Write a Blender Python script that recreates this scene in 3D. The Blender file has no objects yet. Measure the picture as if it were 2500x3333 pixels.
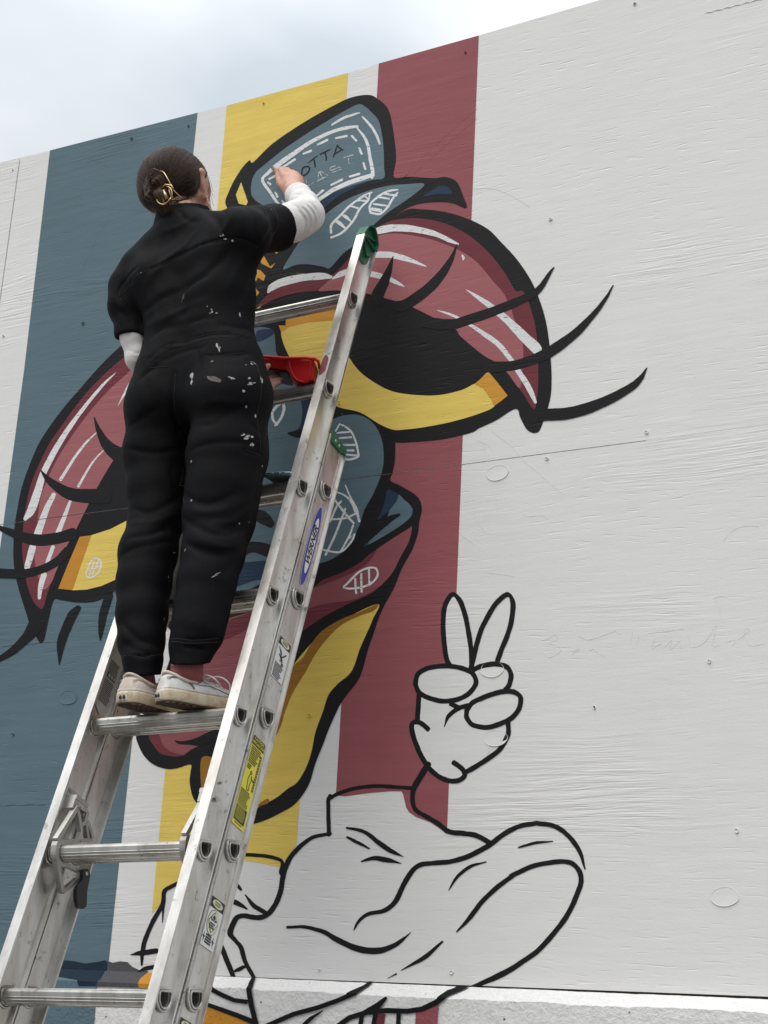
import bpy, bmesh, math, random
import numpy as np
from mathutils import Vector, Matrix
from mathutils.geometry import tessellate_polygon
random.seed(7); np.random.seed(7)
H0 = 1.55                                     # height of the viewer's eye above the ground
scene = bpy.context.scene
COL = scene.collection

# ------------------------------------------------------------------ camera
cd = bpy.data.cameras.new('camera'); cam = bpy.data.objects.new('camera', cd); COL.objects.link(cam)
cam.matrix_world = Matrix(((0.8798010, 0.1035279, 0.4639313, 0), (0.4725723, -0.2957122, -0.8301986, 0), (0.0512414, 0.9496506, -0.3090923, H0), (0, 0, 0, 1)))
cd.sensor_fit = 'VERTICAL'; cd.sensor_height = 36.0; cd.sensor_width = 27.0
cd.lens = 36.0 * 5069.48 / 3333.0
cd.clip_start = 0.05; cd.clip_end = 1000
scene.camera = cam

# ------------------------------------------------------------------ sky and daylight (overcast)
SUN_EL, SUN_AZ = math.radians(62), math.radians(196)     # high, from behind the viewer's right shoulder
w = bpy.data.worlds.new('World'); scene.world = w; w.use_nodes = True
nt = w.node_tree; N = nt.nodes; LK = nt.links; N.clear()
out = N.new('ShaderNodeOutputWorld'); bg = N.new('ShaderNodeBackground'); bg.inputs[1].default_value = 0.1
sky = N.new('ShaderNodeTexSky'); sky.sky_type = 'NISHITA'; sky.sun_disc = False
sky.sun_elevation = SUN_EL; sky.sun_rotation = SUN_AZ
tc = N.new('ShaderNodeTexCoord')
mp = N.new('ShaderNodeMapping'); mp.inputs['Scale'].default_value = (1.0, 1.0, 2.2); mp.inputs['Location'].default_value = (0.35, 0.1, 0.3)
n1 = N.new('ShaderNodeTexNoise'); n1.inputs['Scale'].default_value = 3.2; n1.inputs['Detail'].default_value = 4; n1.inputs['Roughness'].default_value = 0.42
n1.inputs['Distortion'].default_value = 0.3
rp = N.new('ShaderNodeValToRGB'); e = rp.color_ramp.elements
e[0].position = 0.34; e[0].color = (5.2, 5.75, 6.25, 1); e[1].position = 0.62; e[1].color = (8.1, 8.35, 8.5, 1)
LK.new(tc.outputs['Generated'], mp.inputs[0]); LK.new(mp.outputs[0], n1.inputs['Vector']); LK.new(n1.outputs['Fac'], rp.inputs[0])
# overcast sky: brightest towards the zenith (CIE overcast), the same all round
sx = N.new('ShaderNodeSeparateXYZ'); LK.new(tc.outputs['Generated'], sx.inputs[0])
mr = N.new('ShaderNodeMath'); mr.operation = 'MULTIPLY_ADD'; mr.inputs[1].default_value = 1.95; mr.inputs[2].default_value = 0.52
sq = N.new('ShaderNodeMath'); sq.operation = 'MULTIPLY'; LK.new(sx.outputs[2], sq.inputs[0]); LK.new(sx.outputs[2], sq.inputs[1]); LK.new(sq.outputs[0], mr.inputs[0])
mu = N.new('ShaderNodeMixRGB'); mu.blend_type = 'MULTIPLY'; mu.inputs[0].default_value = 1.0
LK.new(rp.outputs[0], mu.inputs[1]); LK.new(mr.outputs[0], mu.inputs[2])
mx = N.new('ShaderNodeMixRGB'); mx.inputs[0].default_value = 0.93
LK.new(sky.outputs[0], mx.inputs[1]); LK.new(mu.outputs[0], mx.inputs[2])
LK.new(mx.outputs[0], bg.inputs[0]); LK.new(bg.outputs[0], out.inputs[0])
sl = bpy.data.lights.new('sun', 'SUN'); sl.energy = 1.5; sl.angle = math.radians(55); sl.color = (1.0, 0.94, 0.87)
so = bpy.data.objects.new('sun', sl); COL.objects.link(so)
sd_ = Vector((math.sin(SUN_AZ) * math.cos(SUN_EL), math.cos(SUN_AZ) * math.cos(SUN_EL), math.sin(SUN_EL)))
so.rotation_euler = sd_.to_track_quat('Z', 'Y').to_euler()
vs = scene.view_settings; vs.view_transform = 'Standard'; vs.look = 'None'; vs.exposure = 0.29; vs.gamma = 1.0; vs.use_curve_mapping = False

# ------------------------------------------------------------------ traced data (metres on the wall: x along it, z up from eye height)
MURAL = [
('painted_stripe','','blue',1,'p',[(-3.084,0.0775),(-2.536,0.0775),(-2.5305,1.2),(-2.5275,2.553),(-3.094,2.553),(-3.08,1.8)]),
('painted_stripe','','yellow',1,'p',[(-2.422,2.553),(-2.4171,0.219),(-2.3916,0.2441),(-2.384,0.2757),(-2.3465,0.294),(-2.2717,0.3259),(-2.1952,0.3529),(-2.1623,0.3506),(-2.108,0.344),(-2.0515,0.3345),(-2.0414,0.3397),(-2.0347,0.3529),(-2.0072,0.3879),(-2.0095,2.553)]),
('painted_stripe','','red',1,'p',[(-1.9105,2.553),(-1.9061,0.5034),(-1.8803,0.5007),(-1.845,0.5044),(-1.815,0.5073),(-1.7553,0.5105),(-1.7282,0.5095),(-1.7238,0.5021),(-1.7197,0.4891),(-1.7139,0.4718),(-1.706,0.461),(-1.6885,0.4501),(-1.6493,0.4368),(-1.6199,0.4197),(-1.6077,0.4104),(-1.6055,0.428),(-1.6015,2.553)]),
('painted_cap','','black',5,'f',[(-2.3936,2.2091),(-2.3862,2.2436),(-2.3704,2.2793),(-2.3451,2.316),(-2.3219,2.3342),(-2.3084,2.3249),(-2.2462,2.3713),(-2.1441,2.4157),(-2.0486,2.4457),(-1.9951,2.457),(-1.9412,2.4519),(-1.9106,2.4337),(-1.8698,2.3847),(-1.8473,2.2945),(-1.8376,2.223),(-1.8409,2.1696),(-1.7974,2.1595),(-1.7182,2.1374),(-1.6823,2.1319),(-1.6486,2.1086),(-1.6265,2.0569),(-1.6169,2.0318),(-1.6237,2.0262),(-1.6597,2.0488),(-1.7038,2.0619),(-1.7481,2.0683),(-1.7786,2.0672),(-1.8089,2.0582),(-1.8468,2.0329),(-1.8897,1.9918),(-1.934,1.9702),(-1.9778,1.9372),(-2.0019,1.9086),(-2.0284,1.8981),(-2.0574,1.9109),(-2.106,1.9298),(-2.1484,1.938),(-2.1899,1.9307),(-2.2206,1.8996),(-2.25,1.8547),(-2.2883,1.8725),(-2.307,2.0721),(-2.3589,2.1538)]),
('painted_cap','cap_gap','yellow',6,'p',[(-2.3451,2.2675),(-2.315,2.1966),(-2.3204,2.1871),(-2.3469,2.1989),(-2.3594,2.2304)]),
('painted_cap','cap_panel','hatblue',6,'f',[(-2.3081,2.2321),(-2.3073,2.2649),(-2.2956,2.2893),(-2.2718,2.3048),(-2.2003,2.345),(-2.1109,2.3833),(-2.0223,2.4149),(-1.9694,2.4282),(-1.9447,2.4141),(-1.9258,2.3932),(-1.9003,2.3602),(-1.8872,2.3159),(-1.8786,2.2673),(-1.8735,2.2085),(-1.8719,2.1727),(-1.9123,2.1745),(-1.9819,2.1703),(-2.0282,2.1576),(-2.0744,2.1389),(-2.1342,2.1346),(-2.2082,2.1449),(-2.2668,2.1783),(-2.2975,2.2058)]),
('painted_cap','cap_shade','navy',7,'f',[(-2.0808,2.145),(-2.0286,2.1635),(-1.9703,2.1717),(-1.9122,2.1728),(-1.8834,2.1731),(-1.9352,2.17),(-1.9811,2.1586),(-2.0269,2.14),(-2.0666,2.1142),(-2.1012,2.0986),(-2.1205,2.1143)]),
('painted_cap','cap_brim','hatblue',6,'f',[(-1.7453,2.124),(-1.7938,2.0912),(-1.8542,2.0624),(-1.9033,2.0281),(-1.9411,1.9912),(-1.9856,1.9667),(-2.0238,1.9312),(-2.0478,1.9398),(-2.0962,1.9561),(-2.1384,1.9621),(-2.177,1.956),(-2.1533,1.9975),(-2.1262,2.0349),(-2.0705,2.0862),(-2.0024,2.126),(-1.9335,2.1421),(-1.8589,2.1453),(-1.7962,2.1367)]),
('painted_cap','cap_shade','navy',7,'f',[(-1.7464,2.0891),(-1.7221,2.1014),(-1.7005,2.1093),(-1.6755,2.1009),(-1.6636,2.0772),(-1.7049,2.0853)]),
('painted_cap','cap_stitching','white2',8,'s',[(-2.2027,2.1639,-2.2104,2.1603),(-2.2345,2.2091,-2.242,2.2059),(-2.2654,2.2563,-2.2759,2.2568),(-2.2524,2.2697,-2.2607,2.2788),(-2.2154,2.2884,-2.2266,2.3034),(-2.1745,2.3089,-2.1841,2.323),(-2.1047,2.3406,-2.1116,2.3527),(-2.0403,2.3547,-2.0448,2.3659),(-1.9932,2.3547,-1.9961,2.3658),(-1.9641,2.3526,-1.9654,2.36)]),
('painted_cap','cap_stitching','white2',8,'s',[(-1.9725,2.3563,-1.9688,2.3582),(-1.9391,2.3034,-1.9307,2.3052),(-1.9249,2.2484,-1.9146,2.2481),(-1.9139,2.2001,-1.9023,2.1986),(-1.9134,2.1827,-1.9052,2.1798)]),
('painted_cap','cap_stitching','white2',8,'s',[(-1.9087,2.1969,-1.904,2.1838),(-1.9799,2.1907,-1.974,2.1764),(-2.0327,2.1787,-2.0257,2.1659),(-2.0676,2.1625,-2.06,2.1512),(-2.0875,2.1519,-2.0804,2.1418)]),
('painted_cap','cap_stitching','white2',8,'s',[(-2.0484,2.3801,-2.0519,2.3861),(-2.0128,2.3908,-2.017,2.3994),(-1.9839,2.3945,-1.9866,2.402),(-1.9609,2.3975,-1.9622,2.4012)]),
('painted_cap','cap_stitching','white2',8,'s',[(-1.9552,2.3843,-1.9519,2.3867),(-1.9324,2.3539,-1.9262,2.3575),(-1.9102,2.3197,-1.9032,2.3218),(-1.8943,2.2826,-1.8879,2.2836)]),
('painted_cap','cap_stitching','white2',8,'s',[(-2.1376,2.308,-2.1403,2.3142),(-2.1112,2.311,-2.1148,2.319)]),
('painted_cap','cap_stitching','white2',8,'s',[(-2.0919,2.3263,-2.095,2.3324),(-2.0599,2.3332,-2.064,2.3411)]),
('painted_cap','cap_stitching','white2',8,'s',[(-2.0339,2.3327,-2.0356,2.3389),(-1.9978,2.3307,-2,2.3387)]),
('painted_cap','cap_stitching','white2',8,'s',[(-1.9859,2.3307,-1.9818,2.3337),(-1.9692,2.3089,-1.9638,2.3128)]),
('painted_cap','cap_stitching','white2',8,'s',[(-1.9588,2.2856,-1.9533,2.2865),(-1.9506,2.2641,-1.9435,2.2652)]),
('painted_cap','cap_stitching','white2',8,'s',[(-1.9422,2.2354,-1.9366,2.2357),(-1.9358,2.2134,-1.9285,2.2138)]),
('painted_cap','cap_stitching','white2',8,'s',[(-1.9801,2.1988,-1.9821,2.2048),(-1.9489,2.1994,-1.9514,2.2073)]),
('painted_cap','cap_stitching','white2',8,'s',[(-2.0379,2.1861,-2.0408,2.192),(-2.0025,2.1935,-2.0062,2.2012)]),
('painted_cap','cap_stitching','white2',8,'s',[(-2.0832,2.1618,-2.0874,2.1673),(-2.0614,2.1737,-2.0668,2.1808)]),
('painted_cap','cap_stitching','white2',8,'s',[(-2.1996,2.2824,-2.2034,2.2883),(-2.1632,2.2957,-2.1681,2.3034)]),
('painted_cap','cap_stitching','white2',8,'s',[(-2.247,2.2526,-2.2504,2.2587),(-2.2173,2.2599,-2.2217,2.2678)]),
('painted_cap','cap_stitching','white2',8,'s',[(-2.2541,2.2445,-2.2503,2.2482),(-2.2444,2.2339,-2.2396,2.2386)]),
('painted_cap','cap_stitching','white2',8,'s',[(-2.2261,2.2064,-2.2206,2.2078),(-2.218,2.1895,-2.2109,2.1912)]),
('painted_cap','cap_stitching','white2',8,'s',[(-2.2007,2.1737,-2.1961,2.1763),(-2.189,2.1571,-2.183,2.1605)]),
('painted_cap','lettering','black2',8,'s',[(-2.1365,2.2526,-2.1406,2.2542),(-2.1351,2.262,-2.1396,2.2659),(-2.1269,2.265,-2.1282,2.2701),(-2.1176,2.2614,-2.1146,2.2644),(-2.117,2.256,-2.1119,2.2534),(-2.1227,2.2465,-2.1187,2.2422),(-2.1322,2.2426,-2.1307,2.2375),(-2.1366,2.2452,-2.1411,2.2442),(-2.1366,2.2537,-2.1407,2.2551)]),
('painted_cap','lettering','black2',8,'s',[(-2.1181,2.276,-2.1203,2.2787),(-2.1053,2.2833,-2.1081,2.2871),(-2.0902,2.2919,-2.0923,2.2947)]),
('painted_cap','lettering','black2',8,'s',[(-2.1048,2.2873,-2.1009,2.2872),(-2.1013,2.2737,-2.0963,2.2734),(-2.0976,2.2583,-2.0936,2.2579)]),
('painted_cap','lettering','black2',8,'s',[(-2.0823,2.2934,-2.0844,2.2974),(-2.0664,2.297,-2.069,2.302),(-2.0493,2.3026,-2.0508,2.3056)]),
('painted_cap','lettering','black2',8,'s',[(-2.0686,2.2993,-2.0647,2.2992),(-2.0651,2.2858,-2.0602,2.2853),(-2.0626,2.2717,-2.0586,2.271)]),
('painted_cap','lettering','black2',8,'s',[(-2.0362,2.2757,-2.0401,2.2779),(-2.03,2.2936,-2.0349,2.2963),(-2.0258,2.3113,-2.0297,2.3135)]),
('painted_cap','lettering','black2',8,'s',[(-2.0302,2.3117,-2.0274,2.3136),(-2.0216,2.3002,-2.0186,2.3032),(-2.0098,2.2903,-2.0074,2.2939)]),
('painted_cap','lettering','black2',8,'s',[(-2.0297,2.2848,-2.0321,2.2887),(-2.0143,2.2909,-2.0167,2.2948)]),
('painted_cap','chalk_lettering','chalk',8,'s',[(-2.1249,2.2264,-2.1218,2.2264),(-2.1172,2.203,-2.116,2.2059),(-2.0962,2.2082,-2.0977,2.2112)]),
('painted_cap','chalk_lettering','chalk',8,'s',[(-2.0815,2.2098,-2.0846,2.211),(-2.0792,2.2381,-2.0813,2.2416),(-2.0526,2.2214,-2.0517,2.2239)]),
('painted_cap','chalk_lettering','chalk',8,'s',[(-2.0816,2.2395,-2.0789,2.2402),(-2.0665,2.2108,-2.0639,2.2115)]),
('painted_cap','chalk_lettering','chalk',8,'s',[(-2.0815,2.2116,-2.083,2.2146),(-2.059,2.2171,-2.0605,2.2201)]),
('painted_cap','chalk_lettering','chalk',8,'s',[(-2.0309,2.2491,-2.0295,2.2461),(-2.0472,2.2459,-2.0444,2.2431),(-2.041,2.2342,-2.0414,2.2372),(-2.0165,2.2382,-2.017,2.2412),(-2.0123,2.233,-2.0103,2.2302),(-2.0383,2.2296,-2.037,2.2266)]),
('painted_cap','chalk_lettering','chalk',8,'s',[(-2.0033,2.2652,-2.0044,2.2682),(-1.974,2.2667,-1.9752,2.2701)]),
('painted_cap','chalk_lettering','chalk',8,'s',[(-1.9916,2.2674,-1.9887,2.2672),(-1.9859,2.2412,-1.9832,2.2423),(-1.9743,2.2409,-1.9753,2.2439)]),
('painted_cap','chalk_mark','white2',8,'s',[(-2.0244,2.0374,-2.0328,2.0397),(-2.0247,2.0604,-2.0324,2.0657),(-2.0026,2.0808,-2.0081,2.0867),(-1.9696,2.1076,-1.9746,2.1139),(-1.9307,2.1272,-1.9347,2.1339),(-1.906,2.1339,-1.9082,2.1386)]),
('painted_cap','chalk_mark','white2',8,'s',[(-2.0259,2.0202,-2.0292,2.0271),(-1.9935,2.0274,-1.9981,2.0338),(-1.9598,2.0549,-1.9657,2.0603),(-1.9389,2.0901,-1.9449,2.0954),(-1.9142,2.1121,-1.9203,2.1171),(-1.9105,2.1335,-1.9151,2.1358)]),
('painted_cap','chalk_mark','white2',8,'s',[(-2.0231,2.0729,-2.0215,2.0768),(-2.007,2.0595,-2.0008,2.0675),(-1.9834,2.0388,-1.9804,2.0415)]),
('painted_cap','chalk_mark','white2',8,'s',[(-2.0005,2.0851,-1.999,2.089),(-1.9872,2.0745,-1.9818,2.0817),(-1.9668,2.0572,-1.9646,2.0592)]),
('painted_cap','chalk_mark','white2',8,'s',[(-1.9756,2.1076,-1.9743,2.1128),(-1.9487,2.0938,-1.9472,2.1)]),
('painted_cap','chalk_mark','white2',8,'s',[(-1.9492,2.1171,-1.9496,2.1229),(-1.9211,2.1109,-1.9214,2.1167)]),
('painted_cap','chalk_mark','white2',8,'s',[(-1.9329,2.1299,-1.9304,2.133),(-1.9157,2.1147,-1.9133,2.1178)]),
('painted_cap','chalk_mark','white2',8,'s',[(-1.904,2.0763,-1.9121,2.0776),(-1.9072,2.0951,-1.9137,2.0993),(-1.8892,2.1125,-1.8938,2.1189),(-1.8565,2.1246,-1.8594,2.1315),(-1.8261,2.1243,-1.8272,2.129)]),
('painted_cap','chalk_mark','white2',8,'s',[(-1.9081,2.0707,-1.9077,2.0774),(-1.8757,2.0605,-1.8782,2.0675),(-1.8524,2.0768,-1.858,2.0822),(-1.8366,2.1016,-1.8425,2.1067),(-1.8244,2.1162,-1.828,2.1199)]),
('painted_cap','chalk_mark','white2',8,'s',[(-1.9044,2.0796,-1.9034,2.0894),(-1.8752,2.0687,-1.8742,2.0785)]),
('painted_cap','chalk_mark','white2',8,'s',[(-1.8993,2.0959,-1.8989,2.1015),(-1.8585,2.0819,-1.8581,2.0874)]),
('painted_cap','chalk_mark','white2',8,'s',[(-1.8862,2.1146,-1.8856,2.12),(-1.8512,2.1012,-1.8506,2.1066)]),
('painted_cap','chalk_mark','white2',8,'s',[(-1.8694,2.1204,-1.8688,2.127),(-1.8288,2.1063,-1.8283,2.1118)]),
('painted_cap','orange_mark','orange',7,'p',[(-2.2328,2.0394),(-2.1855,2.0212),(-2.2027,2.0091),(-2.2147,2.0213),(-2.2187,2.0181)]),
('painted_cap','orange_mark','orange',7,'p',[(-2.2644,2.014),(-2.2495,2.0197),(-2.221,1.9738),(-2.2034,1.9817),(-2.2161,1.9671),(-2.2498,1.988)]),
('painted_cap','orange_mark','orange',7,'p',[(-2.2735,1.9783),(-2.2509,1.967),(-2.2327,1.9474),(-2.2387,1.9326),(-2.2583,1.9467),(-2.2635,1.9362),(-2.2708,1.9491)]),
('painted_cap','orange_mark','orange',7,'p',[(-2.2682,1.9199),(-2.2491,1.8993),(-2.2619,1.8846)]),
('painted_eye','','black',4,'f',[(-2.0277,1.8979),(-1.9721,1.9416),(-1.9083,1.9841),(-1.8093,2.0557),(-1.7471,2.0496),(-1.6696,2.0227),(-1.6035,1.9868),(-1.5527,1.9493),(-1.514,1.9033),(-1.4715,1.8493),(-1.4319,1.7848),(-1.4055,1.723),(-1.3842,1.6487),(-1.3712,1.5517),(-1.3686,1.4732),(-1.3773,1.4262),(-1.3955,1.3752),(-1.4074,1.3673),(-1.4203,1.3707),(-1.4336,1.3829),(-1.449,1.4124),(-1.4627,1.4378),(-1.5148,1.4143),(-1.5593,1.4002),(-1.5817,1.391),(-1.6578,1.3841),(-1.7357,1.3871),(-1.7949,1.3941),(-1.8734,1.4214),(-1.9867,1.4711),(-2.1104,1.6031),(-2.1973,1.707),(-2.2828,1.7673),(-2.2908,1.8527),(-2.2402,1.8529),(-2.2227,1.9173),(-2.1373,1.9367)]),
('painted_eye','eyelid','maroon',6,'f',[(-2.2501,1.8558),(-2.2169,1.892),(-2.1832,1.9225),(-2.1356,1.9275),(-2.088,1.9268),(-2.0338,1.9079),(-2.0024,1.9158),(-1.967,1.9478),(-1.9182,1.9921),(-1.8914,2.02),(-1.8469,2.0346),(-1.7907,2.0321),(-1.7346,2.0173),(-1.6678,1.9867),(-1.6016,1.9377),(-1.547,1.8786),(-1.5036,1.8175),(-1.4713,1.7595),(-1.4487,1.7516),(-1.4246,1.691),(-1.4107,1.6281),(-1.4054,1.5673),(-1.4036,1.4882),(-1.4088,1.4343),(-1.4161,1.4325),(-1.4236,1.4423),(-1.4467,1.48),(-1.4856,1.5354),(-1.5194,1.5708),(-1.5559,1.5969),(-1.6202,1.6587),(-1.6337,1.6791),(-1.6882,1.7173),(-1.7604,1.7644),(-1.7941,1.7839),(-1.8565,1.8114),(-1.8967,1.8286),(-1.9955,1.8591),(-2.1016,1.8734),(-2.173,1.8726)]),
('painted_eye','eyelid_tone','pink',7,'f',[(-2.0541,1.8667),(-2.0379,1.8837),(-2.0102,1.9034),(-1.9655,1.9252),(-1.9128,1.9965),(-1.8845,1.999),(-1.8222,1.9933),(-1.7375,1.9631),(-1.6763,1.9315),(-1.6213,1.8962),(-1.5775,1.8556),(-1.5339,1.7972),(-1.5018,1.7548),(-1.4853,1.7163),(-1.4879,1.7383),(-1.472,1.6791),(-1.4507,1.6349),(-1.4457,1.5939),(-1.445,1.5688),(-1.448,1.5295),(-1.4529,1.4908),(-1.4856,1.5354),(-1.5194,1.5708),(-1.5559,1.5969),(-1.6202,1.6587),(-1.6337,1.6791),(-1.6882,1.7173),(-1.7604,1.7644),(-1.7941,1.7839),(-1.8565,1.8114),(-1.8967,1.8286),(-1.9955,1.858)]),
('painted_eye','eyelid_highlight','white2',8,'s',[(-1.8967,2.003,-1.9023,2.0203),(-1.8597,2.0025,-1.8657,2.0255),(-1.8279,2.0006,-1.8296,2.022),(-1.7787,1.9882,-1.7769,2.0075),(-1.7124,1.9631,-1.7086,1.977),(-1.6681,1.9368,-1.6638,1.9468),(-1.6383,1.9213,-1.6363,1.9258)]),
('painted_eye','eyelid_highlight','white2',8,'s',[(-1.8944,1.9345,-1.8963,1.9537),(-1.8636,1.9295,-1.8643,1.9484),(-1.831,1.9215,-1.8286,1.9383),(-1.7862,1.9025,-1.7823,1.9151),(-1.7283,1.8762,-1.7276,1.8781)]),
('painted_eye','eyelid_highlight','white2',8,'s',[(-2.2166,1.8923,-2.2238,1.8986),(-2.2024,1.8978,-2.2159,1.9174),(-2.166,1.905,-2.1754,1.9296),(-2.1026,1.9067,-2.1076,1.9288),(-2.0448,1.9,-2.0465,1.9204),(-2.0172,1.8981,-2.0169,1.9058)]),
('painted_eye','eyelid_highlight','white2',8,'s',[(-2.0104,1.8938,-2.0137,1.8992),(-1.983,1.8978,-1.9916,1.9145),(-1.9615,1.9021,-1.9674,1.9169)]),
('painted_eye','eyelid_highlight','white2',8,'s',[(-1.9108,1.8845,-1.9076,1.9021),(-1.8563,1.8638,-1.8524,1.8776),(-1.8162,1.8422,-1.812,1.8512),(-1.7904,1.8296,-1.7897,1.8309)]),
('painted_eye','eyelid_highlight','white2',8,'s',[(-1.61,1.7873,-1.6091,1.7884),(-1.5699,1.7482,-1.5631,1.7572),(-1.5292,1.7081,-1.5186,1.7198),(-1.489,1.6641,-1.4748,1.6772),(-1.4497,1.615,-1.4312,1.6312),(-1.4198,1.5814,-1.3978,1.5942),(-1.4139,1.5727,-1.3992,1.5723)]),
('painted_eye','eyelid_highlight','white2',8,'s',[(-1.6897,1.7427,-1.6891,1.7446),(-1.6474,1.7192,-1.6446,1.7254),(-1.5992,1.6855,-1.5958,1.6912),(-1.5635,1.6542,-1.5569,1.6633),(-1.5205,1.6162,-1.5113,1.6252),(-1.4895,1.5771,-1.4792,1.5833),(-1.4588,1.5274,-1.4472,1.5332),(-1.4336,1.4843,-1.4207,1.4894),(-1.4126,1.445,-1.4055,1.4471)]),
('painted_eye','eyelid_highlight','white2',8,'s',[(-1.6271,1.8893,-1.6235,1.8907),(-1.6243,1.8816,-1.6171,1.8817),(-1.6231,1.8754,-1.6199,1.8743)]),
('painted_eye','eye_white','yellow',6,'f',[(-2.167,1.7657),(-2.141,1.775),(-2.0825,1.7786),(-2.0008,1.7697),(-1.9798,1.7146),(-1.9475,1.6557),(-1.9107,1.6074),(-1.8641,1.5688),(-1.8133,1.5377),(-1.7532,1.5184),(-1.6786,1.5058),(-1.6113,1.5098),(-1.5733,1.5215),(-1.5523,1.5058),(-1.5337,1.4782),(-1.5188,1.4537),(-1.5576,1.4396),(-1.6337,1.428),(-1.7114,1.4239),(-1.7642,1.4251),(-1.8018,1.4292),(-1.8463,1.4527),(-1.9033,1.4916),(-1.9834,1.5239),(-2.0687,1.6002),(-2.1139,1.6584),(-2.1475,1.7101)]),
('painted_eye','eye_corner','orange',7,'p',[(-2.1765,1.7867),(-2.1534,1.7816),(-2.1559,1.8108),(-2.0677,1.8145),(-1.9977,1.8073),(-2.0008,1.7697),(-2.0825,1.7786),(-2.141,1.775),(-2.1669,1.7645)]),
('painted_eye','eye_corner','orange',7,'p',[(-1.5768,1.5206),(-1.5608,1.5312),(-1.5401,1.55),(-1.5148,1.5176),(-1.4844,1.4758),(-1.5006,1.4644),(-1.5203,1.4534),(-1.5327,1.478),(-1.5523,1.5048)]),
('painted_eye','eyelash','black',9,'s',[(-1.8308,1.9275,-1.8285,1.9265),(-1.846,1.899,-1.8297,1.8905),(-1.8647,1.8675,-1.8372,1.8508),(-1.8861,1.8345,-1.8508,1.8144),(-1.8912,1.8113,-1.8545,1.7959)]),
('painted_eye','eyelash','black',9,'s',[(-1.6416,1.9252,-1.6395,1.924),(-1.659,1.8946,-1.6471,1.8867),(-1.6827,1.8654,-1.6634,1.8489),(-1.7148,1.8352,-1.6927,1.811),(-1.7505,1.8122,-1.7302,1.7838),(-1.791,1.7934,-1.7747,1.7618),(-1.815,1.7926,-1.8054,1.7597)]),
('painted_eye','eyelash','black',9,'s',[(-1.3689,1.805,-1.3665,1.8027),(-1.3832,1.793,-1.3756,1.7864),(-1.4047,1.766,-1.3928,1.7542),(-1.4288,1.7504,-1.4178,1.731),(-1.4835,1.7359,-1.4732,1.7114),(-1.5493,1.7234,-1.5394,1.6964),(-1.6265,1.712,-1.617,1.6836),(-1.6461,1.7114,-1.6438,1.6819),(-1.6977,1.7241,-1.6992,1.6931),(-1.7292,1.7348,-1.733,1.7044)]),
('painted_eye','eyelash','black',9,'s',[(-1.2122,1.726,-1.2101,1.7243),(-1.2304,1.7005,-1.2239,1.695),(-1.2556,1.6723,-1.2459,1.6623),(-1.3053,1.63,-1.2911,1.6125),(-1.3542,1.6019,-1.3382,1.5777),(-1.3871,1.5869,-1.3729,1.5594),(-1.4193,1.5762,-1.4091,1.5495),(-1.4667,1.5675,-1.4605,1.5412),(-1.5153,1.5721,-1.5125,1.5427),(-1.545,1.577,-1.544,1.5476)]),
('painted_eye','eyelash','black',9,'s',[(-1.1267,1.4939,-1.1247,1.4924),(-1.1446,1.4753,-1.1352,1.4662),(-1.1658,1.4611,-1.1552,1.444),(-1.2164,1.4408,-1.206,1.418),(-1.2811,1.4256,-1.2719,1.3971),(-1.3357,1.4217,-1.3311,1.3906),(-1.3972,1.4283,-1.395,1.3961)]),
('painted_bill','','black',5,'f',[(-1.9825,1.5107),(-1.9492,1.5158),(-1.916,1.5167),(-1.8713,1.5066),(-1.8315,1.4787),(-1.8079,1.4422),(-1.7948,1.4),(-1.792,1.3495),(-1.7969,1.3127),(-1.8021,1.292),(-1.772,1.2741),(-1.7287,1.2455),(-1.7131,1.2242),(-1.7089,1.202),(-1.7146,1.1712),(-1.716,1.1462),(-1.7293,1.1045),(-1.7576,1.0548),(-1.7757,1.0089),(-1.7992,0.9684),(-1.814,0.9366),(-1.827,0.8955),(-1.8393,0.859),(-1.8504,0.8134),(-1.8629,0.7818),(-1.887,0.7532),(-1.9062,0.7289),(-1.9201,0.7021),(-1.9381,0.6618),(-1.9512,0.6259),(-1.9689,0.5812),(-1.9812,0.5366),(-1.9998,0.5056),(-2.0242,0.481),(-2.0547,0.4658),(-2.0959,0.4485),(-2.1433,0.4369),(-2.2141,0.434),(-2.2822,0.4484),(-2.2931,0.4761),(-2.3132,0.4949),(-2.3266,0.5137),(-2.3376,0.5466),(-2.3373,0.5701),(-2.3395,0.5899),(-2.3789,0.5816),(-2.4136,0.5806),(-2.4561,0.5932),(-2.4885,0.6162),(-2.5099,0.6445),(-2.5213,0.6692),(-2.5096,0.6907),(-2.4657,0.7231),(-2.458,0.8092),(-2.444,0.8431),(-2.4291,0.9219),(-2.4714,0.9753),(-2.5961,1.0882),(-2.6623,1.3079),(-2.5229,1.5248),(-2.4139,1.6756),(-2.2629,1.7962),(-2.1985,1.785),(-2.1696,1.6919),(-2.0787,1.5804)]),
('painted_bill','bill_top','blue2',6,'f',[(-2.2745,1.7898),(-2.1979,1.7782),(-2.1815,1.7268),(-2.1696,1.6919),(-2.0778,1.5696),(-2.033,1.5075),(-1.9918,1.4844),(-1.9586,1.4891),(-1.914,1.4869),(-1.8743,1.4668),(-1.845,1.4321),(-1.829,1.3894),(-1.825,1.3386),(-1.8343,1.2973),(-1.8532,1.2548),(-1.8726,1.2223),(-1.8827,1.1865),(-1.8883,1.1737),(-1.9072,1.1339),(-1.9379,1.11),(-1.9748,1.0948),(-2.0183,1.0905),(-2.0955,1.0852),(-2.1937,1.044),(-2.2624,1.0397),(-2.334,1.1681),(-2.3686,1.5037),(-2.3602,1.7229)]),
('painted_bill','bill_shade','navy',7,'f',[(-2.2464,1.781),(-2.1979,1.7782),(-2.1923,1.7617),(-2.2403,1.7477)]),
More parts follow.
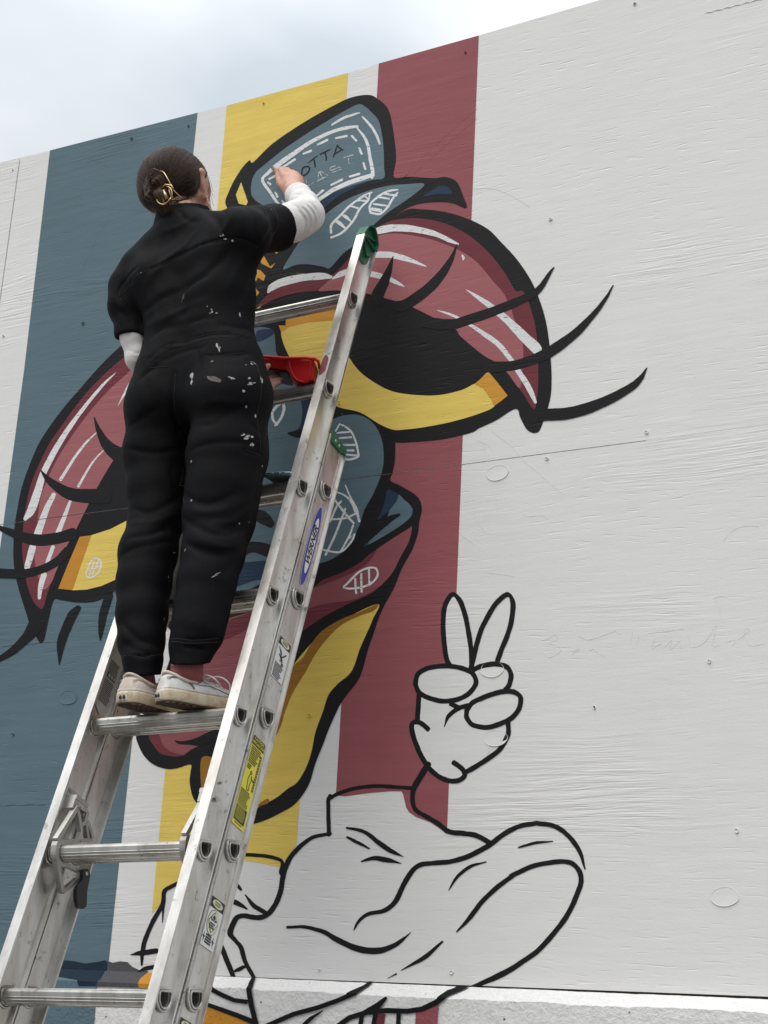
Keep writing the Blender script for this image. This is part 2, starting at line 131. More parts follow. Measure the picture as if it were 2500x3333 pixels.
('painted_bill','bill_shade','navy',7,'f',[(-2.0853,1.5547),(-2.0587,1.5455),(-2.0267,1.4987),(-2.0691,1.4575),(-2.1096,1.463),(-2.0848,1.4754),(-2.0794,1.5168)]),
('painted_bill','bill_shade','black2',8,'f',[(-2.1224,1.4637),(-2.087,1.4678),(-2.0584,1.4665),(-2.068,1.4443),(-2.097,1.4487)]),
('painted_bill','nostril_line','black2',8,'s',[(-2.2405,1.1224,-2.2632,1.1674),(-2.204,1.1403,-2.2089,1.1711),(-2.1578,1.124,-2.1492,1.1569),(-2.0938,1.1008,-2.0845,1.128)]),
('painted_bill','nostril_line','black2',8,'s',[(-2.2251,1.2453,-2.2176,1.2634),(-2.1879,1.2199,-2.1701,1.2489),(-2.1547,1.2035,-2.1417,1.218)]),
('painted_bill','bill_shade','navy',7,'f',[(-2.266,1.1106),(-2.2085,1.1154),(-2.1223,1.1075),(-2.1185,1.0624),(-2.1865,1.0633),(-2.2659,1.0501)]),
('painted_bill','chalk_mark','white2',8,'s',[(-1.9636,1.4662,-1.9617,1.4695),(-1.9356,1.4476,-1.9317,1.4512),(-1.9169,1.4204,-1.9114,1.4217),(-1.9036,1.3784,-1.8972,1.3785),(-1.9038,1.3703,-1.9,1.3647),(-1.9308,1.3668,-1.9306,1.3612),(-1.9439,1.3758,-1.9463,1.3722)]),
('painted_bill','chalk_mark','white2',8,'s',[(-1.9646,1.4676,-1.9605,1.465),(-1.9745,1.4498,-1.9704,1.4472)]),
('painted_bill','chalk_mark','white2',8,'s',[(-1.9672,1.4406,-1.968,1.4448),(-1.9298,1.4381,-1.9309,1.4443)]),
('painted_bill','chalk_mark','white2',8,'s',[(-1.9595,1.4251,-1.9602,1.4293),(-1.9233,1.4223,-1.9243,1.4285)]),
('painted_bill','chalk_mark','white2',8,'s',[(-1.95,1.4053,-1.9503,1.4095),(-1.9127,1.3994,-1.9131,1.4056)]),
('painted_bill','chalk_mark','white2',8,'s',[(-1.9435,1.3896,-1.9437,1.3937),(-1.914,1.3843,-1.9143,1.3904)]),
('painted_bill','chalk_mark','white2',8,'s',[(-1.9389,1.3773,-1.9388,1.3814),(-1.9011,1.3684,-1.901,1.3745)]),
('painted_bill','chalk_mark','white2',8,'s',[(-1.9346,1.2947,-1.9317,1.2955),(-1.9179,1.2587,-1.9131,1.2602),(-1.9011,1.2266,-1.8932,1.2285),(-1.8882,1.1912,-1.882,1.192)]),
('painted_bill','chalk_mark','white2',8,'s',[(-1.9644,1.2808,-1.9628,1.2843),(-1.9337,1.2644,-1.9309,1.2683),(-1.9146,1.2452,-1.9093,1.2479),(-1.8978,1.2109,-1.8891,1.2137)]),
('painted_bill','chalk_mark','white2',8,'s',[(-1.9689,1.1995,-1.9741,1.202),(-1.952,1.2371,-1.958,1.2407),(-1.9401,1.2506,-1.9445,1.2543)]),
('painted_bill','chalk_mark','white2',8,'s',[(-1.967,1.2613,-1.9628,1.2638),(-1.9319,1.2167,-1.9262,1.2205),(-1.903,1.187,-1.8991,1.1898)]),
('painted_bill','chalk_mark','white2',8,'s',[(-1.9688,1.204,-1.9696,1.209),(-1.9272,1.2024,-1.9291,1.2078),(-1.8898,1.2146,-1.8923,1.2193)]),
('painted_bill','chalk_mark','white2',8,'s',[(-1.9758,1.1109,-1.9818,1.1141),(-1.9566,1.1485,-1.9628,1.1515),(-1.9357,1.2008,-1.942,1.2037),(-1.9262,1.2299,-1.9314,1.2322)]),
('painted_bill','chalk_mark','white2',8,'s',[(-1.9317,1.1166,-1.9366,1.1195),(-1.911,1.1514,-1.9166,1.1542),(-1.8998,1.1824,-1.905,1.1848)]),
('painted_bill','chalk_mark','white2',8,'s',[(-1.9939,1.1263,-1.9934,1.1311),(-1.9375,1.1135,-1.939,1.1184),(-1.9052,1.1357,-1.9096,1.1392),(-1.8945,1.1611,-1.8997,1.1607),(-1.9125,1.1517,-1.9093,1.1485)]),
('painted_bill','chalk_mark','white2',8,'s',[(-2.1731,1.5257,-2.1792,1.5303),(-2.1597,1.5417,-2.1662,1.5478),(-2.1439,1.5512,-2.1485,1.557)]),
('painted_bill','chalk_mark','white2',8,'s',[(-2.1456,1.5538,-2.1373,1.553),(-2.1431,1.532,-2.1337,1.5291),(-2.1517,1.5077,-2.1442,1.503),(-2.1647,1.4941,-2.1579,1.4884)]),
('painted_bill','chalk_mark','white2',8,'s',[(-2.1798,1.5361,-2.174,1.536),(-2.1741,1.5077,-2.1666,1.5093),(-2.158,1.4898,-2.1529,1.4932)]),
('painted_bill','cheek_corner','blue2',6,'f',[(-1.7787,1.2512),(-1.7595,1.2358),(-1.7419,1.2192),(-1.7344,1.2038),(-1.7437,1.1839),(-1.7866,1.1579),(-1.8597,1.1269),(-1.8443,1.1531),(-1.8094,1.1885),(-1.7957,1.2262)]),
('painted_bill','cheek_shade','navy',7,'f',[(-1.8087,1.268),(-1.7924,1.2612),(-1.7776,1.2511),(-1.7829,1.2321),(-1.8052,1.2076),(-1.828,1.1915),(-1.8443,1.1531),(-1.8597,1.1269),(-1.8668,1.131),(-1.8357,1.1864),(-1.817,1.2285)]),
('painted_bill','cheek_line','black',8,'s',[(-1.7727,1.2013,-1.7693,1.1948),(-1.798,1.1981,-1.7894,1.1834),(-1.8392,1.1883,-1.8203,1.1618),(-1.8844,1.1682,-1.8572,1.1338)]),
('painted_bill','lower_bill','lip',6,'f',[(-2.1145,0.9785),(-2.0159,1.0242),(-1.9821,1.0457),(-1.9291,1.0605),(-1.877,1.0824),(-1.8466,1.1037),(-1.8007,1.1297),(-1.7449,1.1574),(-1.7338,1.1615),(-1.7406,1.1247),(-1.7609,1.0884),(-1.7797,1.052),(-1.7992,1.0299),(-1.825,1.0083),(-1.8505,0.9962),(-1.897,0.9809),(-1.9437,0.963),(-1.9854,0.9446),(-2.0349,0.917),(-2.1078,0.9003)]),
('painted_bill','lower_bill_shade','maroon',7,'f',[(-2.0885,1.0009),(-2.0187,1.0245),(-1.982,1.0447),(-1.9291,1.0605),(-1.877,1.0824),(-1.8312,1.1119),(-1.8556,1.078),(-1.8967,1.0576),(-1.9599,1.0389),(-2.0187,1.0245)]),
('painted_bill','lower_bill_shade','maroon',7,'f',[(-2.0841,0.947),(-2.0202,0.9737),(-1.9667,0.984),(-1.9026,0.9861),(-1.8507,0.9995),(-1.8101,1.0204),(-1.7953,1.0343),(-1.825,1.0083),(-1.8504,0.9952),(-1.8969,0.9799),(-1.9437,0.962),(-1.9854,0.9436),(-2.0348,0.916),(-2.0911,0.8992)]),
('painted_bill','chalk_mark','white2',8,'s',[(-1.9186,1.0219,-1.9216,1.025),(-1.9035,1.032,-1.9082,1.0366),(-1.8788,1.0539,-1.8826,1.0585),(-1.8539,1.0633,-1.8557,1.0685),(-1.8323,1.0616,-1.8296,1.0659),(-1.8265,1.0471,-1.8207,1.0456),(-1.8387,1.0305,-1.8347,1.0262),(-1.8634,1.0212,-1.8614,1.016),(-1.8997,1.0196,-1.8991,1.0143),(-1.9198,1.0229,-1.9201,1.0192)]),
('painted_bill','chalk_mark','white2',8,'s',[(-1.8904,1.0424,-1.8851,1.0423),(-1.8857,1.0036,-1.8794,1.0035)]),
('painted_bill','chalk_mark','white2',8,'s',[(-1.8736,1.0531,-1.8683,1.0527),(-1.8701,1.0063,-1.8637,1.0059)]),
('painted_bill','chalk_mark','white2',8,'s',[(-1.852,1.0632,-1.8467,1.0628),(-1.8487,1.0222,-1.8428,1.0218)]),
('painted_bill','beak_inside','yellow2',6,'f',[(-1.8191,0.9714),(-1.8309,0.9332),(-1.8445,0.9014),(-1.8628,0.8605),(-1.8758,0.8195),(-1.89,0.7972),(-1.92,0.7757),(-1.9444,0.7492),(-1.9573,0.7083),(-1.9747,0.6586),(-1.9818,0.6133),(-1.9945,0.5729),(-2.0171,0.5374),(-2.0424,0.5226),(-2.0762,0.4999),(-2.1151,0.4834),(-2.1415,0.4761),(-2.2084,0.4885),(-2.1657,0.6193),(-2.119,0.7108),(-2.0721,0.8026),(-2.0025,0.8838),(-1.9204,0.9351)]),
('painted_bill','beak_inside_shade','ochre',7,'f',[(-1.8191,0.9714),(-1.8689,0.9549),(-1.9208,0.9398),(-1.9725,0.915),(-2.0025,0.8838),(-2.0267,0.8473),(-2.0572,0.8207),(-2.0935,0.7331),(-2.1217,0.6179),(-2.1298,0.5263),(-2.142,0.4811),(-2.1003,0.499),(-2.0992,0.4867),(-2.1576,0.4741),(-2.1732,0.4652),(-2.1938,0.5663),(-2.0918,0.6492),(-2.065,0.7178),(-2.0469,0.7613),(-2.0132,0.8135),(-1.9895,0.8545),(-1.96,0.8904),(-1.9197,0.9246),(-1.8682,0.9445),(-1.8296,0.9543)]),
('painted_bill','mouth','lip',6,'f',[(-2.4194,0.9413),(-2.292,0.9622),(-2.1678,0.9826),(-2.1113,0.9782),(-2.1451,0.8546),(-2.1846,0.7373),(-2.2289,0.673),(-2.2626,0.6715),(-2.2943,0.649),(-2.316,0.6379),(-2.3435,0.6269),(-2.3652,0.6143),(-2.3998,0.6126),(-2.436,0.6218),(-2.4622,0.6443),(-2.4802,0.6701),(-2.4789,0.709),(-2.4331,0.749)]),
('painted_bill','mouth_shade','maroon',7,'f',[(-2.4805,0.6725),(-2.4623,0.6453),(-2.4361,0.6228),(-2.3998,0.613),(-2.3594,0.6146),(-2.383,0.6187),(-2.4072,0.6261),(-2.4327,0.6443),(-2.4489,0.6714)]),
('painted_bill','mouth_shade','maroon',7,'f',[(-2.2905,0.9472),(-2.1902,0.9794),(-2.1565,0.9817),(-2.1975,0.9357),(-2.2864,0.9074)]),
('painted_bill','mouth_line','black',8,'f',[(-2.3957,0.6535),(-2.3692,0.6507),(-2.3295,0.6573),(-2.2744,0.6767),(-2.2507,0.6663),(-2.2772,0.6484),(-2.313,0.6363),(-2.345,0.6403),(-2.38,0.6434)]),
('painted_bill','mouth_shade','ochre',8,'f',[(-2.3067,0.6045),(-2.2786,0.6069),(-2.2709,0.587),(-2.2914,0.513),(-2.3044,0.5552)]),
('painted_eye.L','','black',4,'f',[(-2.6792,1.8508),(-2.7122,1.8212),(-2.7522,1.7927),(-2.8009,1.7524),(-2.849,1.7055),(-2.9034,1.6534),(-2.9506,1.5978),(-2.9846,1.5473),(-3.0097,1.4841),(-3.0276,1.4203),(-3.0343,1.3527),(-3.0361,1.2908),(-3.0278,1.2179),(-3.014,1.1623),(-2.9943,1.1166),(-2.9772,1.0825),(-2.9437,1.0206),(-2.9342,1.0027),(-2.8964,0.9533),(-2.8849,0.943),(-2.873,0.9517),(-2.8652,1.0094),(-2.8554,1.0631),(-2.8301,1.0616),(-2.7696,1.0499),(-2.7175,1.0473),(-2.6802,1.0548),(-2.6325,1.0782),(-2.5634,1.1272),(-2.4216,1.1766),(-2.4392,1.3365),(-2.4653,1.572)]),
('painted_eye.L','eyelid','maroon',6,'f',[(-2.6469,1.8045),(-2.6906,1.7826),(-2.7465,1.7497),(-2.8076,1.7021),(-2.8554,1.654),(-2.902,1.5969),(-2.9425,1.5446),(-2.969,1.4905),(-2.9935,1.4248),(-3.0024,1.3492),(-3.0021,1.2817),(-2.9935,1.2146),(-2.9757,1.1588),(-2.9584,1.1136),(-2.9309,1.068),(-2.9038,1.0444),(-2.8905,1.0449),(-2.8826,1.0803),(-2.8715,1.1171),(-2.8595,1.1485),(-2.8424,1.1903),(-2.8304,1.2218),(-2.8116,1.2528),(-2.7962,1.284),(-2.7679,1.3415),(-2.7445,1.387),(-2.6931,1.4696),(-2.6403,1.5409),(-2.5361,1.6382),(-2.5522,1.7771)]),
('painted_eye.L','eyelid_tone','pink',7,'f',[(-2.6411,1.7571),(-2.683,1.7234),(-2.738,1.6857),(-2.7979,1.6312),(-2.8502,1.5696),(-2.8957,1.5069),(-2.9276,1.4454),(-2.9502,1.3772),(-2.9511,1.2988),(-2.9497,1.232),(-2.9485,1.2113),(-2.9352,1.1607),(-2.9164,1.1263),(-2.8952,1.0975),(-2.8715,1.1171),(-2.8595,1.1485),(-2.8424,1.1903),(-2.8304,1.2218),(-2.8116,1.2528),(-2.7962,1.284),(-2.7679,1.3415),(-2.7445,1.387),(-2.6931,1.4696),(-2.6403,1.5409),(-2.5361,1.6382),(-2.5494,1.7538)]),
('painted_eye.L','eyelid_highlight','white2',8,'s',[(-2.7263,1.7337,-2.7247,1.7322),(-2.7709,1.7051,-2.7631,1.6983),(-2.814,1.6645,-2.8034,1.6564),(-2.8565,1.6191,-2.8431,1.6097),(-2.899,1.5679,-2.8812,1.5568),(-2.934,1.5151,-2.913,1.5036),(-2.964,1.4552,-2.9408,1.445),(-2.9794,1.4013,-2.9502,1.3905),(-2.9953,1.348,-2.9656,1.3344),(-3.005,1.3212,-2.9925,1.3134)]),
('painted_eye.L','eyelid_highlight','white2',8,'s',[(-2.6513,1.7235,-2.6371,1.7134),(-2.6818,1.6785,-2.672,1.6722),(-2.7048,1.6284,-2.7029,1.6273)]),
('painted_eye.L','eyelid_highlight','white2',8,'s',[(-2.7675,1.559,-2.7653,1.5571),(-2.8132,1.5257,-2.8064,1.5203),(-2.8488,1.4849,-2.8402,1.4793),(-2.8892,1.4282,-2.8779,1.4213)]),
('painted_eye.L','eyelid_highlight','white2',8,'s',[(-2.9107,1.3842,-2.8949,1.3764),(-2.9354,1.3396,-2.9138,1.3305),(-2.9584,1.2709,-2.9311,1.2608)]),
('painted_eye.L','eyelid_highlight','white2',8,'s',[(-2.9698,1.2325,-2.9449,1.225),(-2.9744,1.2054,-2.9496,1.1978),(-2.9788,1.1723,-2.9581,1.166)]),
('painted_eye.L','eyelid_highlight','white2',8,'s',[(-2.7328,1.5005,-2.7312,1.4991),(-2.7776,1.464,-2.7716,1.46),(-2.8197,1.3978,-2.8109,1.3928)]),
('painted_eye.L','eyelid_highlight','white2',8,'s',[(-2.8429,1.3564,-2.8336,1.3526),(-2.8581,1.3189,-2.8434,1.3129),(-2.8789,1.2653,-2.8603,1.2578)]),
('painted_eye.L','eyelid_highlight','white2',8,'s',[(-2.8884,1.2239,-2.8751,1.2189),(-2.9027,1.1806,-2.888,1.1751)]),
('painted_eye.L','eyelid_highlight','white2',8,'s',[(-2.9121,1.1446,-2.8918,1.1381),(-2.9187,1.1118,-2.8996,1.1071),(-2.9143,1.0736,-2.9034,1.0718)]),
('painted_eye.L','eyelash','black',9,'s',[(-2.7888,1.603,-2.7857,1.6035),(-2.77,1.5487,-2.7504,1.5545),(-2.7337,1.4901,-2.7068,1.512),(-2.6713,1.4382,-2.6407,1.4804)]),
('painted_eye.L','eyelash','black',9,'s',[(-2.9646,1.4622,-2.962,1.4635),(-2.9461,1.434,-2.9344,1.4427),(-2.9093,1.3981,-2.8937,1.4185),(-2.8473,1.3592,-2.8381,1.3931),(-2.7793,1.3412,-2.7822,1.3836),(-2.7042,1.3306,-2.7104,1.3775)]),
('painted_eye.L','eyelash','black',9,'s',[(-3.1093,1.3017,-3.1057,1.3118),(-3.0503,1.2716,-3.0441,1.2921),(-2.9597,1.2337,-2.9591,1.2677),(-2.8717,1.2284,-2.883,1.2632),(-2.8038,1.2363,-2.8199,1.2717)]),
('painted_eye.L','eyelash','black',9,'s',[(-3.0816,1.1478,-3.0851,1.178),(-2.9956,1.1387,-3.0017,1.1666),(-2.9245,1.1423,-2.9374,1.1675),(-2.8566,1.1621,-2.8766,1.185),(-2.8118,1.1938,-2.8376,1.2162)]),
('painted_eye.L','eyelash','black',9,'s',[(-3.034,0.8951,-3.0451,0.9077),(-2.9792,0.9142,-2.9984,0.9324),(-2.9258,0.9481,-2.9556,0.9698),(-2.889,0.977,-2.9359,1.0063)]),
('painted_eye.L','eyelash','black',9,'s',[(-2.7725,1.0403,-2.7558,1.029),(-2.7963,1.0241,-2.7659,1.0087),(-2.8168,0.979,-2.7848,0.9672),(-2.8256,0.9349,-2.7965,0.9289),(-2.8095,0.8772,-2.8068,0.8769)]),
('painted_eye.L','eyelash','black',9,'s',[(-2.6767,1.067,-2.6475,1.0577),(-2.6884,1.0147,-2.6602,1.0073),(-2.6866,0.9713,-2.6661,0.9678),(-2.6777,0.9378,-2.6726,0.9371)]),
('painted_eye.L','eye_white','yellow',6,'p',[(-2.7509,1.2422),(-2.6811,1.2546),(-2.6076,1.2803),(-2.5833,1.2884),(-2.5647,1.1378),(-2.6363,1.1074),(-2.6914,1.0911),(-2.7421,1.0847),(-2.7944,1.0869),(-2.7861,1.1204),(-2.7747,1.1785)]),
('painted_eye.L','eye_corner','ochre2',7,'p',[(-2.789,1.2423),(-2.747,1.2424),(-2.7587,1.204),(-2.7764,1.1437),(-2.7919,1.0873),(-2.8444,1.0959),(-2.819,1.1664)]),
('painted_eye.L','chalk_mark','white2',8,'s',[(-2.7473,1.1352,-2.7511,1.1367),(-2.7372,1.1602,-2.7424,1.1635),(-2.7213,1.1701,-2.7223,1.175),(-2.7054,1.1597,-2.6999,1.1604),(-2.7076,1.135,-2.7022,1.1321),(-2.729,1.1219,-2.726,1.1173),(-2.7445,1.1225,-2.7471,1.1199),(-2.7508,1.138,-2.7546,1.1376)]),
('painted_eye.L','chalk_mark','white2',8,'s',[(-2.7384,1.1184,-2.7423,1.1198),(-2.7245,1.1624,-2.7296,1.1643)]),
('painted_eye.L','chalk_mark','white2',8,'s',[(-2.7486,1.1371,-2.7505,1.1402),(-2.7014,1.1483,-2.7039,1.1525)]),
('painted_eye.L','chalk_mark','white2',8,'s',[(-2.7265,1.1253,-2.7303,1.1269),(-2.7089,1.1662,-2.7139,1.1683)]),
('painted_hand','','white',3,'f',[(-1.6125,0.804),(-1.6255,0.8228),(-1.6353,0.8777),(-1.6368,0.9327),(-1.6315,0.9599),(-1.615,0.9793),(-1.5971,0.9663),(-1.5811,0.933),(-1.5695,0.8868),(-1.5605,0.8411),(-1.5396,0.7953),(-1.5372,0.729),(-1.5044,0.5978),(-1.5658,0.5398),(-1.5867,0.5297),(-1.6155,0.5346),(-1.645,0.5504),(-1.6705,0.5771),(-1.6918,0.6126),(-1.7057,0.6439),(-1.7092,0.664),(-1.6974,0.6746),(-1.694,0.7055),(-1.694,0.7368),(-1.7041,0.7597),(-1.7005,0.7866),(-1.6764,0.801),(-1.6321,0.8052)]),
('painted_hand','hand_outline','black',5,'s',[(-1.6066,0.8041,-1.6182,0.7994),(-1.6177,0.8236,-1.6305,0.8217),(-1.6277,0.8776,-1.641,0.8777),(-1.63,0.9316,-1.6435,0.9337),(-1.6243,0.9567,-1.6367,0.9629),(-1.613,0.9726,-1.6169,0.985),(-1.6025,0.9624,-1.5917,0.9684),(-1.5873,0.9294,-1.5747,0.932),(-1.576,0.8861,-1.5631,0.8874),(-1.567,0.841,-1.5541,0.8413),(-1.5629,0.7941,-1.5499,0.7939)]),
('painted_hand','hand_outline','black',5,'s',[(-1.5524,0.7924,-1.5652,0.7959),(-1.5421,0.8385,-1.5548,0.8423),(-1.5316,0.8775,-1.544,0.8826),(-1.5149,0.9115,-1.5265,0.9182),(-1.4941,0.9427,-1.5042,0.9515),(-1.4702,0.9609,-1.472,0.9732),(-1.4625,0.9476,-1.45,0.9489),(-1.4638,0.9071,-1.4511,0.9042),(-1.4743,0.8686,-1.462,0.8639),(-1.4888,0.8342,-1.4767,0.8292),(-1.4984,0.8058,-1.4861,0.8013)]),
('painted_hand','hand_outline','black',5,'s',[(-1.6977,0.7625,-1.711,0.766),(-1.6939,0.7826,-1.7052,0.7904),(-1.6738,0.7942,-1.6788,0.806),(-1.6316,0.7982,-1.6325,0.8103),(-1.5892,0.7914,-1.5866,0.803),(-1.5601,0.7787,-1.5518,0.7871),(-1.551,0.7611,-1.5381,0.7592),(-1.5637,0.7412,-1.5544,0.7321),(-1.5919,0.7276,-1.5875,0.7161),(-1.6284,0.7253,-1.6283,0.7133),(-1.6611,0.7332,-1.6649,0.7221),(-1.6879,0.7466,-1.6968,0.7384),(-1.6989,0.7674,-1.7109,0.7629)]),
('painted_hand','hand_outline','black',5,'s',[(-1.553,0.7827,-1.5593,0.7938),(-1.5328,0.7914,-1.537,0.803),(-1.5015,0.795,-1.5019,0.807),(-1.4715,0.7884,-1.4652,0.7982),(-1.4618,0.7723,-1.4493,0.7734),(-1.4659,0.7516,-1.4541,0.7465),(-1.4765,0.7391,-1.4662,0.7315)]),
('painted_hand','hand_outline','black',5,'s',[(-1.5617,0.6893,-1.5722,0.697),(-1.5469,0.7072,-1.555,0.717),(-1.5156,0.7193,-1.5206,0.7306),(-1.4794,0.7281,-1.4819,0.7399),(-1.4494,0.7268,-1.4463,0.7379),(-1.4362,0.7169,-1.4245,0.7201),(-1.4387,0.6961,-1.4271,0.6911),(-1.4549,0.6768,-1.4468,0.6673),(-1.4854,0.6639,-1.4806,0.6528),(-1.516,0.6581,-1.5153,0.6465),(-1.5463,0.6648,-1.5517,0.6546),(-1.559,0.6789,-1.5708,0.6749),(-1.5596,0.6951,-1.5725,0.6954)]),
('painted_hand','hand_outline','black',5,'s',[(-1.6999,0.7397,-1.6865,0.7382),(-1.7007,0.7062,-1.6873,0.7048),(-1.7015,0.6729,-1.6881,0.6716)]),
('painted_hand','hand_outline','black',5,'s',[(-1.6603,0.6577,-1.6685,0.649),(-1.6809,0.6738,-1.6866,0.6635),(-1.7041,0.6784,-1.7003,0.6667),(-1.7159,0.6651,-1.7025,0.6629),(-1.7116,0.6426,-1.6988,0.6452),(-1.6978,0.6105,-1.6858,0.6148),(-1.6759,0.5741,-1.6651,0.5801),(-1.6491,0.5461,-1.6409,0.5547),(-1.6174,0.5292,-1.6135,0.54),(-1.5854,0.5248,-1.588,0.5362),(-1.5608,0.5375,-1.5718,0.5439),(-1.5648,0.5591,-1.5746,0.5523),(-1.5919,0.5785,-1.5994,0.5695)]),
('painted_hand','hand_outline','black',5,'s',[(-1.4661,0.6629,-1.4536,0.6622),(-1.4655,0.6345,-1.4534,0.6306),(-1.4851,0.6031,-1.4754,0.5952),(-1.5168,0.5816,-1.5093,0.5719),(-1.5533,0.5615,-1.5465,0.5514),(-1.5715,0.5537,-1.5654,0.5432)]),
('painted_hand','hand_outline','black',5,'s',[(-1.6219,0.6579,-1.6237,0.6587),(-1.6079,0.6801,-1.6166,0.6865),(-1.5833,0.6954,-1.5895,0.7058),(-1.5584,0.7004,-1.5621,0.7116)]),
('painted_hand','hand_outline','black',5,'s',[(-1.6115,0.7075,-1.6058,0.7177),(-1.5869,0.6945,-1.5811,0.7047)]),
('painted_jacket','jacket_outline','black',5,'s',[(-1.6678,0.576,-1.6533,0.568),(-1.6993,0.5264,-1.6851,0.5197),(-1.7047,0.5022,-1.692,0.501),(-1.7002,0.4744,-1.6891,0.4771),(-1.6867,0.458,-1.6798,0.4658),(-1.6573,0.4432,-1.6519,0.4518),(-1.6285,0.427,-1.6219,0.436),(-1.6029,0.4099,-1.5988,0.4208),(-1.5638,0.4051,-1.5623,0.4166),(-1.5323,0.4002,-1.5283,0.4111),(-1.5004,0.3847,-1.4946,0.3948)]),
('painted_jacket','jacket_outline','black',5,'s',[(-1.9234,0.491,-1.9288,0.4989),(-1.8892,0.5064,-1.8933,0.5148),(-1.8399,0.5167,-1.8422,0.5254),(-1.7906,0.5191,-1.7912,0.5278),(-1.7411,0.5154,-1.7409,0.5241),(-1.6968,0.5115,-1.6965,0.5201)]),
('painted_jacket','jacket_outline','black',5,'s',[(-1.9265,0.5054,-1.9167,0.502),(-1.9316,0.4933,-1.9202,0.4921),(-1.9294,0.4618,-1.918,0.4618),(-1.9241,0.41,-1.9128,0.4102)]),
('painted_jacket','jacket_outline','black',5,'s',[(-1.9148,0.4174,-1.9123,0.4097),(-1.9629,0.4092,-1.9586,0.4011),(-1.9949,0.3918,-1.9862,0.3838),(-2.0254,0.364,-2.0138,0.3574),(-2.0419,0.3323,-2.0278,0.328),(-2.0474,0.306,-2.0328,0.3037),(-2.051,0.2761,-2.0367,0.2728),(-2.0635,0.2471,-2.0503,0.2411),(-2.0808,0.2279,-2.0713,0.2183),(-2.1026,0.2214,-2.1007,0.2093),(-2.1395,0.2247,-2.1388,0.2134),(-2.1649,0.2206,-2.1554,0.2108),(-2.1796,0.2015,-2.1644,0.1965),(-2.1861,0.175,-2.1695,0.1776),(-2.1646,0.1573,-2.1558,0.1633),(-2.1487,0.141,-2.1366,0.146),(-2.1349,0.1118,-2.1237,0.1161),(-2.1039,0.0737,-2.0951,0.0781)]),
('painted_jacket','jacket_outline','black',5,'s',[(-2.1851,0.3605,-2.1856,0.3685),(-2.1151,0.3582,-2.1149,0.367),(-2.0624,0.3509,-2.0599,0.3592),(-2.0483,0.3429,-2.0385,0.3453),(-2.052,0.322,-2.0416,0.3224),(-2.0434,0.3112,-2.0351,0.316)]),
('painted_jacket','jacket_outline','black',5,'s',[(-1.8717,0.4237,-1.8707,0.4288),(-1.8262,0.4133,-1.8225,0.4211),(-1.7865,0.3875,-1.7796,0.3965),(-1.7554,0.3692,-1.7496,0.3788),(-1.7156,0.358,-1.7148,0.3595)]),
('painted_jacket','jacket_outline','black',5,'s',[(-1.8699,0.4022,-1.8675,0.4069),(-1.8395,0.388,-1.8359,0.3949),(-1.8068,0.3761,-1.8051,0.3791)]),
('painted_jacket','jacket_outline','black',5,'s',[(-1.8253,0.3461,-1.8266,0.3494),(-1.795,0.3507,-1.7964,0.3601),(-1.7619,0.3462,-1.7602,0.3578),(-1.7199,0.3428,-1.7195,0.3444)]),
('painted_jacket','jacket_outline','black',5,'s',[(-1.8343,0.1914,-1.837,0.1925),(-1.8228,0.2075,-1.8291,0.2117),(-1.8003,0.2241,-1.8048,0.2316),(-1.7566,0.2323,-1.7619,0.2414),(-1.7259,0.2532,-1.7369,0.2602),(-1.7078,0.2874,-1.72,0.2928),(-1.6907,0.3159,-1.7018,0.3229),(-1.6705,0.3346,-1.6762,0.3444),(-1.6345,0.3392,-1.6365,0.3499),(-1.5871,0.3435,-1.5901,0.354),(-1.5398,0.357,-1.5454,0.3676),(-1.4937,0.3799,-1.501,0.3897),(-1.4581,0.4044,-1.4651,0.4142),(-1.4238,0.4203,-1.4278,0.4304),(-1.3891,0.4259,-1.3909,0.4364),(-1.3754,0.4257,-1.3741,0.4362),(-1.3414,0.4197,-1.337,0.4293),(-1.3121,0.4004,-1.3042,0.4077),(-1.2862,0.3697,-1.277,0.3741),(-1.269,0.3318,-1.2657,0.3327)]),
('painted_jacket','jacket_outline','black',5,'s',[(-1.5944,0.2837,-1.596,0.2845),(-1.5748,0.3087,-1.5806,0.313),(-1.5441,0.3324,-1.5483,0.3388),(-1.5039,0.3463,-1.5048,0.3487)]),
('painted_jacket','jacket_outline','black',5,'s',[(-1.4257,0.3772,-1.4268,0.3804),(-1.3864,0.3852,-1.3879,0.3916),(-1.3437,0.3912,-1.344,0.3932)]),
('painted_jacket','jacket_outline','black',5,'s',[(-1.5709,0.1925,-1.573,0.1941),(-1.5376,0.2197,-1.5463,0.2258),(-1.5112,0.2519,-1.5203,0.2587),(-1.4765,0.284,-1.4845,0.2919),(-1.437,0.3116,-1.4446,0.3197),(-1.4406,0.3109,-1.4461,0.3203),(-1.3929,0.3318,-1.3968,0.3417),(-1.3414,0.3417,-1.3428,0.352),(-1.3045,0.3411,-1.3012,0.351),(-1.2871,0.3262,-1.2767,0.3318),(-1.2824,0.306,-1.2705,0.3048),(-1.2944,0.272,-1.2833,0.2679),(-1.3148,0.2334,-1.3045,0.2278),(-1.3439,0.1976,-1.3345,0.1909),(-1.3773,0.1632,-1.369,0.1553),(-1.4196,0.1345,-1.4126,0.1257),(-1.4628,0.1109,-1.4562,0.0999),(-1.5321,0.0795,-1.5278,0.0718)]),
('painted_jacket','jacket_outline','black',5,'s',[(-2.0181,0.1916,-2.0187,0.1976),(-1.9706,0.1926,-1.9701,0.2002),(-1.9208,0.1821,-1.9171,0.1916),(-1.8806,0.1633,-1.8747,0.1746),(-1.8291,0.1448,-1.8251,0.1583),(-1.7775,0.1393,-1.7787,0.154),(-1.7374,0.1497,-1.7427,0.1603),(-1.7093,0.1667,-1.7152,0.1732),(-1.6855,0.1906,-1.6861,0.1912)]),
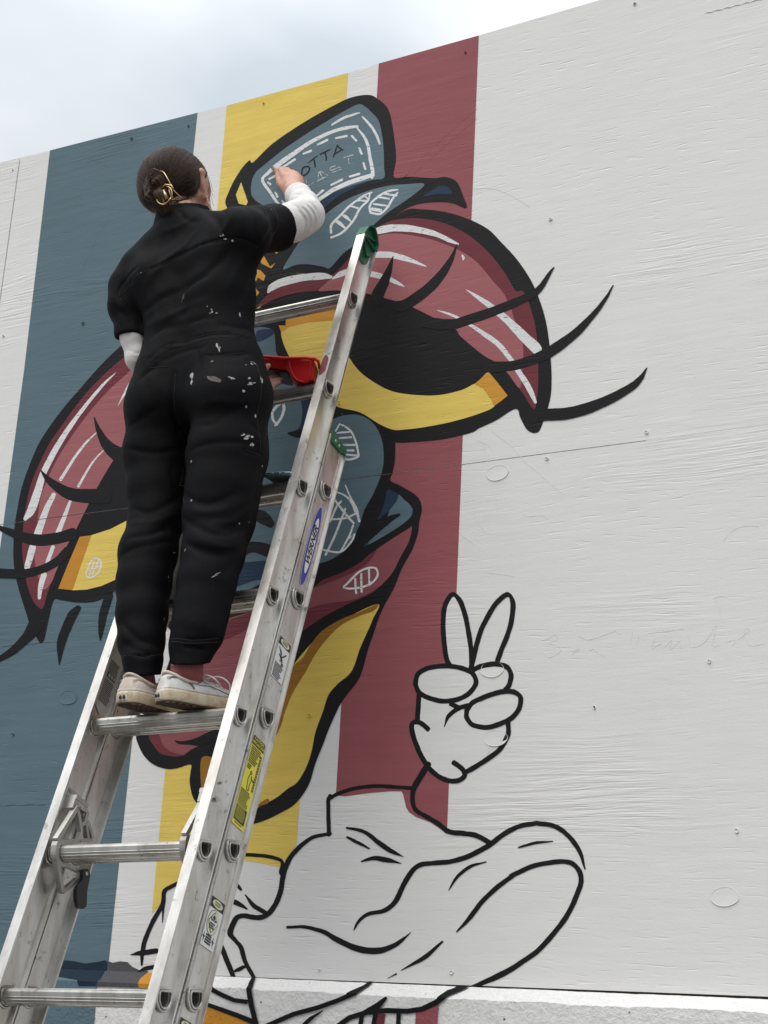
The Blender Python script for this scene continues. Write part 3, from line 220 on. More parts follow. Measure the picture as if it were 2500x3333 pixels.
('painted_jacket','jacket_outline','black',5,'s',[(-1.6073,0.1735,-1.6041,0.1706),(-1.6526,0.1406,-1.6458,0.1329),(-1.7083,0.1068,-1.7073,0.1054)]),
('painted_jacket','jacket_outline','black',5,'s',[(-1.7197,0.0999,-1.7178,0.0971),(-1.7414,0.0882,-1.7406,0.0871)]),
('painted_jacket','jacket_outline','black',5,'s',[(-2.3494,0.298,-2.3435,0.29),(-2.3718,0.289,-2.3642,0.2807),(-2.3913,0.2756,-2.3784,0.2713),(-2.3926,0.246,-2.3794,0.2424),(-2.4159,0.2058,-2.4032,0.2012),(-2.434,0.1646,-2.4208,0.1612),(-2.4407,0.1323,-2.427,0.131),(-2.4357,0.0964,-2.4301,0.0962)]),
('painted_jacket','jacket_outline','black',5,'s',[(-2.3888,0.2489,-2.3785,0.2485),(-2.383,0.1995,-2.3807,0.1995)]),
('painted_jacket','jacket_outline','black',5,'s',[(-2.4698,0.1187,-2.4704,0.1204),(-2.438,0.1187,-2.4415,0.13),(-2.3878,0.125,-2.3914,0.1371)]),
('painted_jacket','jacket_outline','black',5,'s',[(-2.4437,0.0775,-2.4449,0.0791),(-2.4162,0.0842,-2.4206,0.0934),(-2.3838,0.0886,-2.3865,0.0981)]),
('painted_jacket','jacket_outline','black',5,'s',[(-2.1836,0.2958,-2.1737,0.3034),(-2.159,0.2784,-2.1536,0.2824)]),
('painted_jacket','jacket_outline','black',5,'s',[(-2.1927,0.251,-2.1886,0.2617),(-2.1627,0.2419,-2.1575,0.2522),(-2.1354,0.2337,-2.1334,0.2367)]),
('painted_jacket','jacket_outline','black',5,'s',[(-2.1444,0.2672,-2.1412,0.2694),(-2.121,0.2402,-2.1133,0.2481),(-2.0815,0.2212,-2.0755,0.2301)]),
('painted_jacket','jacket_outline','black',5,'s',[(-2.2293,0.1735,-2.2172,0.1788),(-2.211,0.1479,-2.1978,0.1533),(-2.192,0.1184,-2.1786,0.1234),(-2.166,0.0759,-2.1536,0.0803)]),
('painted_jacket','jacket_outline','black',5,'s',[(-2.1575,0.0873,-2.1601,0.0911),(-2.1401,0.0915,-2.1458,0.0998),(-2.1234,0.1008,-2.1271,0.1061)]),
('painted_smear','','navy2',3,'p',[(-2.7148,0.0732),(-2.7137,0.0855),(-2.6999,0.095),(-2.6766,0.1003),(-2.6464,0.0989),(-2.6101,0.0945),(-2.5753,0.0987),(-2.5467,0.104),(-2.5386,0.0998),(-2.5363,0.0735),(-2.6423,0.0701),(-2.714,0.0678)]),
('painted_smear','','grey',3,'p',[(-2.5377,0.102),(-2.5228,0.0989),(-2.5002,0.1031),(-2.477,0.1016),(-2.4613,0.091),(-2.4347,0.083),(-2.412,0.0828),(-2.4111,0.075),(-2.5338,0.0727)]),
]
BARRIER_PAINT = [
('painted_patch','blue',1,'f',[(-2.8137,3.2373,0.0694),(-2.7105,3.2381,0.07),(-2.5978,3.2128,0.0516),(-2.5334,3.21,0.0436),(-2.5296,3.21,-0.0053),(-2.5254,3.21,-0.0571),(-2.7921,3.21,-0.0698),(-2.7868,3.21,0.011)]),
('painted_patch','navy2',2,'f',[(-2.7129,3.2394,0.0709),(-2.5401,3.241,0.0721),(-2.5293,3.2195,0.0564),(-2.5347,3.21,0.0404),(-2.5878,3.21,0.0385),(-2.5961,3.211,0.0502),(-2.656,3.2184,0.0556),(-2.6945,3.2243,0.06)]),
('painted_patch','grey',2,'f',[(-2.5395,3.241,0.0721),(-2.4077,3.2454,0.0753),(-2.4135,3.2253,0.0607),(-2.4026,3.21,0.0422),(-2.5346,3.21,0.04),(-2.5293,3.2195,0.0564)]),
('painted_patch','ochre2',3,'f',[(-2.4025,3.21,0.0413),(-2.4135,3.2253,0.0607),(-2.4077,3.2454,0.0753),(-2.3645,3.2474,0.0768),(-2.3332,3.21,0.0413)]),
('painted_patch','ochre2',1,'f',[(-2.2644,3.21,0.01),(-2.2108,3.21,0.0088),(-2.1735,3.21,0.007),(-2.136,3.21,-0.0014),(-2.1038,3.21,-0.0124),(-2.0667,3.21,-0.025),(-2.0552,3.21,-0.0388),(-2.2579,3.21,-0.0486)]),
('painted_patch','red',1,'f',[(-1.6438,3.21,0.0179),(-1.6192,3.21,0.0287),(-1.5883,3.21,0.0486),(-1.5899,3.21,-0.0164),(-1.6429,3.21,-0.0189)]),
('painted_patch','maroon',1,'f',[(-1.7433,3.21,0.0084),(-1.719,3.21,0.0111),(-1.7217,3.21,-0.0227),(-1.7437,3.21,-0.0238)]),
('jacket_outline','black',4,'s',[(-2.1067,3.2477,0.077,-2.0922,3.2442,0.0745),(-2.1023,3.2375,0.0696,-2.0873,3.234,0.067),(-2.098,3.2274,0.0622,-2.0824,3.2238,0.0596),(-2.0936,3.2174,0.0549,-2.0776,3.2137,0.0522),(-2.0911,3.21,0.0463,-2.0767,3.21,0.0464),(-2.0882,3.21,0.0368,-2.0742,3.21,0.0395),(-2.0855,3.21,0.0286,-2.0716,3.21,0.0313),(-2.0828,3.21,0.0205,-2.0689,3.21,0.0232),(-2.08,3.21,0.0121,-2.0663,3.21,0.0153),(-2.0742,3.21,-0.0012,-2.0607,3.21,0.0023),(-2.0685,3.21,-0.0143,-2.0551,3.21,-0.0107),(-2.0629,3.21,-0.0274,-2.0494,3.21,-0.0238),(-2.0572,3.21,-0.0404,-2.0438,3.21,-0.0368)]),
('jacket_outline','black',4,'s',[(-2.2127,3.21,0.0489,-2.2158,3.2219,0.0582),(-2.2002,3.21,0.0443,-2.1988,3.2154,0.0535),(-2.1878,3.21,0.0397,-2.1827,3.21,0.0488),(-2.1754,3.21,0.0351,-2.1704,3.21,0.0442),(-2.1629,3.21,0.0305,-2.1583,3.21,0.0397),(-2.1531,3.21,0.0276,-2.1491,3.21,0.037),(-2.1437,3.21,0.0249,-2.1397,3.21,0.0342),(-2.1343,3.21,0.0221,-2.1302,3.21,0.0315),(-2.1241,3.21,0.0192,-2.1217,3.21,0.0289),(-2.1134,3.21,0.0185,-2.1127,3.21,0.0284),(-2.1036,3.21,0.0178,-2.1029,3.21,0.0277),(-2.0939,3.21,0.0172,-2.0932,3.21,0.0271),(-2.0841,3.21,0.0166,-2.0834,3.21,0.0264)]),
('jacket_outline','black',4,'s',[(-2.2182,3.21,0.0121,-2.2154,3.21,0.0201),(-2.2033,3.21,0.0083,-2.2004,3.21,0.0167),(-2.1885,3.21,0.0046,-2.1854,3.21,0.0133),(-2.1737,3.21,0.0008,-2.1704,3.21,0.01),(-2.1589,3.21,-0.0029,-2.1556,3.21,0.0066),(-2.1469,3.21,-0.0058,-2.1435,3.21,0.0039),(-2.1349,3.21,-0.0087,-2.1315,3.21,0.0012),(-2.1229,3.21,-0.0116,-2.1195,3.21,-0.0015),(-2.1112,3.21,-0.0144,-2.1073,3.21,-0.0042),(-2.0995,3.21,-0.0178,-2.0952,3.21,-0.0076),(-2.0876,3.21,-0.0213,-2.0832,3.21,-0.0109),(-2.0758,3.21,-0.0247,-2.0713,3.21,-0.0141),(-2.064,3.21,-0.0281,-2.0595,3.21,-0.0174)]),
('jacket_outline','black',4,'s',[(-1.7781,3.2456,0.0755,-1.774,3.2417,0.0726),(-1.7856,3.2395,0.071,-1.7791,3.2334,0.0666),(-1.793,3.2334,0.0666,-1.7842,3.2251,0.0606),(-1.8004,3.2273,0.0621,-1.7893,3.2169,0.0545),(-1.8077,3.2214,0.0578,-1.7953,3.21,0.0485),(-1.8147,3.2153,0.0534,-1.806,3.21,0.044),(-1.8222,3.21,0.0489,-1.8165,3.21,0.0396),(-1.8328,3.21,0.0444,-1.8271,3.21,0.0351),(-1.8432,3.21,0.0401,-1.8378,3.21,0.0306),(-1.856,3.21,0.0356,-1.851,3.21,0.026),(-1.8691,3.21,0.0311,-1.8641,3.21,0.0215),(-1.8822,3.21,0.0265,-1.8772,3.21,0.0169),(-1.8951,3.21,0.022,-1.8905,3.21,0.0122),(-1.9105,3.21,0.0179,-1.9064,3.21,0.008),(-1.9262,3.21,0.0137,-1.9221,3.21,0.0038),(-1.942,3.21,0.0095,-1.9378,3.21,-0.0004),(-1.9583,3.21,0.0051,-1.9531,3.21,-0.0045),(-1.9792,3.21,-0.0035,-1.9732,3.21,-0.0129),(-1.9999,3.21,-0.012,-1.9938,3.21,-0.0214),(-2.0205,3.21,-0.0206,-2.0144,3.21,-0.03),(-2.0413,3.21,-0.0292,-2.0352,3.21,-0.0386)]),
('jacket_outline','black',4,'s',[(-1.8809,3.21,0.0114,-1.8792,3.21,0.0095),(-1.8891,3.21,0.0075,-1.8862,3.21,0.0043),(-1.8973,3.21,0.0036,-1.8933,3.21,-0.0009),(-1.9056,3.21,-0.0003,-1.9003,3.21,-0.0061),(-1.9142,3.21,-0.0045,-1.9069,3.21,-0.011),(-1.9216,3.21,-0.0111,-1.9133,3.21,-0.0171),(-1.9286,3.21,-0.0174,-1.9201,3.21,-0.0235),(-1.9356,3.21,-0.0237,-1.9269,3.21,-0.0299),(-1.9426,3.21,-0.03,-1.9337,3.21,-0.0363)]),
('jacket_outline','black',4,'s',[(-1.721,3.21,0.0483,-1.7155,3.21,0.044),(-1.7272,3.21,0.0441,-1.7199,3.21,0.0385),(-1.7334,3.21,0.04,-1.7244,3.21,0.033),(-1.7396,3.21,0.0358,-1.7289,3.21,0.0275),(-1.7448,3.21,0.0324,-1.7345,3.21,0.0211),(-1.7516,3.21,0.0287,-1.7438,3.21,0.0172),(-1.7593,3.21,0.0245,-1.7521,3.21,0.0138),(-1.7671,3.21,0.0203,-1.7604,3.21,0.0105),(-1.7749,3.21,0.016,-1.7688,3.21,0.0071)]),
('jacket_outline','black',4,'s',[(-1.8463,3.21,-0.0332,-1.8548,3.21,-0.0246),(-1.8359,3.21,-0.0263,-1.8444,3.21,-0.0177),(-1.8256,3.21,-0.0193,-1.834,3.21,-0.0107),(-1.8152,3.21,-0.0124,-1.8237,3.21,-0.0038),(-1.8057,3.21,-0.006,-1.8125,3.21,0.0036),(-1.7963,3.21,-0.0031,-1.8009,3.21,0.0072),(-1.7857,3.21,0.0001,-1.7904,3.21,0.0105),(-1.7753,3.21,0.0033,-1.7799,3.21,0.0137),(-1.7655,3.21,0.0064,-1.7687,3.21,0.0171),(-1.7532,3.21,0.0079,-1.7552,3.21,0.0189),(-1.7403,3.21,0.0096,-1.7423,3.21,0.0205),(-1.7275,3.21,0.0112,-1.7294,3.21,0.0221),(-1.7151,3.21,0.0128,-1.7162,3.21,0.0238),(-1.7028,3.21,0.013,-1.7029,3.21,0.0239),(-1.69,3.21,0.0131,-1.6901,3.21,0.0241),(-1.6772,3.21,0.0133,-1.6773,3.21,0.0242),(-1.664,3.21,0.0135,-1.6651,3.21,0.0244),(-1.6542,3.21,0.0152,-1.6567,3.21,0.0258),(-1.6451,3.21,0.0167,-1.6476,3.21,0.0274),(-1.636,3.21,0.0183,-1.6384,3.21,0.029),(-1.6261,3.21,0.02,-1.6302,3.21,0.0303),(-1.6173,3.21,0.0238,-1.6233,3.21,0.0336),(-1.6095,3.21,0.0273,-1.6156,3.21,0.0372),(-1.6016,3.21,0.0307,-1.6078,3.21,0.0408),(-1.5933,3.21,0.0344,-1.6006,3.21,0.0442),(-1.5852,3.21,0.0397,-1.5932,3.21,0.0488),(-1.5776,3.21,0.0447,-1.5883,3.2159,0.0538),(-1.5702,3.2104,0.0498,-1.5839,3.2228,0.0588),(-1.5665,3.2168,0.0545,-1.579,3.2303,0.0643),(-1.558,3.2229,0.0589,-1.5688,3.2362,0.0686),(-1.5491,3.2294,0.0637,-1.559,3.2417,0.0726),(-1.5402,3.2359,0.0684,-1.5492,3.2472,0.0766),(-1.5313,3.2424,0.0731,-1.5393,3.2528,0.0807),(-1.527,3.2445,0.0747,-1.5344,3.2548,0.0822),(-1.5225,3.2467,0.0763,-1.5297,3.2568,0.0837),(-1.518,3.2489,0.0779,-1.525,3.2588,0.0851),(-1.5135,3.2512,0.0795,-1.5203,3.2607,0.0865)]),
('jacket_outline','black',4,'s',[(-1.7831,3.21,0.0105,-1.7718,3.21,0.0097),(-1.784,3.21,0.0015,-1.7726,3.21,0.0008),(-1.7848,3.21,-0.0074,-1.7735,3.21,-0.0081),(-1.7857,3.21,-0.0163,-1.7743,3.21,-0.017),(-1.7865,3.21,-0.0252,-1.7752,3.21,-0.0259)]),
('jacket_outline','black',4,'s',[(-1.7491,3.21,0.0121,-1.7378,3.21,0.0111),(-1.7503,3.21,0.0032,-1.7391,3.21,0.0021),(-1.7515,3.21,-0.0057,-1.7403,3.21,-0.0067),(-1.7527,3.21,-0.0146,-1.7415,3.21,-0.0156),(-1.754,3.21,-0.0235,-1.7428,3.21,-0.0245)]),
('jacket_outline','black',4,'s',[(-1.6908,3.21,0.016,-1.6797,3.21,0.0162),(-1.6907,3.21,0.0067,-1.6795,3.21,0.0069),(-1.6905,3.21,-0.0026,-1.6794,3.21,-0.0024),(-1.6903,3.21,-0.0118,-1.6792,3.21,-0.0116),(-1.6902,3.21,-0.0211,-1.6791,3.21,-0.0208)]),
]
PLUGS = [(-1.5055,1.2758),(-1.4898,0.6263),(-1.5044,0.7893),(-0.959,0.2766),(-2.7625,0.7831)]
SCREWS = [(-1.1575,2.5163),(-1.3799,1.9414),(-1.3768,1.2967),(-1.1272,1.3302),(-1.2495,0.6873),(-0.9845,0.776),(-1.9215,0.0997),(-1.5803,0.1062),(-2.9422,0.6899),(-2.7681,2.5144),(-2.5549,2.5052),(-1.9668,1.5267),(-2.29,2.5143),(-2.8714,1.9139),(-3.1817,1.9259),(-1.9938,0.7007),(-1.6396,2.505),(-0.9311,0.4117),(-3.2407,2.5167)]
RIDGES = [
[(-1.5636,1.4178,-1.5602,1.4181),(-1.5459,1.3518,-1.543,1.3521),(-1.5341,1.297,-1.5312,1.2973),(-1.5202,1.2522,-1.5173,1.2525),(-1.5085,1.1939,-1.5056,1.1941),(-1.4994,1.146,-1.497,1.1461)],
[(-1.5578,1.4187,-1.556,1.4207),(-1.5114,1.3754,-1.5093,1.3778),(-1.4658,1.3356,-1.4635,1.3377),(-1.4434,1.304,-1.441,1.306),(-1.3989,1.2626,-1.3965,1.2651),(-1.3648,1.2279,-1.3624,1.2305),(-1.3306,1.2004,-1.3295,1.2018)],
[(-1.9603,1.4961,-1.9579,1.4978),(-1.9004,1.4284,-1.8982,1.4302),(-1.8427,1.3749,-1.8407,1.3769),(-1.7865,1.3225,-1.7841,1.3248),(-1.7313,1.2715,-1.7288,1.2736),(-1.6768,1.2118,-1.6743,1.2138),(-1.6342,1.1687,-1.6318,1.1708),(-1.5973,1.1269,-1.595,1.129),(-1.5611,1.0991,-1.5597,1.1008)],
[(-1.9649,1.4846,-1.9627,1.4847),(-1.9469,1.4201,-1.9442,1.4202),(-1.9209,1.32,-1.9182,1.3202),(-1.8994,1.2424,-1.8968,1.2426)],
[(-2.9923,2.512,-2.9919,2.5144),(-2.9301,2.4838,-2.9295,2.4867),(-2.8912,2.4616,-2.8902,2.4644),(-2.8445,2.4351,-2.8439,2.4367)],
[(-2.9855,2.4384,-2.985,2.4407),(-2.9192,2.4062,-2.919,2.41),(-2.8299,2.3794,-2.8299,2.3832),(-2.7565,2.3535,-2.7561,2.3565),(-2.7048,2.3264,-2.7042,2.3286)],
[(-2.9897,2.3938,-2.9899,2.3964),(-2.9368,2.378,-2.9368,2.3818),(-2.8542,2.3498,-2.8543,2.3537),(-2.7669,2.3274,-2.767,2.3305),(-2.6873,2.2974,-2.6871,2.2998)],
[(-3.0192,2.3454,-3.0193,2.348),(-2.891,2.3071,-2.8912,2.3109),(-2.7881,2.2755,-2.7882,2.2786),(-2.6738,2.2435,-2.6739,2.246)],
[(-3.1001,2.488,-3.0994,2.4903),(-3.0593,2.4649,-3.0589,2.468),(-3.0127,2.4515,-3.0128,2.4534)],
[(-2.8166,2.2712,-2.8139,2.2695),(-2.8618,2.187,-2.8584,2.1848),(-2.8944,2.1186,-2.8916,2.1171),(-2.9214,2.0126,-2.9193,2.0116)],
[(-1.6001,2.319,-1.599,2.3175),(-1.6807,2.2659,-1.6787,2.2633),(-1.7561,2.2103,-1.754,2.2078),(-1.815,2.1558,-1.8132,2.1539)],
[(-1.5991,2.2904,-1.5979,2.2888),(-1.6899,2.2283,-1.6884,2.2262),(-1.7814,2.1649,-1.7802,2.1634)],
[(-1.6046,2.0783,-1.6047,2.0805),(-1.5405,2.0636,-1.5401,2.0662),(-1.4875,2.0302,-1.4864,2.0323),(-1.4399,1.9905,-1.4389,1.9921)],
[(-1.4365,1.1633,-1.4358,1.1649),(-1.4192,1.1539,-1.419,1.1566),(-1.386,1.1526,-1.3855,1.1553),(-1.3624,1.1367,-1.3612,1.1385)],
[(-1.5264,1.0247,-1.5262,1.0266),(-1.4972,1.0187,-1.4969,1.021),(-1.4537,1.0094,-1.4535,1.0108)],
[(-1.6655,1.0972,-1.6649,1.0994),(-1.6298,1.0841,-1.629,1.0867),(-1.6043,1.0751,-1.6038,1.0768)],
[(-1.572,1.1866,-1.5708,1.1872),(-1.5406,1.1358,-1.5391,1.1368),(-1.5201,1.1197,-1.5193,1.1207)],
[(-0.95,1.0459,-0.9509,1.0469),(-0.9265,1.0691,-0.9274,1.0707),(-0.8976,1.0768,-0.8978,1.0785),(-0.8689,1.0719,-0.8688,1.0731)],
[(-2.5794,0.2972,-2.5776,0.2969),(-2.5847,0.2464,-2.5823,0.2461),(-2.5924,0.1958,-2.5906,0.1956)],
[(-2.6161,0.2187,-2.6148,0.2177),(-2.6597,0.1859,-2.6579,0.1846),(-2.6976,0.1574,-2.6963,0.1564)],
[(-1.5655,1.3685,-1.5648,1.3702),(-1.5352,1.3521,-1.5338,1.354),(-1.5197,1.3335,-1.5182,1.3346)],
[(-1.3836,0.8487,-1.3841,0.8504),(-1.3649,0.8514,-1.3661,0.8539),(-1.3474,0.8613,-1.3472,0.8635),(-1.3432,0.8495,-1.3417,0.8483),(-1.3664,0.8418,-1.3641,0.8416),(-1.3428,0.8349,-1.3417,0.8367),(-1.334,0.8229,-1.3317,0.8214),(-1.3602,0.81,-1.3598,0.8073),(-1.3734,0.8211,-1.3746,0.8198)],
[(-1.3135,0.838,-1.3118,0.8385),(-1.3061,0.8195,-1.3051,0.8214),(-1.2887,0.8237,-1.2865,0.8235),(-1.306,0.8125,-1.3049,0.8111)],
[(-1.2883,0.8532,-1.2877,0.8548),(-1.2654,0.8423,-1.2654,0.8453),(-1.2337,0.8488,-1.2347,0.8518),(-1.2031,0.8572,-1.2034,0.8606),(-1.1882,0.8504,-1.1874,0.8524)],
[(-1.2648,0.817,-1.2654,0.8187),(-1.252,0.8203,-1.2515,0.8223),(-1.2434,0.8113,-1.2421,0.813),(-1.2276,0.8027,-1.2268,0.8042)],
[(-1.1602,0.8582,-1.1585,0.8578),(-1.1648,0.837,-1.1626,0.8369),(-1.1601,0.8174,-1.1584,0.8176)],
[(-1.1447,0.8486,-1.1435,0.8482),(-1.1514,0.8236,-1.1498,0.823)],
[(-1.1245,0.8483,-1.1247,0.85),(-1.0857,0.8492,-1.0861,0.8522),(-1.0412,0.8531,-1.0414,0.8548)],
[(-1.1082,0.8377,-1.1066,0.8371),(-1.117,0.8118,-1.1151,0.8134),(-1.0944,0.8228,-1.0947,0.8249),(-1.0858,0.8139,-1.0864,0.8159),(-1.0696,0.8295,-1.0684,0.8317),(-1.0736,0.8068,-1.0731,0.8088),(-1.052,0.8242,-1.0521,0.8263),(-1.0488,0.8081,-1.0472,0.8084)],
[(-1.0317,0.8362,-1.0301,0.8366),(-1.0231,0.8096,-1.0223,0.8119),(-0.9927,0.8205,-0.9941,0.8221),(-0.9685,0.8562,-0.9675,0.858),(-0.9781,0.8118,-0.9757,0.8121),(-0.9604,0.81,-0.9604,0.8117)],
[(-0.9478,0.8154,-0.9482,0.8171),(-0.9278,0.8201,-0.9271,0.822),(-0.9325,0.8093,-0.931,0.8087)],
[(-0.9189,0.82,-0.9197,0.821),(-0.8938,0.839,-0.8952,0.8399),(-0.9074,0.8424,-0.9058,0.8423),(-0.8957,0.806,-0.8947,0.8072),(-0.8629,0.808,-0.863,0.8092)],
[(-0.9751,0.9156,-0.9757,0.9172),(-0.9586,0.9203,-0.9588,0.9225),(-0.9423,0.9171,-0.942,0.9188)],
[(-0.972,0.92,-0.9704,0.9206),(-0.9602,0.8897,-0.9582,0.8901),(-0.9603,0.8732,-0.9586,0.8731)],
]

B_TORSO=[((-2.2943,2.8,3.3105),(-1.9904,2.79,3.3464),0.0466,0.0494,0.04),((-2.2369,2.795,3.2587),(-2.0446,2.795,3.2888),0.0705,0.0631,0.04),((-2.1832,2.8,3.1839),(-2.0437,2.795,3.1893),0.0682,0.0685,0.04),((-2.162,2.8,3.1016),(-2.0405,2.795,3.0951),0.0691,0.068,0.04),((-2.1598,2.79,3.0077),(-2.0099,2.79,3),0.0788,0.0773,0.04),((-2.1768,2.79,2.9341),(-1.9812,2.785,2.919),0.0829,0.0865,0.04),((-2.2943,2.8,3.3105),(-2.2369,2.795,3.2587),0.0466,0.0705,0.04),((-1.9904,2.79,3.3464),(-2.0446,2.795,3.2888),0.0494,0.0631,0.04),((-2.2369,2.795,3.2587),(-2.1832,2.8,3.1839),0.0705,0.0682,0.04),((-2.0446,2.795,3.2888),(-2.0437,2.795,3.1893),0.0631,0.0685,0.04),((-2.1832,2.8,3.1839),(-2.162,2.8,3.1016),0.0682,0.0691,0.04),((-2.0437,2.795,3.1893),(-2.0405,2.795,3.0951),0.0685,0.068,0.04),((-2.162,2.8,3.1016),(-2.1598,2.79,3.0077),0.0691,0.0788,0.04),((-2.0405,2.795,3.0951),(-2.0099,2.79,3),0.068,0.0773,0.04),((-2.1598,2.79,3.0077),(-2.1768,2.79,2.9341),0.0788,0.0829,0.04),((-2.0099,2.79,3),(-1.9812,2.785,2.919),0.0773,0.0865,0.04),((-2.1607,2.76,2.9045),(-2.1607,2.76,2.9045),0.0718,0.0718,0.05),((-1.971,2.755,2.8867),(-1.971,2.755,2.8867),0.0799,0.0799,0.05),((-2.2459,2.82,3.3839),(-2.1761,2.82,3.3955),0.0467,0.048,0.05),((-2.2123,2.81,3.4024),(-2.2977,2.8,3.3223),0.0481,0.0435,0.05),((-2.1564,2.81,3.408),(-1.9991,2.795,3.3565),0.0478,0.0481,0.05)]
B_LEG_L=[((-2.1795,2.79,2.9185),(-2.1806,2.78,2.7969),0.0829,0.0775,0.025),((-2.1806,2.78,2.7969),(-2.1595,2.765,2.6969),0.0775,0.0648,0.025),((-2.1595,2.765,2.6969),(-2.1435,2.755,2.6239),0.0648,0.0599,0.025),((-2.1435,2.755,2.6239),(-2.1371,2.73,2.5343),0.0599,0.0632,0.025),((-2.1371,2.73,2.5343),(-2.1247,2.71,2.455),0.0632,0.0582,0.025),((-2.1247,2.71,2.455),(-2.1054,2.69,2.3771),0.0582,0.0533,0.025),((-2.1054,2.69,2.3771),(-2.0875,2.675,2.3093),0.0533,0.0473,0.025),((-2.0875,2.675,2.3093),(-2.0792,2.67,2.2856),0.0473,0.043,0.025),((-2.0746,2.665,2.2787),(-2.0681,2.662,2.2639),0.0369,0.0415,0.012),((-2.0681,2.662,2.2639),(-2.0543,2.655,2.2006),0.0415,0.0358,0.012)]
B_LEG_R=[((-1.9772,2.78,2.8855),(-1.9691,2.77,2.7663),0.0876,0.0906,0.025),((-1.9691,2.77,2.7663),(-1.9622,2.755,2.6708),0.0906,0.0811,0.025),((-1.9622,2.755,2.6708),(-1.963,2.75,2.6031),0.0811,0.0784,0.025),((-1.963,2.75,2.6031),(-1.9484,2.72,2.5135),0.0784,0.0662,0.025),((-1.9484,2.72,2.5135),(-1.9449,2.7,2.437),0.0662,0.0607,0.025),((-1.9449,2.7,2.437),(-1.9413,2.685,2.3704),0.0607,0.0561,0.025),((-1.9413,2.685,2.3704),(-1.9359,2.67,2.3185),0.0561,0.0522,0.025),((-1.9359,2.67,2.3185),(-1.9385,2.665,2.3005),0.0522,0.0475,0.025),((-1.9376,2.66,2.2946),(-1.9411,2.66,2.2827),0.0408,0.0447,0.012),((-1.9411,2.66,2.2827),(-1.9336,2.65,2.2198),0.0447,0.0404,0.012)]
B_SLEEVE_R=[((-2.0124,2.79,3.3426),(-2.0069,2.87,3.404),0.0555,0.0537,0.03),((-2.0069,2.87,3.404),(-2.0028,2.935,3.4409),0.0537,0.0545,0.03),((-2.0028,2.935,3.4409),(-1.9894,2.98,3.4641),0.0545,0.0535,0.03)]
B_SLEEVE_L=[((-2.2938,2.8,3.3061),(-2.3211,2.795,3.2695),0.0465,0.0542,0.03),((-2.3211,2.795,3.2695),(-2.3166,2.785,3.2097),0.0542,0.0477,0.03),((-2.3166,2.785,3.2097),(-2.2968,2.78,3.1285),0.0477,0.035,0.03),((-2.2968,2.78,3.1285),(-2.2906,2.78,3.0942),0.035,0.0319,0.03)]
B_COLLAR=[((-2.2129,2.83,3.4081),(-2.2189,2.835,3.482),0.0748,0.0675,0.02)]
B_COLLAR_IN=[((-2.2148,2.83,3.4085),(-2.22,2.835,3.5265),0.0624,0.0567,0.01)]
CUTS=dict(leg_l=((-2.0648,2.66,2.2293),(0,0.2425,-0.9701)),leg_r=((-1.9456,2.66,2.2507),(-0.0953,0.286,-0.9535)),sl_r=((-1.9984,2.945,3.4449),(0.0963,0.8582,0.5042)),sl_l=((-2.294,2.78,3.1213),(0,0.0995,-0.995)),collar=((-2.2211,2.835,3.4843),(-0.0577,-0.2692,0.9614)),shirt_r=((-2.0567,3.112,3.6378),(-0.5039,0.518,0.6912)))
B_SHIRT_R=[((-2.0072,2.82,3.3647),(-2.0044,2.94,3.4446),0.0423,0.0437,0.03),((-2.0044,2.94,3.4446),(-1.9798,2.985,3.4787),0.0437,0.0449,0.03),((-1.9798,2.985,3.4787),(-1.954,3.005,3.501),0.0449,0.0395,0.03),((-1.9496,3.005,3.5036),(-1.9998,3.06,3.5697),0.0371,0.0339,0.03),((-1.9998,3.06,3.5697),(-2.0489,3.105,3.6296),0.0339,0.0296,0.03),((-2.0489,3.105,3.6296),(-2.069,3.125,3.6557),0.0296,0.0274,0.03)]
B_SHIRT_L=[((-2.299,2.785,3.2065),(-2.29,2.78,3.119),0.0384,0.0289,0.02),((-2.29,2.78,3.119),(-2.2756,2.79,3.0645),0.0289,0.028,0.02),((-2.2756,2.79,3.0645),(-2.2216,2.86,3.0455),0.028,0.0275,0.02),((-2.2216,2.86,3.0455),(-2.0838,2.93,3.0313),0.0275,0.0228,0.02),((-2.0838,2.93,3.0313),(-2.0606,2.95,3.0315),0.0228,0.0213,0.02)]
B_HEAD=[((-2.2672,2.8185,3.5787),(-2.2515,2.818,3.5818),0.068,0.068,0.02),((-2.2656,2.8689,3.58),(-2.25,2.8683,3.5831),0.063,0.063,0.03),((-2.2463,2.8915,3.5274),(-2.2541,2.8909,3.5669),0.048,0.055,0.03),((-2.2707,2.901,3.498),(-2.2119,2.8989,3.5097),0.024,0.024,0.03),((-2.2386,2.9235,3.4944),(-2.2421,2.919,3.5116),0.016,0.022,0.02),((-2.3053,2.854,3.51),(-2.2687,2.9073,3.4891),0.018,0.017,0.025),((-2.1877,2.8498,3.5334),(-2.2099,2.9052,3.5007),0.018,0.017,0.025),((-2.2568,2.9323,3.5878),(-2.2494,2.9553,3.5545),0.008,0.0125,0.012),((-2.2604,2.9444,3.5465),(-2.2369,2.9436,3.5512),0.008,0.008,0.008),((-2.2896,2.9221,3.5972),(-2.2308,2.92,3.6089),0.012,0.012,0.02),((-2.2577,2.9399,3.5217),(-2.2303,2.9389,3.5272),0.009,0.009,0.012)]
B_NECK=[((-2.2447,2.8286,3.5084),(-2.2076,2.83,3.4288),0.05,0.055,0.03)]
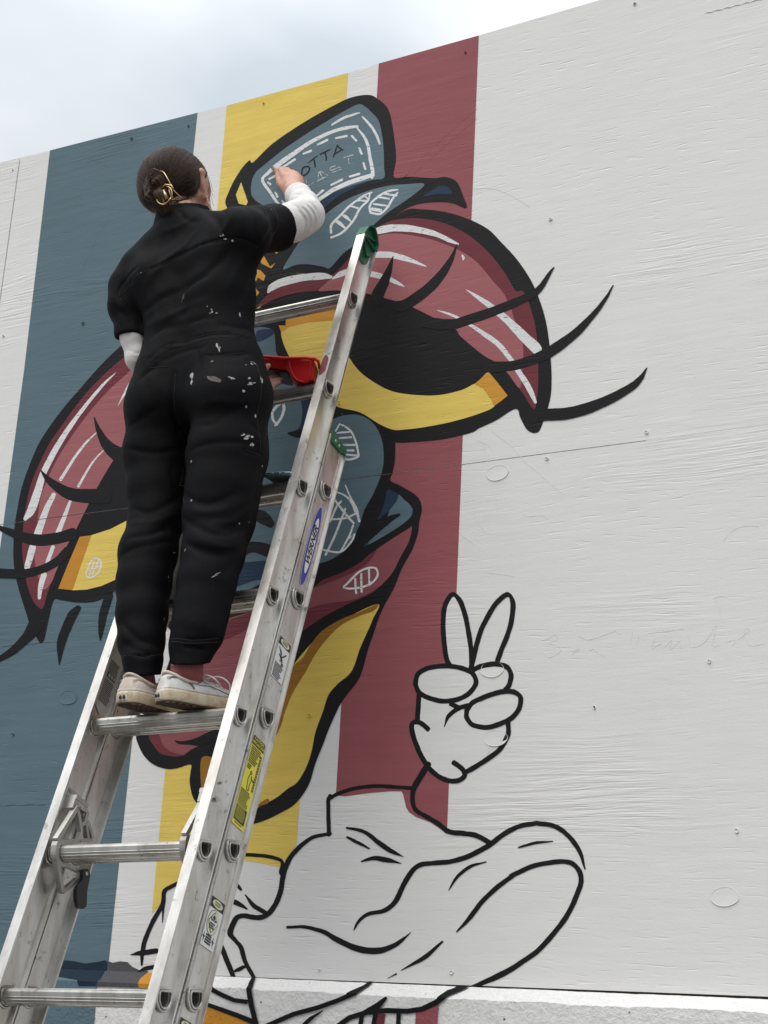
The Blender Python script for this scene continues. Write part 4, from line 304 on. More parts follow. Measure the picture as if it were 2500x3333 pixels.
B_EARS=[((-2.1832,2.8445,3.5768),(-2.1759,2.8578,3.5266),0.013,0.01,0.006),((-2.1714,2.8277,3.5809),(-2.1703,2.8434,3.5422),0.01,0.008,0.005),((-2.1758,2.8445,3.5907),(-2.1708,2.8294,3.5833),0.0075,0.01,0.006),((-2.3264,2.8496,3.5484),(-2.3131,2.8626,3.4994),0.013,0.01,0.006),((-2.34,2.8336,3.5475),(-2.3252,2.8489,3.5114),0.01,0.008,0.005),((-2.3385,2.8502,3.5584),(-2.3414,2.8354,3.5495),0.0075,0.01,0.006)]
B_EARCAV=[((-2.1669,2.8511,3.5728),(-2.1675,2.8543,3.5505),0.007,0.005,0.004),((-2.3394,2.8571,3.5386),(-2.3302,2.86,3.5182),0.007,0.005,0.004)]
B_HAND_R=[((-2.0353,3.09,3.6095),(-2.0729,3.125,3.6566),0.0275,0.0261,0.02),((-2.0729,3.125,3.6566),(-2.0914,3.14,3.6875),0.0261,0.0263,0.02),((-2.0961,3.14,3.6848),(-2.1359,3.165,3.7415),0.0228,0.0151,0.012),((-2.0912,3.14,3.6856),(-2.12,3.165,3.7416),0.0228,0.0151,0.012),((-2.0862,3.14,3.6845),(-2.1032,3.163,3.7329),0.0228,0.0142,0.012),((-2.0831,3.14,3.6819),(-2.0874,3.16,3.7181),0.021,0.0124,0.012),((-2.1402,3.168,3.747),(-2.1722,3.198,3.787),0.0125,0.0113,0.0035),((-2.1722,3.198,3.787),(-2.202,3.222,3.8069),0.0113,0.0091,0.0035),((-2.202,3.222,3.8069),(-2.2108,3.228,3.8063),0.0091,0.0078,0.0035),((-2.1223,3.168,3.7476),(-2.1596,3.204,3.7854),0.012,0.0113,0.0035),((-2.1596,3.204,3.7854),(-2.1876,3.222,3.7938),0.0113,0.0095,0.0035),((-2.1876,3.222,3.7938),(-2.193,3.222,3.7852),0.0095,0.0082,0.0035),((-2.1045,3.166,3.7386),(-2.1398,3.203,3.7725),0.0115,0.0108,0.0035),((-2.1398,3.203,3.7725),(-2.1611,3.215,3.7702),0.0108,0.0095,0.0035),((-2.1611,3.215,3.7702),(-2.1554,3.205,3.7519),0.0095,0.0081,0.0035),((-2.0879,3.162,3.7222),(-2.116,3.195,3.7492),0.0102,0.0094,0.0035),((-2.116,3.195,3.7492),(-2.1341,3.204,3.7446),0.0094,0.0085,0.0035),((-2.1341,3.204,3.7446),(-2.1289,3.194,3.7304),0.0085,0.0076,0.0035),((-2.1043,3.135,3.6783),(-2.1485,3.165,3.7252),0.0149,0.0125,0.008),((-2.1485,3.165,3.7252),(-2.1784,3.196,3.7679),0.0125,0.0108,0.008),((-2.1784,3.196,3.7679),(-2.1919,3.21,3.7883),0.0108,0.0086,0.008)]
B_HAND_L=[((-2.0665,2.945,3.032),(-2.0501,2.955,3.0302),0.02,0.0192,0.015),((-2.0501,2.955,3.0302),(-2.0293,2.965,3.0293),0.0192,0.0192,0.015),((-2.0346,2.965,3.0375),(-2.016,2.975,3.0419),0.0144,0.0088,0.0035),((-2.016,2.975,3.0419),(-2.005,2.985,3.0499),0.0088,0.0076,0.0035),((-2.005,2.985,3.0499),(-1.9941,2.99,3.0544),0.0076,0.0064,0.0035),((-2.0322,2.965,3.0314),(-2.0082,2.97,3.0296),0.0144,0.0088,0.0035),((-2.0082,2.97,3.0296),(-1.9935,2.98,3.0371),0.0088,0.0076,0.0035),((-1.9935,2.98,3.0371),(-1.9809,2.985,3.0421),0.0076,0.0064,0.0035),((-2.0335,2.965,3.0258),(-2.0059,2.965,3.0191),0.0128,0.0084,0.0035),((-2.0059,2.965,3.0191),(-1.9909,2.972,3.0237),0.0084,0.0072,0.0035),((-1.9909,2.972,3.0237),(-1.9809,2.978,3.0294),0.0072,0.0064,0.0035),((-2.0367,2.965,3.0213),(-2.0123,2.962,3.0115),0.0112,0.0076,0.0035),((-2.0123,2.962,3.0115),(-1.9988,2.966,3.0127),0.0076,0.0068,0.0035),((-1.9988,2.966,3.0127),(-1.9908,2.97,3.0163),0.0068,0.0056,0.0035),((-2.0326,2.955,3.0365),(-2.0153,2.945,3.0463),0.0112,0.0096,0.0035),((-2.0153,2.945,3.0463),(-2.0017,2.942,3.0561),0.0096,0.0079,0.0035),((-2.0017,2.942,3.0561),(-1.9936,2.945,3.0642),0.0079,0.0064,0.0035)]
B_CORE=[((-2.2943,2.8,3.3105),(-1.9975,2.8,3.3528),0.031,0.0316,0.04),((-2.2054,2.8,3.2805),(-2.1485,2.8,3.1034),0.0536,0.0487,0.04),((-2.1485,2.8,3.1034),(-2.0938,2.8,2.9336),0.0487,0.0551,0.04),((-2.1983,2.82,3.4262),(-2.1295,2.8,3.2659),0.035,0.0455,0.04),((-1.9975,2.8,3.3528),(-1.9997,2.94,3.4436),0.0316,0.0312,0.02),((-1.9997,2.94,3.4436),(-1.949,3,3.4991),0.0312,0.0268,0.02),((-1.949,3,3.4991),(-2.0114,3.07,3.5801),0.0268,0.0259,0.02),((-2.0114,3.07,3.5801),(-2.0639,3.118,3.6453),0.0259,0.0232,0.02),((-2.2943,2.8,3.3105),(-2.309,2.79,3.2105),0.031,0.0262,0.02),((-2.309,2.79,3.2105),(-2.2797,2.79,3.0676),0.0262,0.0212,0.02),((-2.2797,2.79,3.0676),(-2.1643,2.86,3.0307),0.0212,0.0197,0.02),((-2.1643,2.86,3.0307),(-2.0632,2.947,3.0315),0.0197,0.0175,0.02),((-2.1584,2.79,2.9314),(-2.1741,2.78,2.7805),0.0591,0.051,0.03),((-2.1741,2.78,2.7805),(-2.1435,2.755,2.6239),0.051,0.0392,0.03),((-2.1435,2.755,2.6239),(-2.1186,2.71,2.4545),0.0392,0.0346,0.03),((-2.1186,2.71,2.4545),(-2.077,2.668,2.2864),0.0346,0.0202,0.03),((-2.077,2.668,2.2864),(-2.0708,2.665,2.2477),0.0202,0.0187,0.03),((-1.9972,2.79,2.9155),(-1.9719,2.77,2.7515),0.0578,0.0531,0.03),((-1.9719,2.77,2.7515),(-1.9647,2.75,2.6033),0.0531,0.0417,0.03),((-1.9647,2.75,2.6033),(-1.9482,2.7,2.4373),0.0417,0.0351,0.03),((-1.9482,2.7,2.4373),(-1.9434,2.66,2.2895),0.0351,0.0198,0.03),((-1.9434,2.66,2.2895),(-1.9446,2.66,2.256),0.0198,0.0184,0.03)]
B_SOCK=[((-2.0721,2.665,2.2717),(-2.0673,2.668,2.2074),0.0268,0.0246,0.02),((-2.0673,2.668,2.2074),(-2.0755,2.69,2.1885),0.0246,0.0228,0.02),((-1.9434,2.66,2.2895),(-1.9439,2.66,2.2359),0.029,0.0275,0.02),((-1.9439,2.66,2.2359),(-1.9489,2.68,2.197),0.0275,0.025,0.02)]
B_HAIR=[((-2.2672,2.8166,3.5784),(-2.2515,2.816,3.5815),0.0755,0.0755,0.02),((-2.2661,2.8636,3.5812),(-2.2504,2.8631,3.5843),0.068,0.068,0.03),((-2.2895,2.8167,3.5367),(-2.215,2.814,3.5515),0.042,0.042,0.04),((-2.2489,2.7911,3.5228),(-2.2458,2.8018,3.4837),0.036,0.028,0.04)]
FOLDS=[(0.006,0.0045,[(-2.3101,2.7305,3.214),(-2.2705,2.7195,3.2368),(-2.1891,2.7185,3.2659),(-2.1173,2.7295,3.2945),(-2.029,2.7185,3.3011),(-1.9697,2.7405,3.3072),(-1.9435,2.7905,3.304)]),
(0.006,0.0045,[(-2.1688,2.6954,3.0086),(-2.1459,2.6984,3.0252),(-2.1061,2.7145,3.0468),(-2.0313,2.7065,3.0465),(-1.9764,2.7175,3.0499),(-1.936,2.7735,3.055)]),
(0.0105,0.0075,[(-2.0913,2.7034,2.9615),(-2.0884,2.7004,2.9084),(-2.0927,2.7165,2.8686),(-2.0973,2.7505,2.8353),(-2.0381,2.7024,2.7734)]),
(0.006,0.0045,[(-1.9472,2.7845,3.2993),(-1.9283,2.7956,3.3358),(-1.9504,2.8296,3.403),(-1.9813,2.8456,3.4539)]),
(0.0075,0.0045,[(-2.3041,2.7325,3.2),(-2.3125,2.7315,3.2264),(-2.2981,2.7305,3.2536),(-2.246,2.7115,3.2701)]),
(0.0045,0.0037,[(-1.9685,2.6204,2.296),(-1.9077,2.6234,2.2906),(-1.8799,2.6744,2.3047)]),
(0.006,0.0045,[(-2.1254,2.6484,2.2757),(-2.0457,2.6244,2.2634),(-2.0295,2.6804,2.279)]),
(0.006,0.0045,[(-1.9707,2.6214,2.2883),(-1.9105,2.6234,2.2727),(-1.8917,2.6844,2.2835)]),
(0.0053,0.011,[(-2.2508,2.7565,3.1509),(-2.1935,2.7185,3.1636),(-2.1522,2.7195,3.1811),(-2.1027,2.7245,3.1939),(-2.0329,2.7145,3.2103)]),
(-0.0045,0.011,[(-2.2121,2.7295,3.1126),(-2.1534,2.7165,3.1163),(-2.0981,2.7265,3.1401),(-2.0365,2.7145,3.1429)]),
(0.0045,0.0099,[(-2.1785,2.7125,3.0751),(-2.1392,2.7155,3.0939),(-2.0625,2.7135,3.0941),(-2.0072,2.7175,3.0957)]),
(-0.0037,0.0083,[(-2.1542,2.6964,3.0162),(-2.1254,2.7055,3.0367),(-2.091,2.7165,3.0427)]),
(0.0037,0.0077,[(-2.1266,2.6984,2.9982),(-2.0839,2.7105,3.0176),(-2.0117,2.6984,3.0125)]),
(-0.0045,0.0088,[(-1.9673,2.7325,3.0666),(-1.9481,2.7445,3.0542),(-1.9391,2.7735,3.0603)]),
(0.0045,0.0083,[(-1.9837,2.7245,3.0755),(-1.9588,2.7495,3.0773),(-1.9492,2.7895,3.0857)]),
(0.0072,0.0099,[(-2.1139,2.7815,3.4395),(-2.03,2.7265,3.3627),(-2.0064,2.7225,3.3158)]),
(-0.0072,0.0099,[(-2.0169,2.7555,3.4152),(-1.9864,2.7255,3.3629),(-2.0062,2.7215,3.3203)]),
(0.0072,0.0099,[(-1.9879,2.7605,3.4165),(-1.9536,2.7465,3.3766),(-1.9451,2.7475,3.3353)]),
(-0.006,0.0121,[(-2.0986,2.7405,3.354),(-2.1232,2.7345,3.3157),(-2.1772,2.7235,3.276),(-2.2094,2.7145,3.2279)]),
(0.006,0.0121,[(-1.9874,2.7385,3.2851),(-2.0119,2.7255,3.2443),(-2.0533,2.7135,3.2075),(-2.1159,2.7275,3.1964)]),
(-0.006,0.0121,[(-1.9633,2.7665,3.2839),(-1.9756,2.7595,3.2386),(-1.9853,2.7355,3.1755)]),
(0.006,0.011,[(-1.9621,2.7905,3.2754),(-1.9647,2.7855,3.224),(-1.9671,2.7665,3.1571)]),
(0.0037,0.011,[(-2.211,2.7065,2.8442),(-2.1609,2.6944,2.8607),(-2.1267,2.6964,2.8752)]),
(0.0053,0.0088,[(-2.2058,2.7014,2.7905),(-2.1648,2.6994,2.7752),(-2.1248,2.7175,2.774),(-2.0988,2.7665,2.7947)]),
(0.0045,0.0099,[(-2.0881,2.7675,2.8355),(-1.9666,2.6794,2.8051),(-1.9236,2.7004,2.8383),(-1.8963,2.7245,2.8616)]),
(-0.0037,0.0099,[(-1.9874,2.6794,2.8578),(-1.9434,2.6814,2.8611),(-1.9037,2.7125,2.8626),(-1.8812,2.7525,2.8838)]),
(0.0045,0.0099,[(-2.0174,2.6874,2.7519),(-1.9582,2.6744,2.7574),(-1.9049,2.6984,2.7633),(-1.8729,2.7635,2.7687)]),
(0.006,0.0099,[(-2.0149,2.6854,2.6487),(-1.9577,2.6664,2.6142),(-1.9174,2.6794,2.6182),(-1.8903,2.7085,2.6461)]),
(-0.0053,0.011,[(-2.0049,2.6774,2.6099),(-1.9496,2.6654,2.5915),(-1.9089,2.6844,2.5972),(-1.8788,2.7375,2.6367)]),
(0.0067,0.0088,[(-2.0099,2.6804,2.5896),(-1.9438,2.6564,2.5495),(-1.8968,2.6754,2.5376),(-1.8813,2.7435,2.5693)]),
(0.006,0.0088,[(-1.9786,2.6544,2.5184),(-1.9241,2.6504,2.495),(-1.8919,2.6744,2.495),(-1.8773,2.7085,2.5114)]),
(0.0053,0.0099,[(-2.163,2.6924,2.632),(-2.1185,2.6914,2.6179),(-2.0905,2.7205,2.6418),(-2.0893,2.7775,2.6869)]),
(-0.0053,0.0099,[(-2.1557,2.6824,2.5925),(-2.1113,2.6864,2.5891),(-2.0861,2.7195,2.6098),(-2.0802,2.7645,2.641)]),
(0.006,0.0094,[(-2.1465,2.6634,2.5506),(-2.1002,2.6764,2.5586),(-2.0814,2.7175,2.5821),(-2.0235,2.6924,2.5904)]),
(0.0045,0.0099,[(-2.161,2.6654,2.5102),(-2.1168,2.6624,2.5268),(-2.0819,2.6894,2.54),(-2.0724,2.7445,2.5595)]),
(0.0053,0.0099,[(-1.9807,2.6564,2.5246),(-1.9243,2.6504,2.4962),(-1.8915,2.6744,2.4915),(-1.8784,2.7034,2.507)]),
(0.0037,0.0099,[(-1.8895,2.6644,2.4426),(-1.882,2.6864,2.4605),(-1.8789,2.7065,2.491)]),
(0.0053,0.0088,[(-2.1191,2.6344,2.349),(-2.0631,2.6274,2.3061),(-2.0312,2.6604,2.2911)]),
(0.0045,0.0077,[(-2.1147,2.6294,2.3059),(-2.0645,2.6204,2.28),(-2.0346,2.6344,2.2731)]),
(-0.0037,0.0077,[(-1.8788,2.7405,2.6158),(-1.8906,2.7044,2.5757),(-1.9199,2.6694,2.5638)]),
(0.0075,0.009,[(-1.8799,2.7385,2.5892),(-1.8872,2.7085,2.5636),(-1.9002,2.6784,2.5517)]),
(-0.0037,0.0077,[(-1.8778,2.7085,2.5169),(-1.8925,2.6734,2.5082),(-1.9361,2.6494,2.5224)]),
(0.0048,0.0077,[(-2.1899,2.7665,3.4588),(-2.1459,2.7525,3.4058),(-2.109,2.7505,3.3867)]),
(-0.0036,0.0077,[(-2.2092,2.7505,3.3822),(-2.1534,2.7505,3.3859),(-2.1097,2.7625,3.4185)]),
(0.003,0.0077,[(-2.3205,2.7335,3.1884),(-2.2897,2.7425,3.1617),(-2.2681,2.7505,3.1214)]),
(-0.003,0.0077,[(-2.3388,2.7355,3.228),(-2.3097,2.7345,3.1868),(-2.2954,2.7385,3.1409)]),
(0.0045,0.009,[(-2.0333,2.6994,3.0118),(-2.0126,2.6914,2.9676),(-2.0108,2.6804,2.9258)]),
(0.0045,0.0075,[(-1.96,2.7024,2.9869),(-1.9369,2.7145,2.9834),(-1.9209,2.7495,3.0046)]),
(0.0037,0.0045,[(-2.0062,2.6944,2.9865),(-1.96,2.7024,2.9869),(-1.9243,2.7395,3.001)]),
(0.006,0.009,[(-2.1389,2.6954,2.9847),(-2.1607,2.6904,2.9719),(-2.1779,2.6874,2.9545)]),
(0.0045,0.006,[(-1.8963,2.7245,2.8616),(-1.8906,2.7365,2.8245),(-1.8785,2.7595,2.8041)]),
(0.0045,0.0045,[(-1.8899,2.7155,2.7496),(-1.8791,2.7375,2.747),(-1.8735,2.7705,2.7533)]),
(0.003,0.0088,[(-2.1039,2.7485,2.766),(-2.0963,2.7385,2.7159),(-2.0884,2.7545,2.6839)]),
(-0.0048,0.0077,[(-1.9413,2.8086,3.3904),(-1.9327,2.7695,3.3338),(-1.9398,2.8006,3.3106)])]
SHIRT_FOLDS=[(0.0059,0.0034,[(-1.9433,2.9477,3.4841),(-1.933,2.9607,3.4707),(-1.9347,2.9737,3.4557),(-1.9471,2.9838,3.4373)]),
(0.0068,0.0043,[(-1.9361,2.9557,3.4935),(-1.9252,2.9707,3.4769),(-1.9289,2.9828,3.459),(-1.9454,2.9948,3.4411)]),
(0.0068,0.0043,[(-1.9307,2.9617,3.5064),(-1.9163,2.9788,3.4845),(-1.9197,2.9938,3.4681),(-1.9342,3.0008,3.4527)]),
(0.0059,0.0034,[(-1.9263,2.9677,3.5141),(-1.9115,2.9838,3.4943),(-1.9125,3.0008,3.4784)]),
(0.0051,0.0034,[(-1.9542,2.9447,3.5),(-1.94,2.9517,3.4841),(-1.9356,2.9577,3.4725)]),
(-0.0051,0.0043,[(-1.9404,2.9517,3.4883),(-1.9291,2.9657,3.4738),(-1.9322,2.9778,3.4572),(-1.9466,2.9898,3.4388)]),
(-0.0051,0.0043,[(-1.9334,2.9587,3.5),(-1.9208,2.9747,3.4807),(-1.9244,2.9878,3.4633),(-1.9397,2.9988,3.4474)]),
(-0.0051,0.0043,[(-1.9285,2.9647,3.5103),(-1.9142,2.9818,3.4897),(-1.9162,2.9968,3.473)]),
(0.0043,0.003,[(-2.0208,3.0298,3.5891),(-1.9942,3.0168,3.5778),(-1.9704,3.0148,3.5693),(-1.9261,2.9818,3.5324),(-1.9138,2.9848,3.5174)]),
(0.0051,0.0043,[(-1.9709,2.9107,3.4711),(-1.9618,2.9157,3.4608),(-1.9568,2.9217,3.4512)]),
(0.003,0.004,[(-2.2848,2.7575,3.0776),(-2.2588,2.7625,3.0655),(-2.2477,2.7825,3.0819)]),
(0.003,0.004,[(-2.2715,2.7585,3.0561),(-2.2553,2.7675,3.0522),(-2.243,2.7825,3.0663)]),
(0.003,0.004,[(-2.2674,2.7705,3.0406),(-2.2526,2.7805,3.0423),(-2.2427,2.7845,3.0522)])]
SPLATS=[((-2.0063,2.7225,3.3148),(0.2017,-0.9736,-0.1073),0.0136,0.0055,0.2),((-1.9995,2.7255,3.3059),(0.3161,-0.9312,-0.1817),0.0086,0.0037,0),((-1.9831,2.7335,3.3016),(0.4681,-0.8243,-0.3185),0.0062,0.0062,0.5),((-2.23,2.7095,3.2525),(0.0638,-0.996,-0.0632),0.0031,0.0031,0),((-2.1067,2.7265,3.1685),(-0.1928,-0.9773,-0.0882),0.0074,0.0271,-0.3),((-2.0143,2.7175,3.1137),(0.3227,-0.9435,0.0748),0.0136,0.0099,0.5),((-2.025,2.7155,3.1278),(0.201,-0.977,0.0717),0.0037,0.0037,0),((-2.0014,2.7225,3.1088),(0.46,-0.8798,0.1199),0.0062,0.0031,0.4),((-1.9712,2.7044,3.0073),(0.3605,-0.904,0.23),0.0123,0.0259,0.3),((-1.907,2.7515,2.9788),(0.8292,-0.3063,0.4675),0.0173,0.0055,-0.1),((-1.9048,2.7475,2.9717),(0.8108,-0.3232,0.4881),0.0148,0.0049,0),((-1.9095,2.7285,2.9638),(0.7203,-0.4801,0.5007),0.0037,0.0037,0),((-1.9169,2.6924,2.9174),(0.606,-0.7702,0.1988),0.0222,0.0099,-0.3),((-1.9542,2.6744,2.9146),(0.2136,-0.9599,0.1817),0.0493,0.0136,-0.4),((-1.8882,2.7275,2.9154),(0.8959,-0.4195,0.146),0.037,0.0099,0.4),((-1.8825,2.7575,2.9296),(0.9589,-0.1594,0.2349),0.0086,0.0308,0),((-1.8975,2.7105,2.8905),(0.8176,-0.5722,-0.0643),0.0086,0.0062,0),((-1.8935,2.7225,2.9266),(0.8415,-0.4792,0.2495),0.0111,0.0049,0.5),((-1.8887,2.7525,2.8438),(0.9717,-0.2362,0.001),0.0055,0.0099,0),((-1.8843,2.7255,2.7791),(0.8789,-0.4646,0.1076),0.0308,0.0136,0.5),((-1.8788,2.7375,2.7702),(0.9401,-0.3394,0.0313),0.0123,0.0136,0),((-1.8924,2.7145,2.783),(0.8013,-0.5809,0.1433),0.0148,0.0074,0.2),((-1.8818,2.7925,2.8129),(0.954,0.2166,0.2075),0.0037,0.0049,0),((-1.8966,2.7255,2.8575),(0.8547,-0.4542,-0.2515),0.0049,0.0074,0.3),((-1.9633,2.7665,3.1166),(0.9243,-0.3432,0.167),0.0086,0.0185,0.1),((-1.9784,2.6904,2.9687),(0.0959,-0.9303,0.3539),0.0099,0.0074,0),((-2.004,2.6834,2.7242),(-0.425,-0.9049,-0.0229),0.0049,0.0086,0),((-1.9868,2.6704,2.6266),(-0.2826,-0.9583,0.0425),0.0049,0.0049,0),((-1.8837,2.7215,2.5758),(0.9654,-0.2595,-0.0273),0.0037,0.0037,0),((-1.8771,2.7795,2.73),(0.9753,0.1353,-0.1747),0.0031,0.0062,0),((-1.8933,2.6594,2.4415),(0.7848,-0.6133,0.0894),0.0259,0.0043,0.55),((-2.0678,2.7355,2.53),(0.9954,0.0956,0.003),0.0111,0.0031,0.3),((-1.9756,2.6524,2.5038),(-0.3928,-0.9193,0.0236),0.0031,0.0086,0),((-2.0576,2.7155,2.4112),(0.9188,0.3396,0.2014),0.0062,0.0031,0),((-2.0454,2.6924,2.3621),(0.994,0.1072,0.0223),0.0031,0.0111,0),((-2.038,2.6934,2.3136),(0.9347,0.3464,0.0792),0.0031,0.0049,0),((-1.8795,2.7495,2.5873),(0.9959,0.0294,-0.0859),0.0031,0.0062,0),((-1.9622,2.8556,3.4435),(0.7303,-0.3116,0.608),0.0031,0.0031,0),((-2.0342,2.6904,2.9334),(-0.363,-0.916,0.171),0.0185,0.037,0.4),((-2.0611,2.7155,2.463),(0.9885,0.0876,0.123),0.0031,0.016,0.2)]
HEAD_C=(-2.2564,2.84,3.5695)
HEAD_R=(0.9803,-0.0346,0.1945)
HEAD_F=(0.0065,0.9897,0.1433)
HEAD_U=(-0.1974,-0.1392,0.9704)
SEAMS=[[(-2.3101,2.7305,3.214),(-2.2705,2.7195,3.2368),(-2.1891,2.7185,3.2659),(-2.1173,2.7295,3.2945),(-2.029,2.7185,3.3011),(-1.9697,2.7405,3.3072),(-1.9435,2.7905,3.304)],[(-2.1698,2.6964,3.0111),(-2.1461,2.6984,3.0272),(-2.1063,2.7145,3.0488),(-2.0316,2.7065,3.0485),(-1.9773,2.7185,3.0524),(-1.9374,2.7715,3.0563)],[(-2.1603,2.6944,2.9982),(-2.1386,2.6974,3.015),(-2.1007,2.7125,3.0355),(-2.0281,2.7034,3.0352),(-1.9732,2.7145,3.0382),(-1.9306,2.7635,3.0394)],[(-2.0913,2.7034,2.9615),(-2.0878,2.7004,2.9083),(-2.0916,2.7165,2.8684),(-2.0973,2.7505,2.8353),(-2.0971,2.7785,2.8127)],[(-2.0104,2.6944,2.9862),(-1.96,2.7024,2.9869),(-1.9239,2.7425,3.0036)],[(-2.1607,2.6924,2.9822),(-2.1378,2.6944,2.9818),(-2.1133,2.7014,2.9807)],[(-1.9039,2.7625,2.9791),(-1.8798,2.7545,2.8981),(-1.8816,2.7585,2.8177),(-1.8731,2.7635,2.7598)],[(-1.8865,2.7215,2.7513),(-1.8776,2.7425,2.7494),(-1.8736,2.7685,2.7517)],[(-1.9684,2.6204,2.2952),(-1.9076,2.6234,2.2894),(-1.8801,2.6714,2.3032)],[(-2.1226,2.6464,2.2739),(-2.0455,2.6244,2.2617),(-2.0258,2.6704,2.2757)],[(-1.9692,2.6204,2.2892),(-1.9075,2.6244,2.2828),(-1.8832,2.6754,2.2971)],[(-1.9469,2.7865,3.3003),(-1.9283,2.7956,3.3358),(-1.9504,2.8296,3.403),(-1.9791,2.8426,3.4508)],[(-1.9648,2.8696,3.4533),(-1.9482,2.8666,3.4213),(-1.9475,2.8646,3.3894),(-1.9379,2.8206,3.326)],[(-2.302,2.7335,3.2001),(-2.3113,2.7315,3.2262),(-2.2961,2.7295,3.2528),(-2.244,2.7105,3.2692)],[(-2.3292,2.7785,3.1213),(-2.3006,2.7785,3.1215),(-2.2595,2.7695,3.1192)],[(-2.0976,2.7785,2.8035),(-2.0936,2.7735,2.7273),(-2.0067,2.6784,2.6192)],[(-2.2464,2.7705,3.4286),(-2.1849,2.7625,3.44),(-2.1531,2.7865,3.4584),(-2.1308,2.7905,3.4608)]]

# ------------------------------------------------------------------ helpers
def link(o, parent=None):
    COL.objects.link(o)
    if parent is not None: o.parent = parent
    return o
def mesh(name, V, F, mat=None, parent=None, smooth=False, label=None):
    me = bpy.data.meshes.new(name); me.from_pydata([tuple(map(float, v)) for v in V], [], [tuple(map(int, f)) for f in F])
    if mat is not None: me.materials.append(mat)
    if smooth: me.polygons.foreach_set('use_smooth', [True] * len(me.polygons))
    me.update(); o = link(bpy.data.objects.new(name, me), parent)
    if label: o['label'] = label
    return o
def bigmesh(name, V, Q, mat, parent):
    me = bpy.data.meshes.new(name); n = len(Q)
    me.vertices.add(len(V)); me.vertices.foreach_set('co', np.asarray(V, np.float32).ravel())
    me.loops.add(n * 4); me.loops.foreach_set('vertex_index', np.asarray(Q, np.int32).ravel())
    me.polygons.add(n); me.polygons.foreach_set('loop_start', np.arange(0, n * 4, 4, dtype=np.int32))
    me.polygons.foreach_set('loop_total', np.full(n, 4, np.int32))
    me.polygons.foreach_set('use_smooth', np.ones(n, bool))
    me.materials.append(mat); me.update(calc_edges=True); me.validate()
    return link(bpy.data.objects.new(name, me), parent)
def thing(name, label, cat, loc=(0, 0, 0), group=None):
    o = bpy.data.objects.new(name, None); COL.objects.link(o); o.empty_display_size = 0.1; o.location = loc
    o['label'] = label; o['category'] = cat
    if group: o['group'] = group
    return o
def adopt(root):                       # children were built in world space: keep them there under a moved empty
    bpy.context.view_layer.update()
    inv = root.matrix_world.inverted()
    for c in root.children: c.matrix_parent_inverse = inv
def cr(P, sub=5, closed=False):
    P = np.asarray(P, float); n = len(P); R = []
    for i in range(n if closed else n - 1):
        p1, p2 = P[i], P[(i + 1) % n]
        p0 = P[(i - 1) % n] if (closed or i > 0) else 2 * p1 - p2
        p3 = P[(i + 2) % n] if (closed or i + 2 < n) else 2 * p2 - p1
        for k in range(sub):
            t = k / sub
            R.append(0.5 * (2 * p1 + (p2 - p0) * t + (2 * p0 - 5 * p1 + 4 * p2 - p3) * t * t + (3 * p1 - p0 - 3 * p2 + p3) * t ** 3))
    if not closed: R.append(P[-1])
    return np.array(R)
class MB:
    def __init__(s): s.V = []; s.F = []
    def add(s, V, F):
        o = len(s.V); s.V += [tuple(v) for v in V]; s.F += [tuple(i + o for i in f) for f in F]
    def tube(s, P, r, n=8, cap=True, closed=False):
        P = [Vector(p) for p in P]; m = len(P); V = []; F = []
        rr = r if hasattr(r, '__len__') else [r] * m
        nrm = None
        for i, p in enumerate(P):
            a = P[i - 1] if (i > 0 or closed) else p; b = P[(i + 1) % m] if (i < m - 1 or closed) else p
            d = (b - a); d = d.normalized() if d.length > 1e-9 else Vector((0, 0, 1))
            if nrm is None:
                nrm = d.orthogonal().normalized()
            nrm = (nrm - d * nrm.dot(d)); nrm = nrm.normalized() if nrm.length > 1e-6 else d.orthogonal().normalized()
            bn = d.cross(nrm)
            for k in range(n):
                a_ = 2 * math.pi * k / n; V.append(p + (nrm * math.cos(a_) + bn * math.sin(a_)) * rr[i])
        for i in range(m if closed else m - 1):
            j = (i + 1) % m
            for k in range(n): F.append((i * n + k, i * n + (k + 1) % n, j * n + (k + 1) % n, j * n + k))
        if cap and not closed: F.append(tuple(reversed(range(n)))); F.append(tuple((m - 1) * n + k for k in range(n)))
        s.add(V, F)
    def box(s, o, a, b, c):            # corner o and three edge vectors
        o, a, b, c = map(Vector, (o, a, b, c))
        V = [o, o + a, o + a + b, o + b, o + c, o + a + c, o + a + b + c, o + b + c]
        F = [(0, 3, 2, 1), (4, 5, 6, 7), (0, 1, 5, 4), (1, 2, 6, 5), (2, 3, 7, 6), (3, 0, 4, 7)]
        if a.cross(b).dot(c) < 0: F = [tuple(reversed(f)) for f in F]
        s.add(V, F)
    def prism(s, loops, fn, d0, d1):   # 2-D loops (outer, holes) mapped by fn(u,v,d); closed plate between d0 and d1
        loops = [[tuple(p) for p in L] for L in loops]
        flat = [p for L in loops for p in L]; n = len(flat)
        T = tessellate_polygon([[Vector((u, v, 0)) for u, v in L] for L in loops])
        V = [fn(u, v, d0) for u, v in flat] + [fn(u, v, d1) for u, v in flat]; F = []
        for t in T: F.append(tuple(t)); F.append(tuple(i + n for i in reversed(t)))
        o = 0
        for L in loops:
            m = len(L)
            for i in range(m): F.append((o + i, o + (i + 1) % m, n + o + (i + 1) % m, n + o + i))
            o += m
        s.add(V, F)
    def build(s, name, mat, parent=None, smooth=False, label=None, fix=False, bevel=0):
        o = mesh(name, s.V, s.F, mat, parent, smooth, label)
        if fix or bevel:
            bm = bmesh.new(); bm.from_mesh(o.data)
            if fix: bmesh.ops.recalc_face_normals(bm, faces=bm.faces)
            bm.to_mesh(o.data); bm.free()
        if bevel:
            md = o.modifiers.new('bevel', 'BEVEL'); md.width = bevel; md.segments = 2; md.limit_method = 'ANGLE'; md.angle_limit = math.radians(40)
        return o

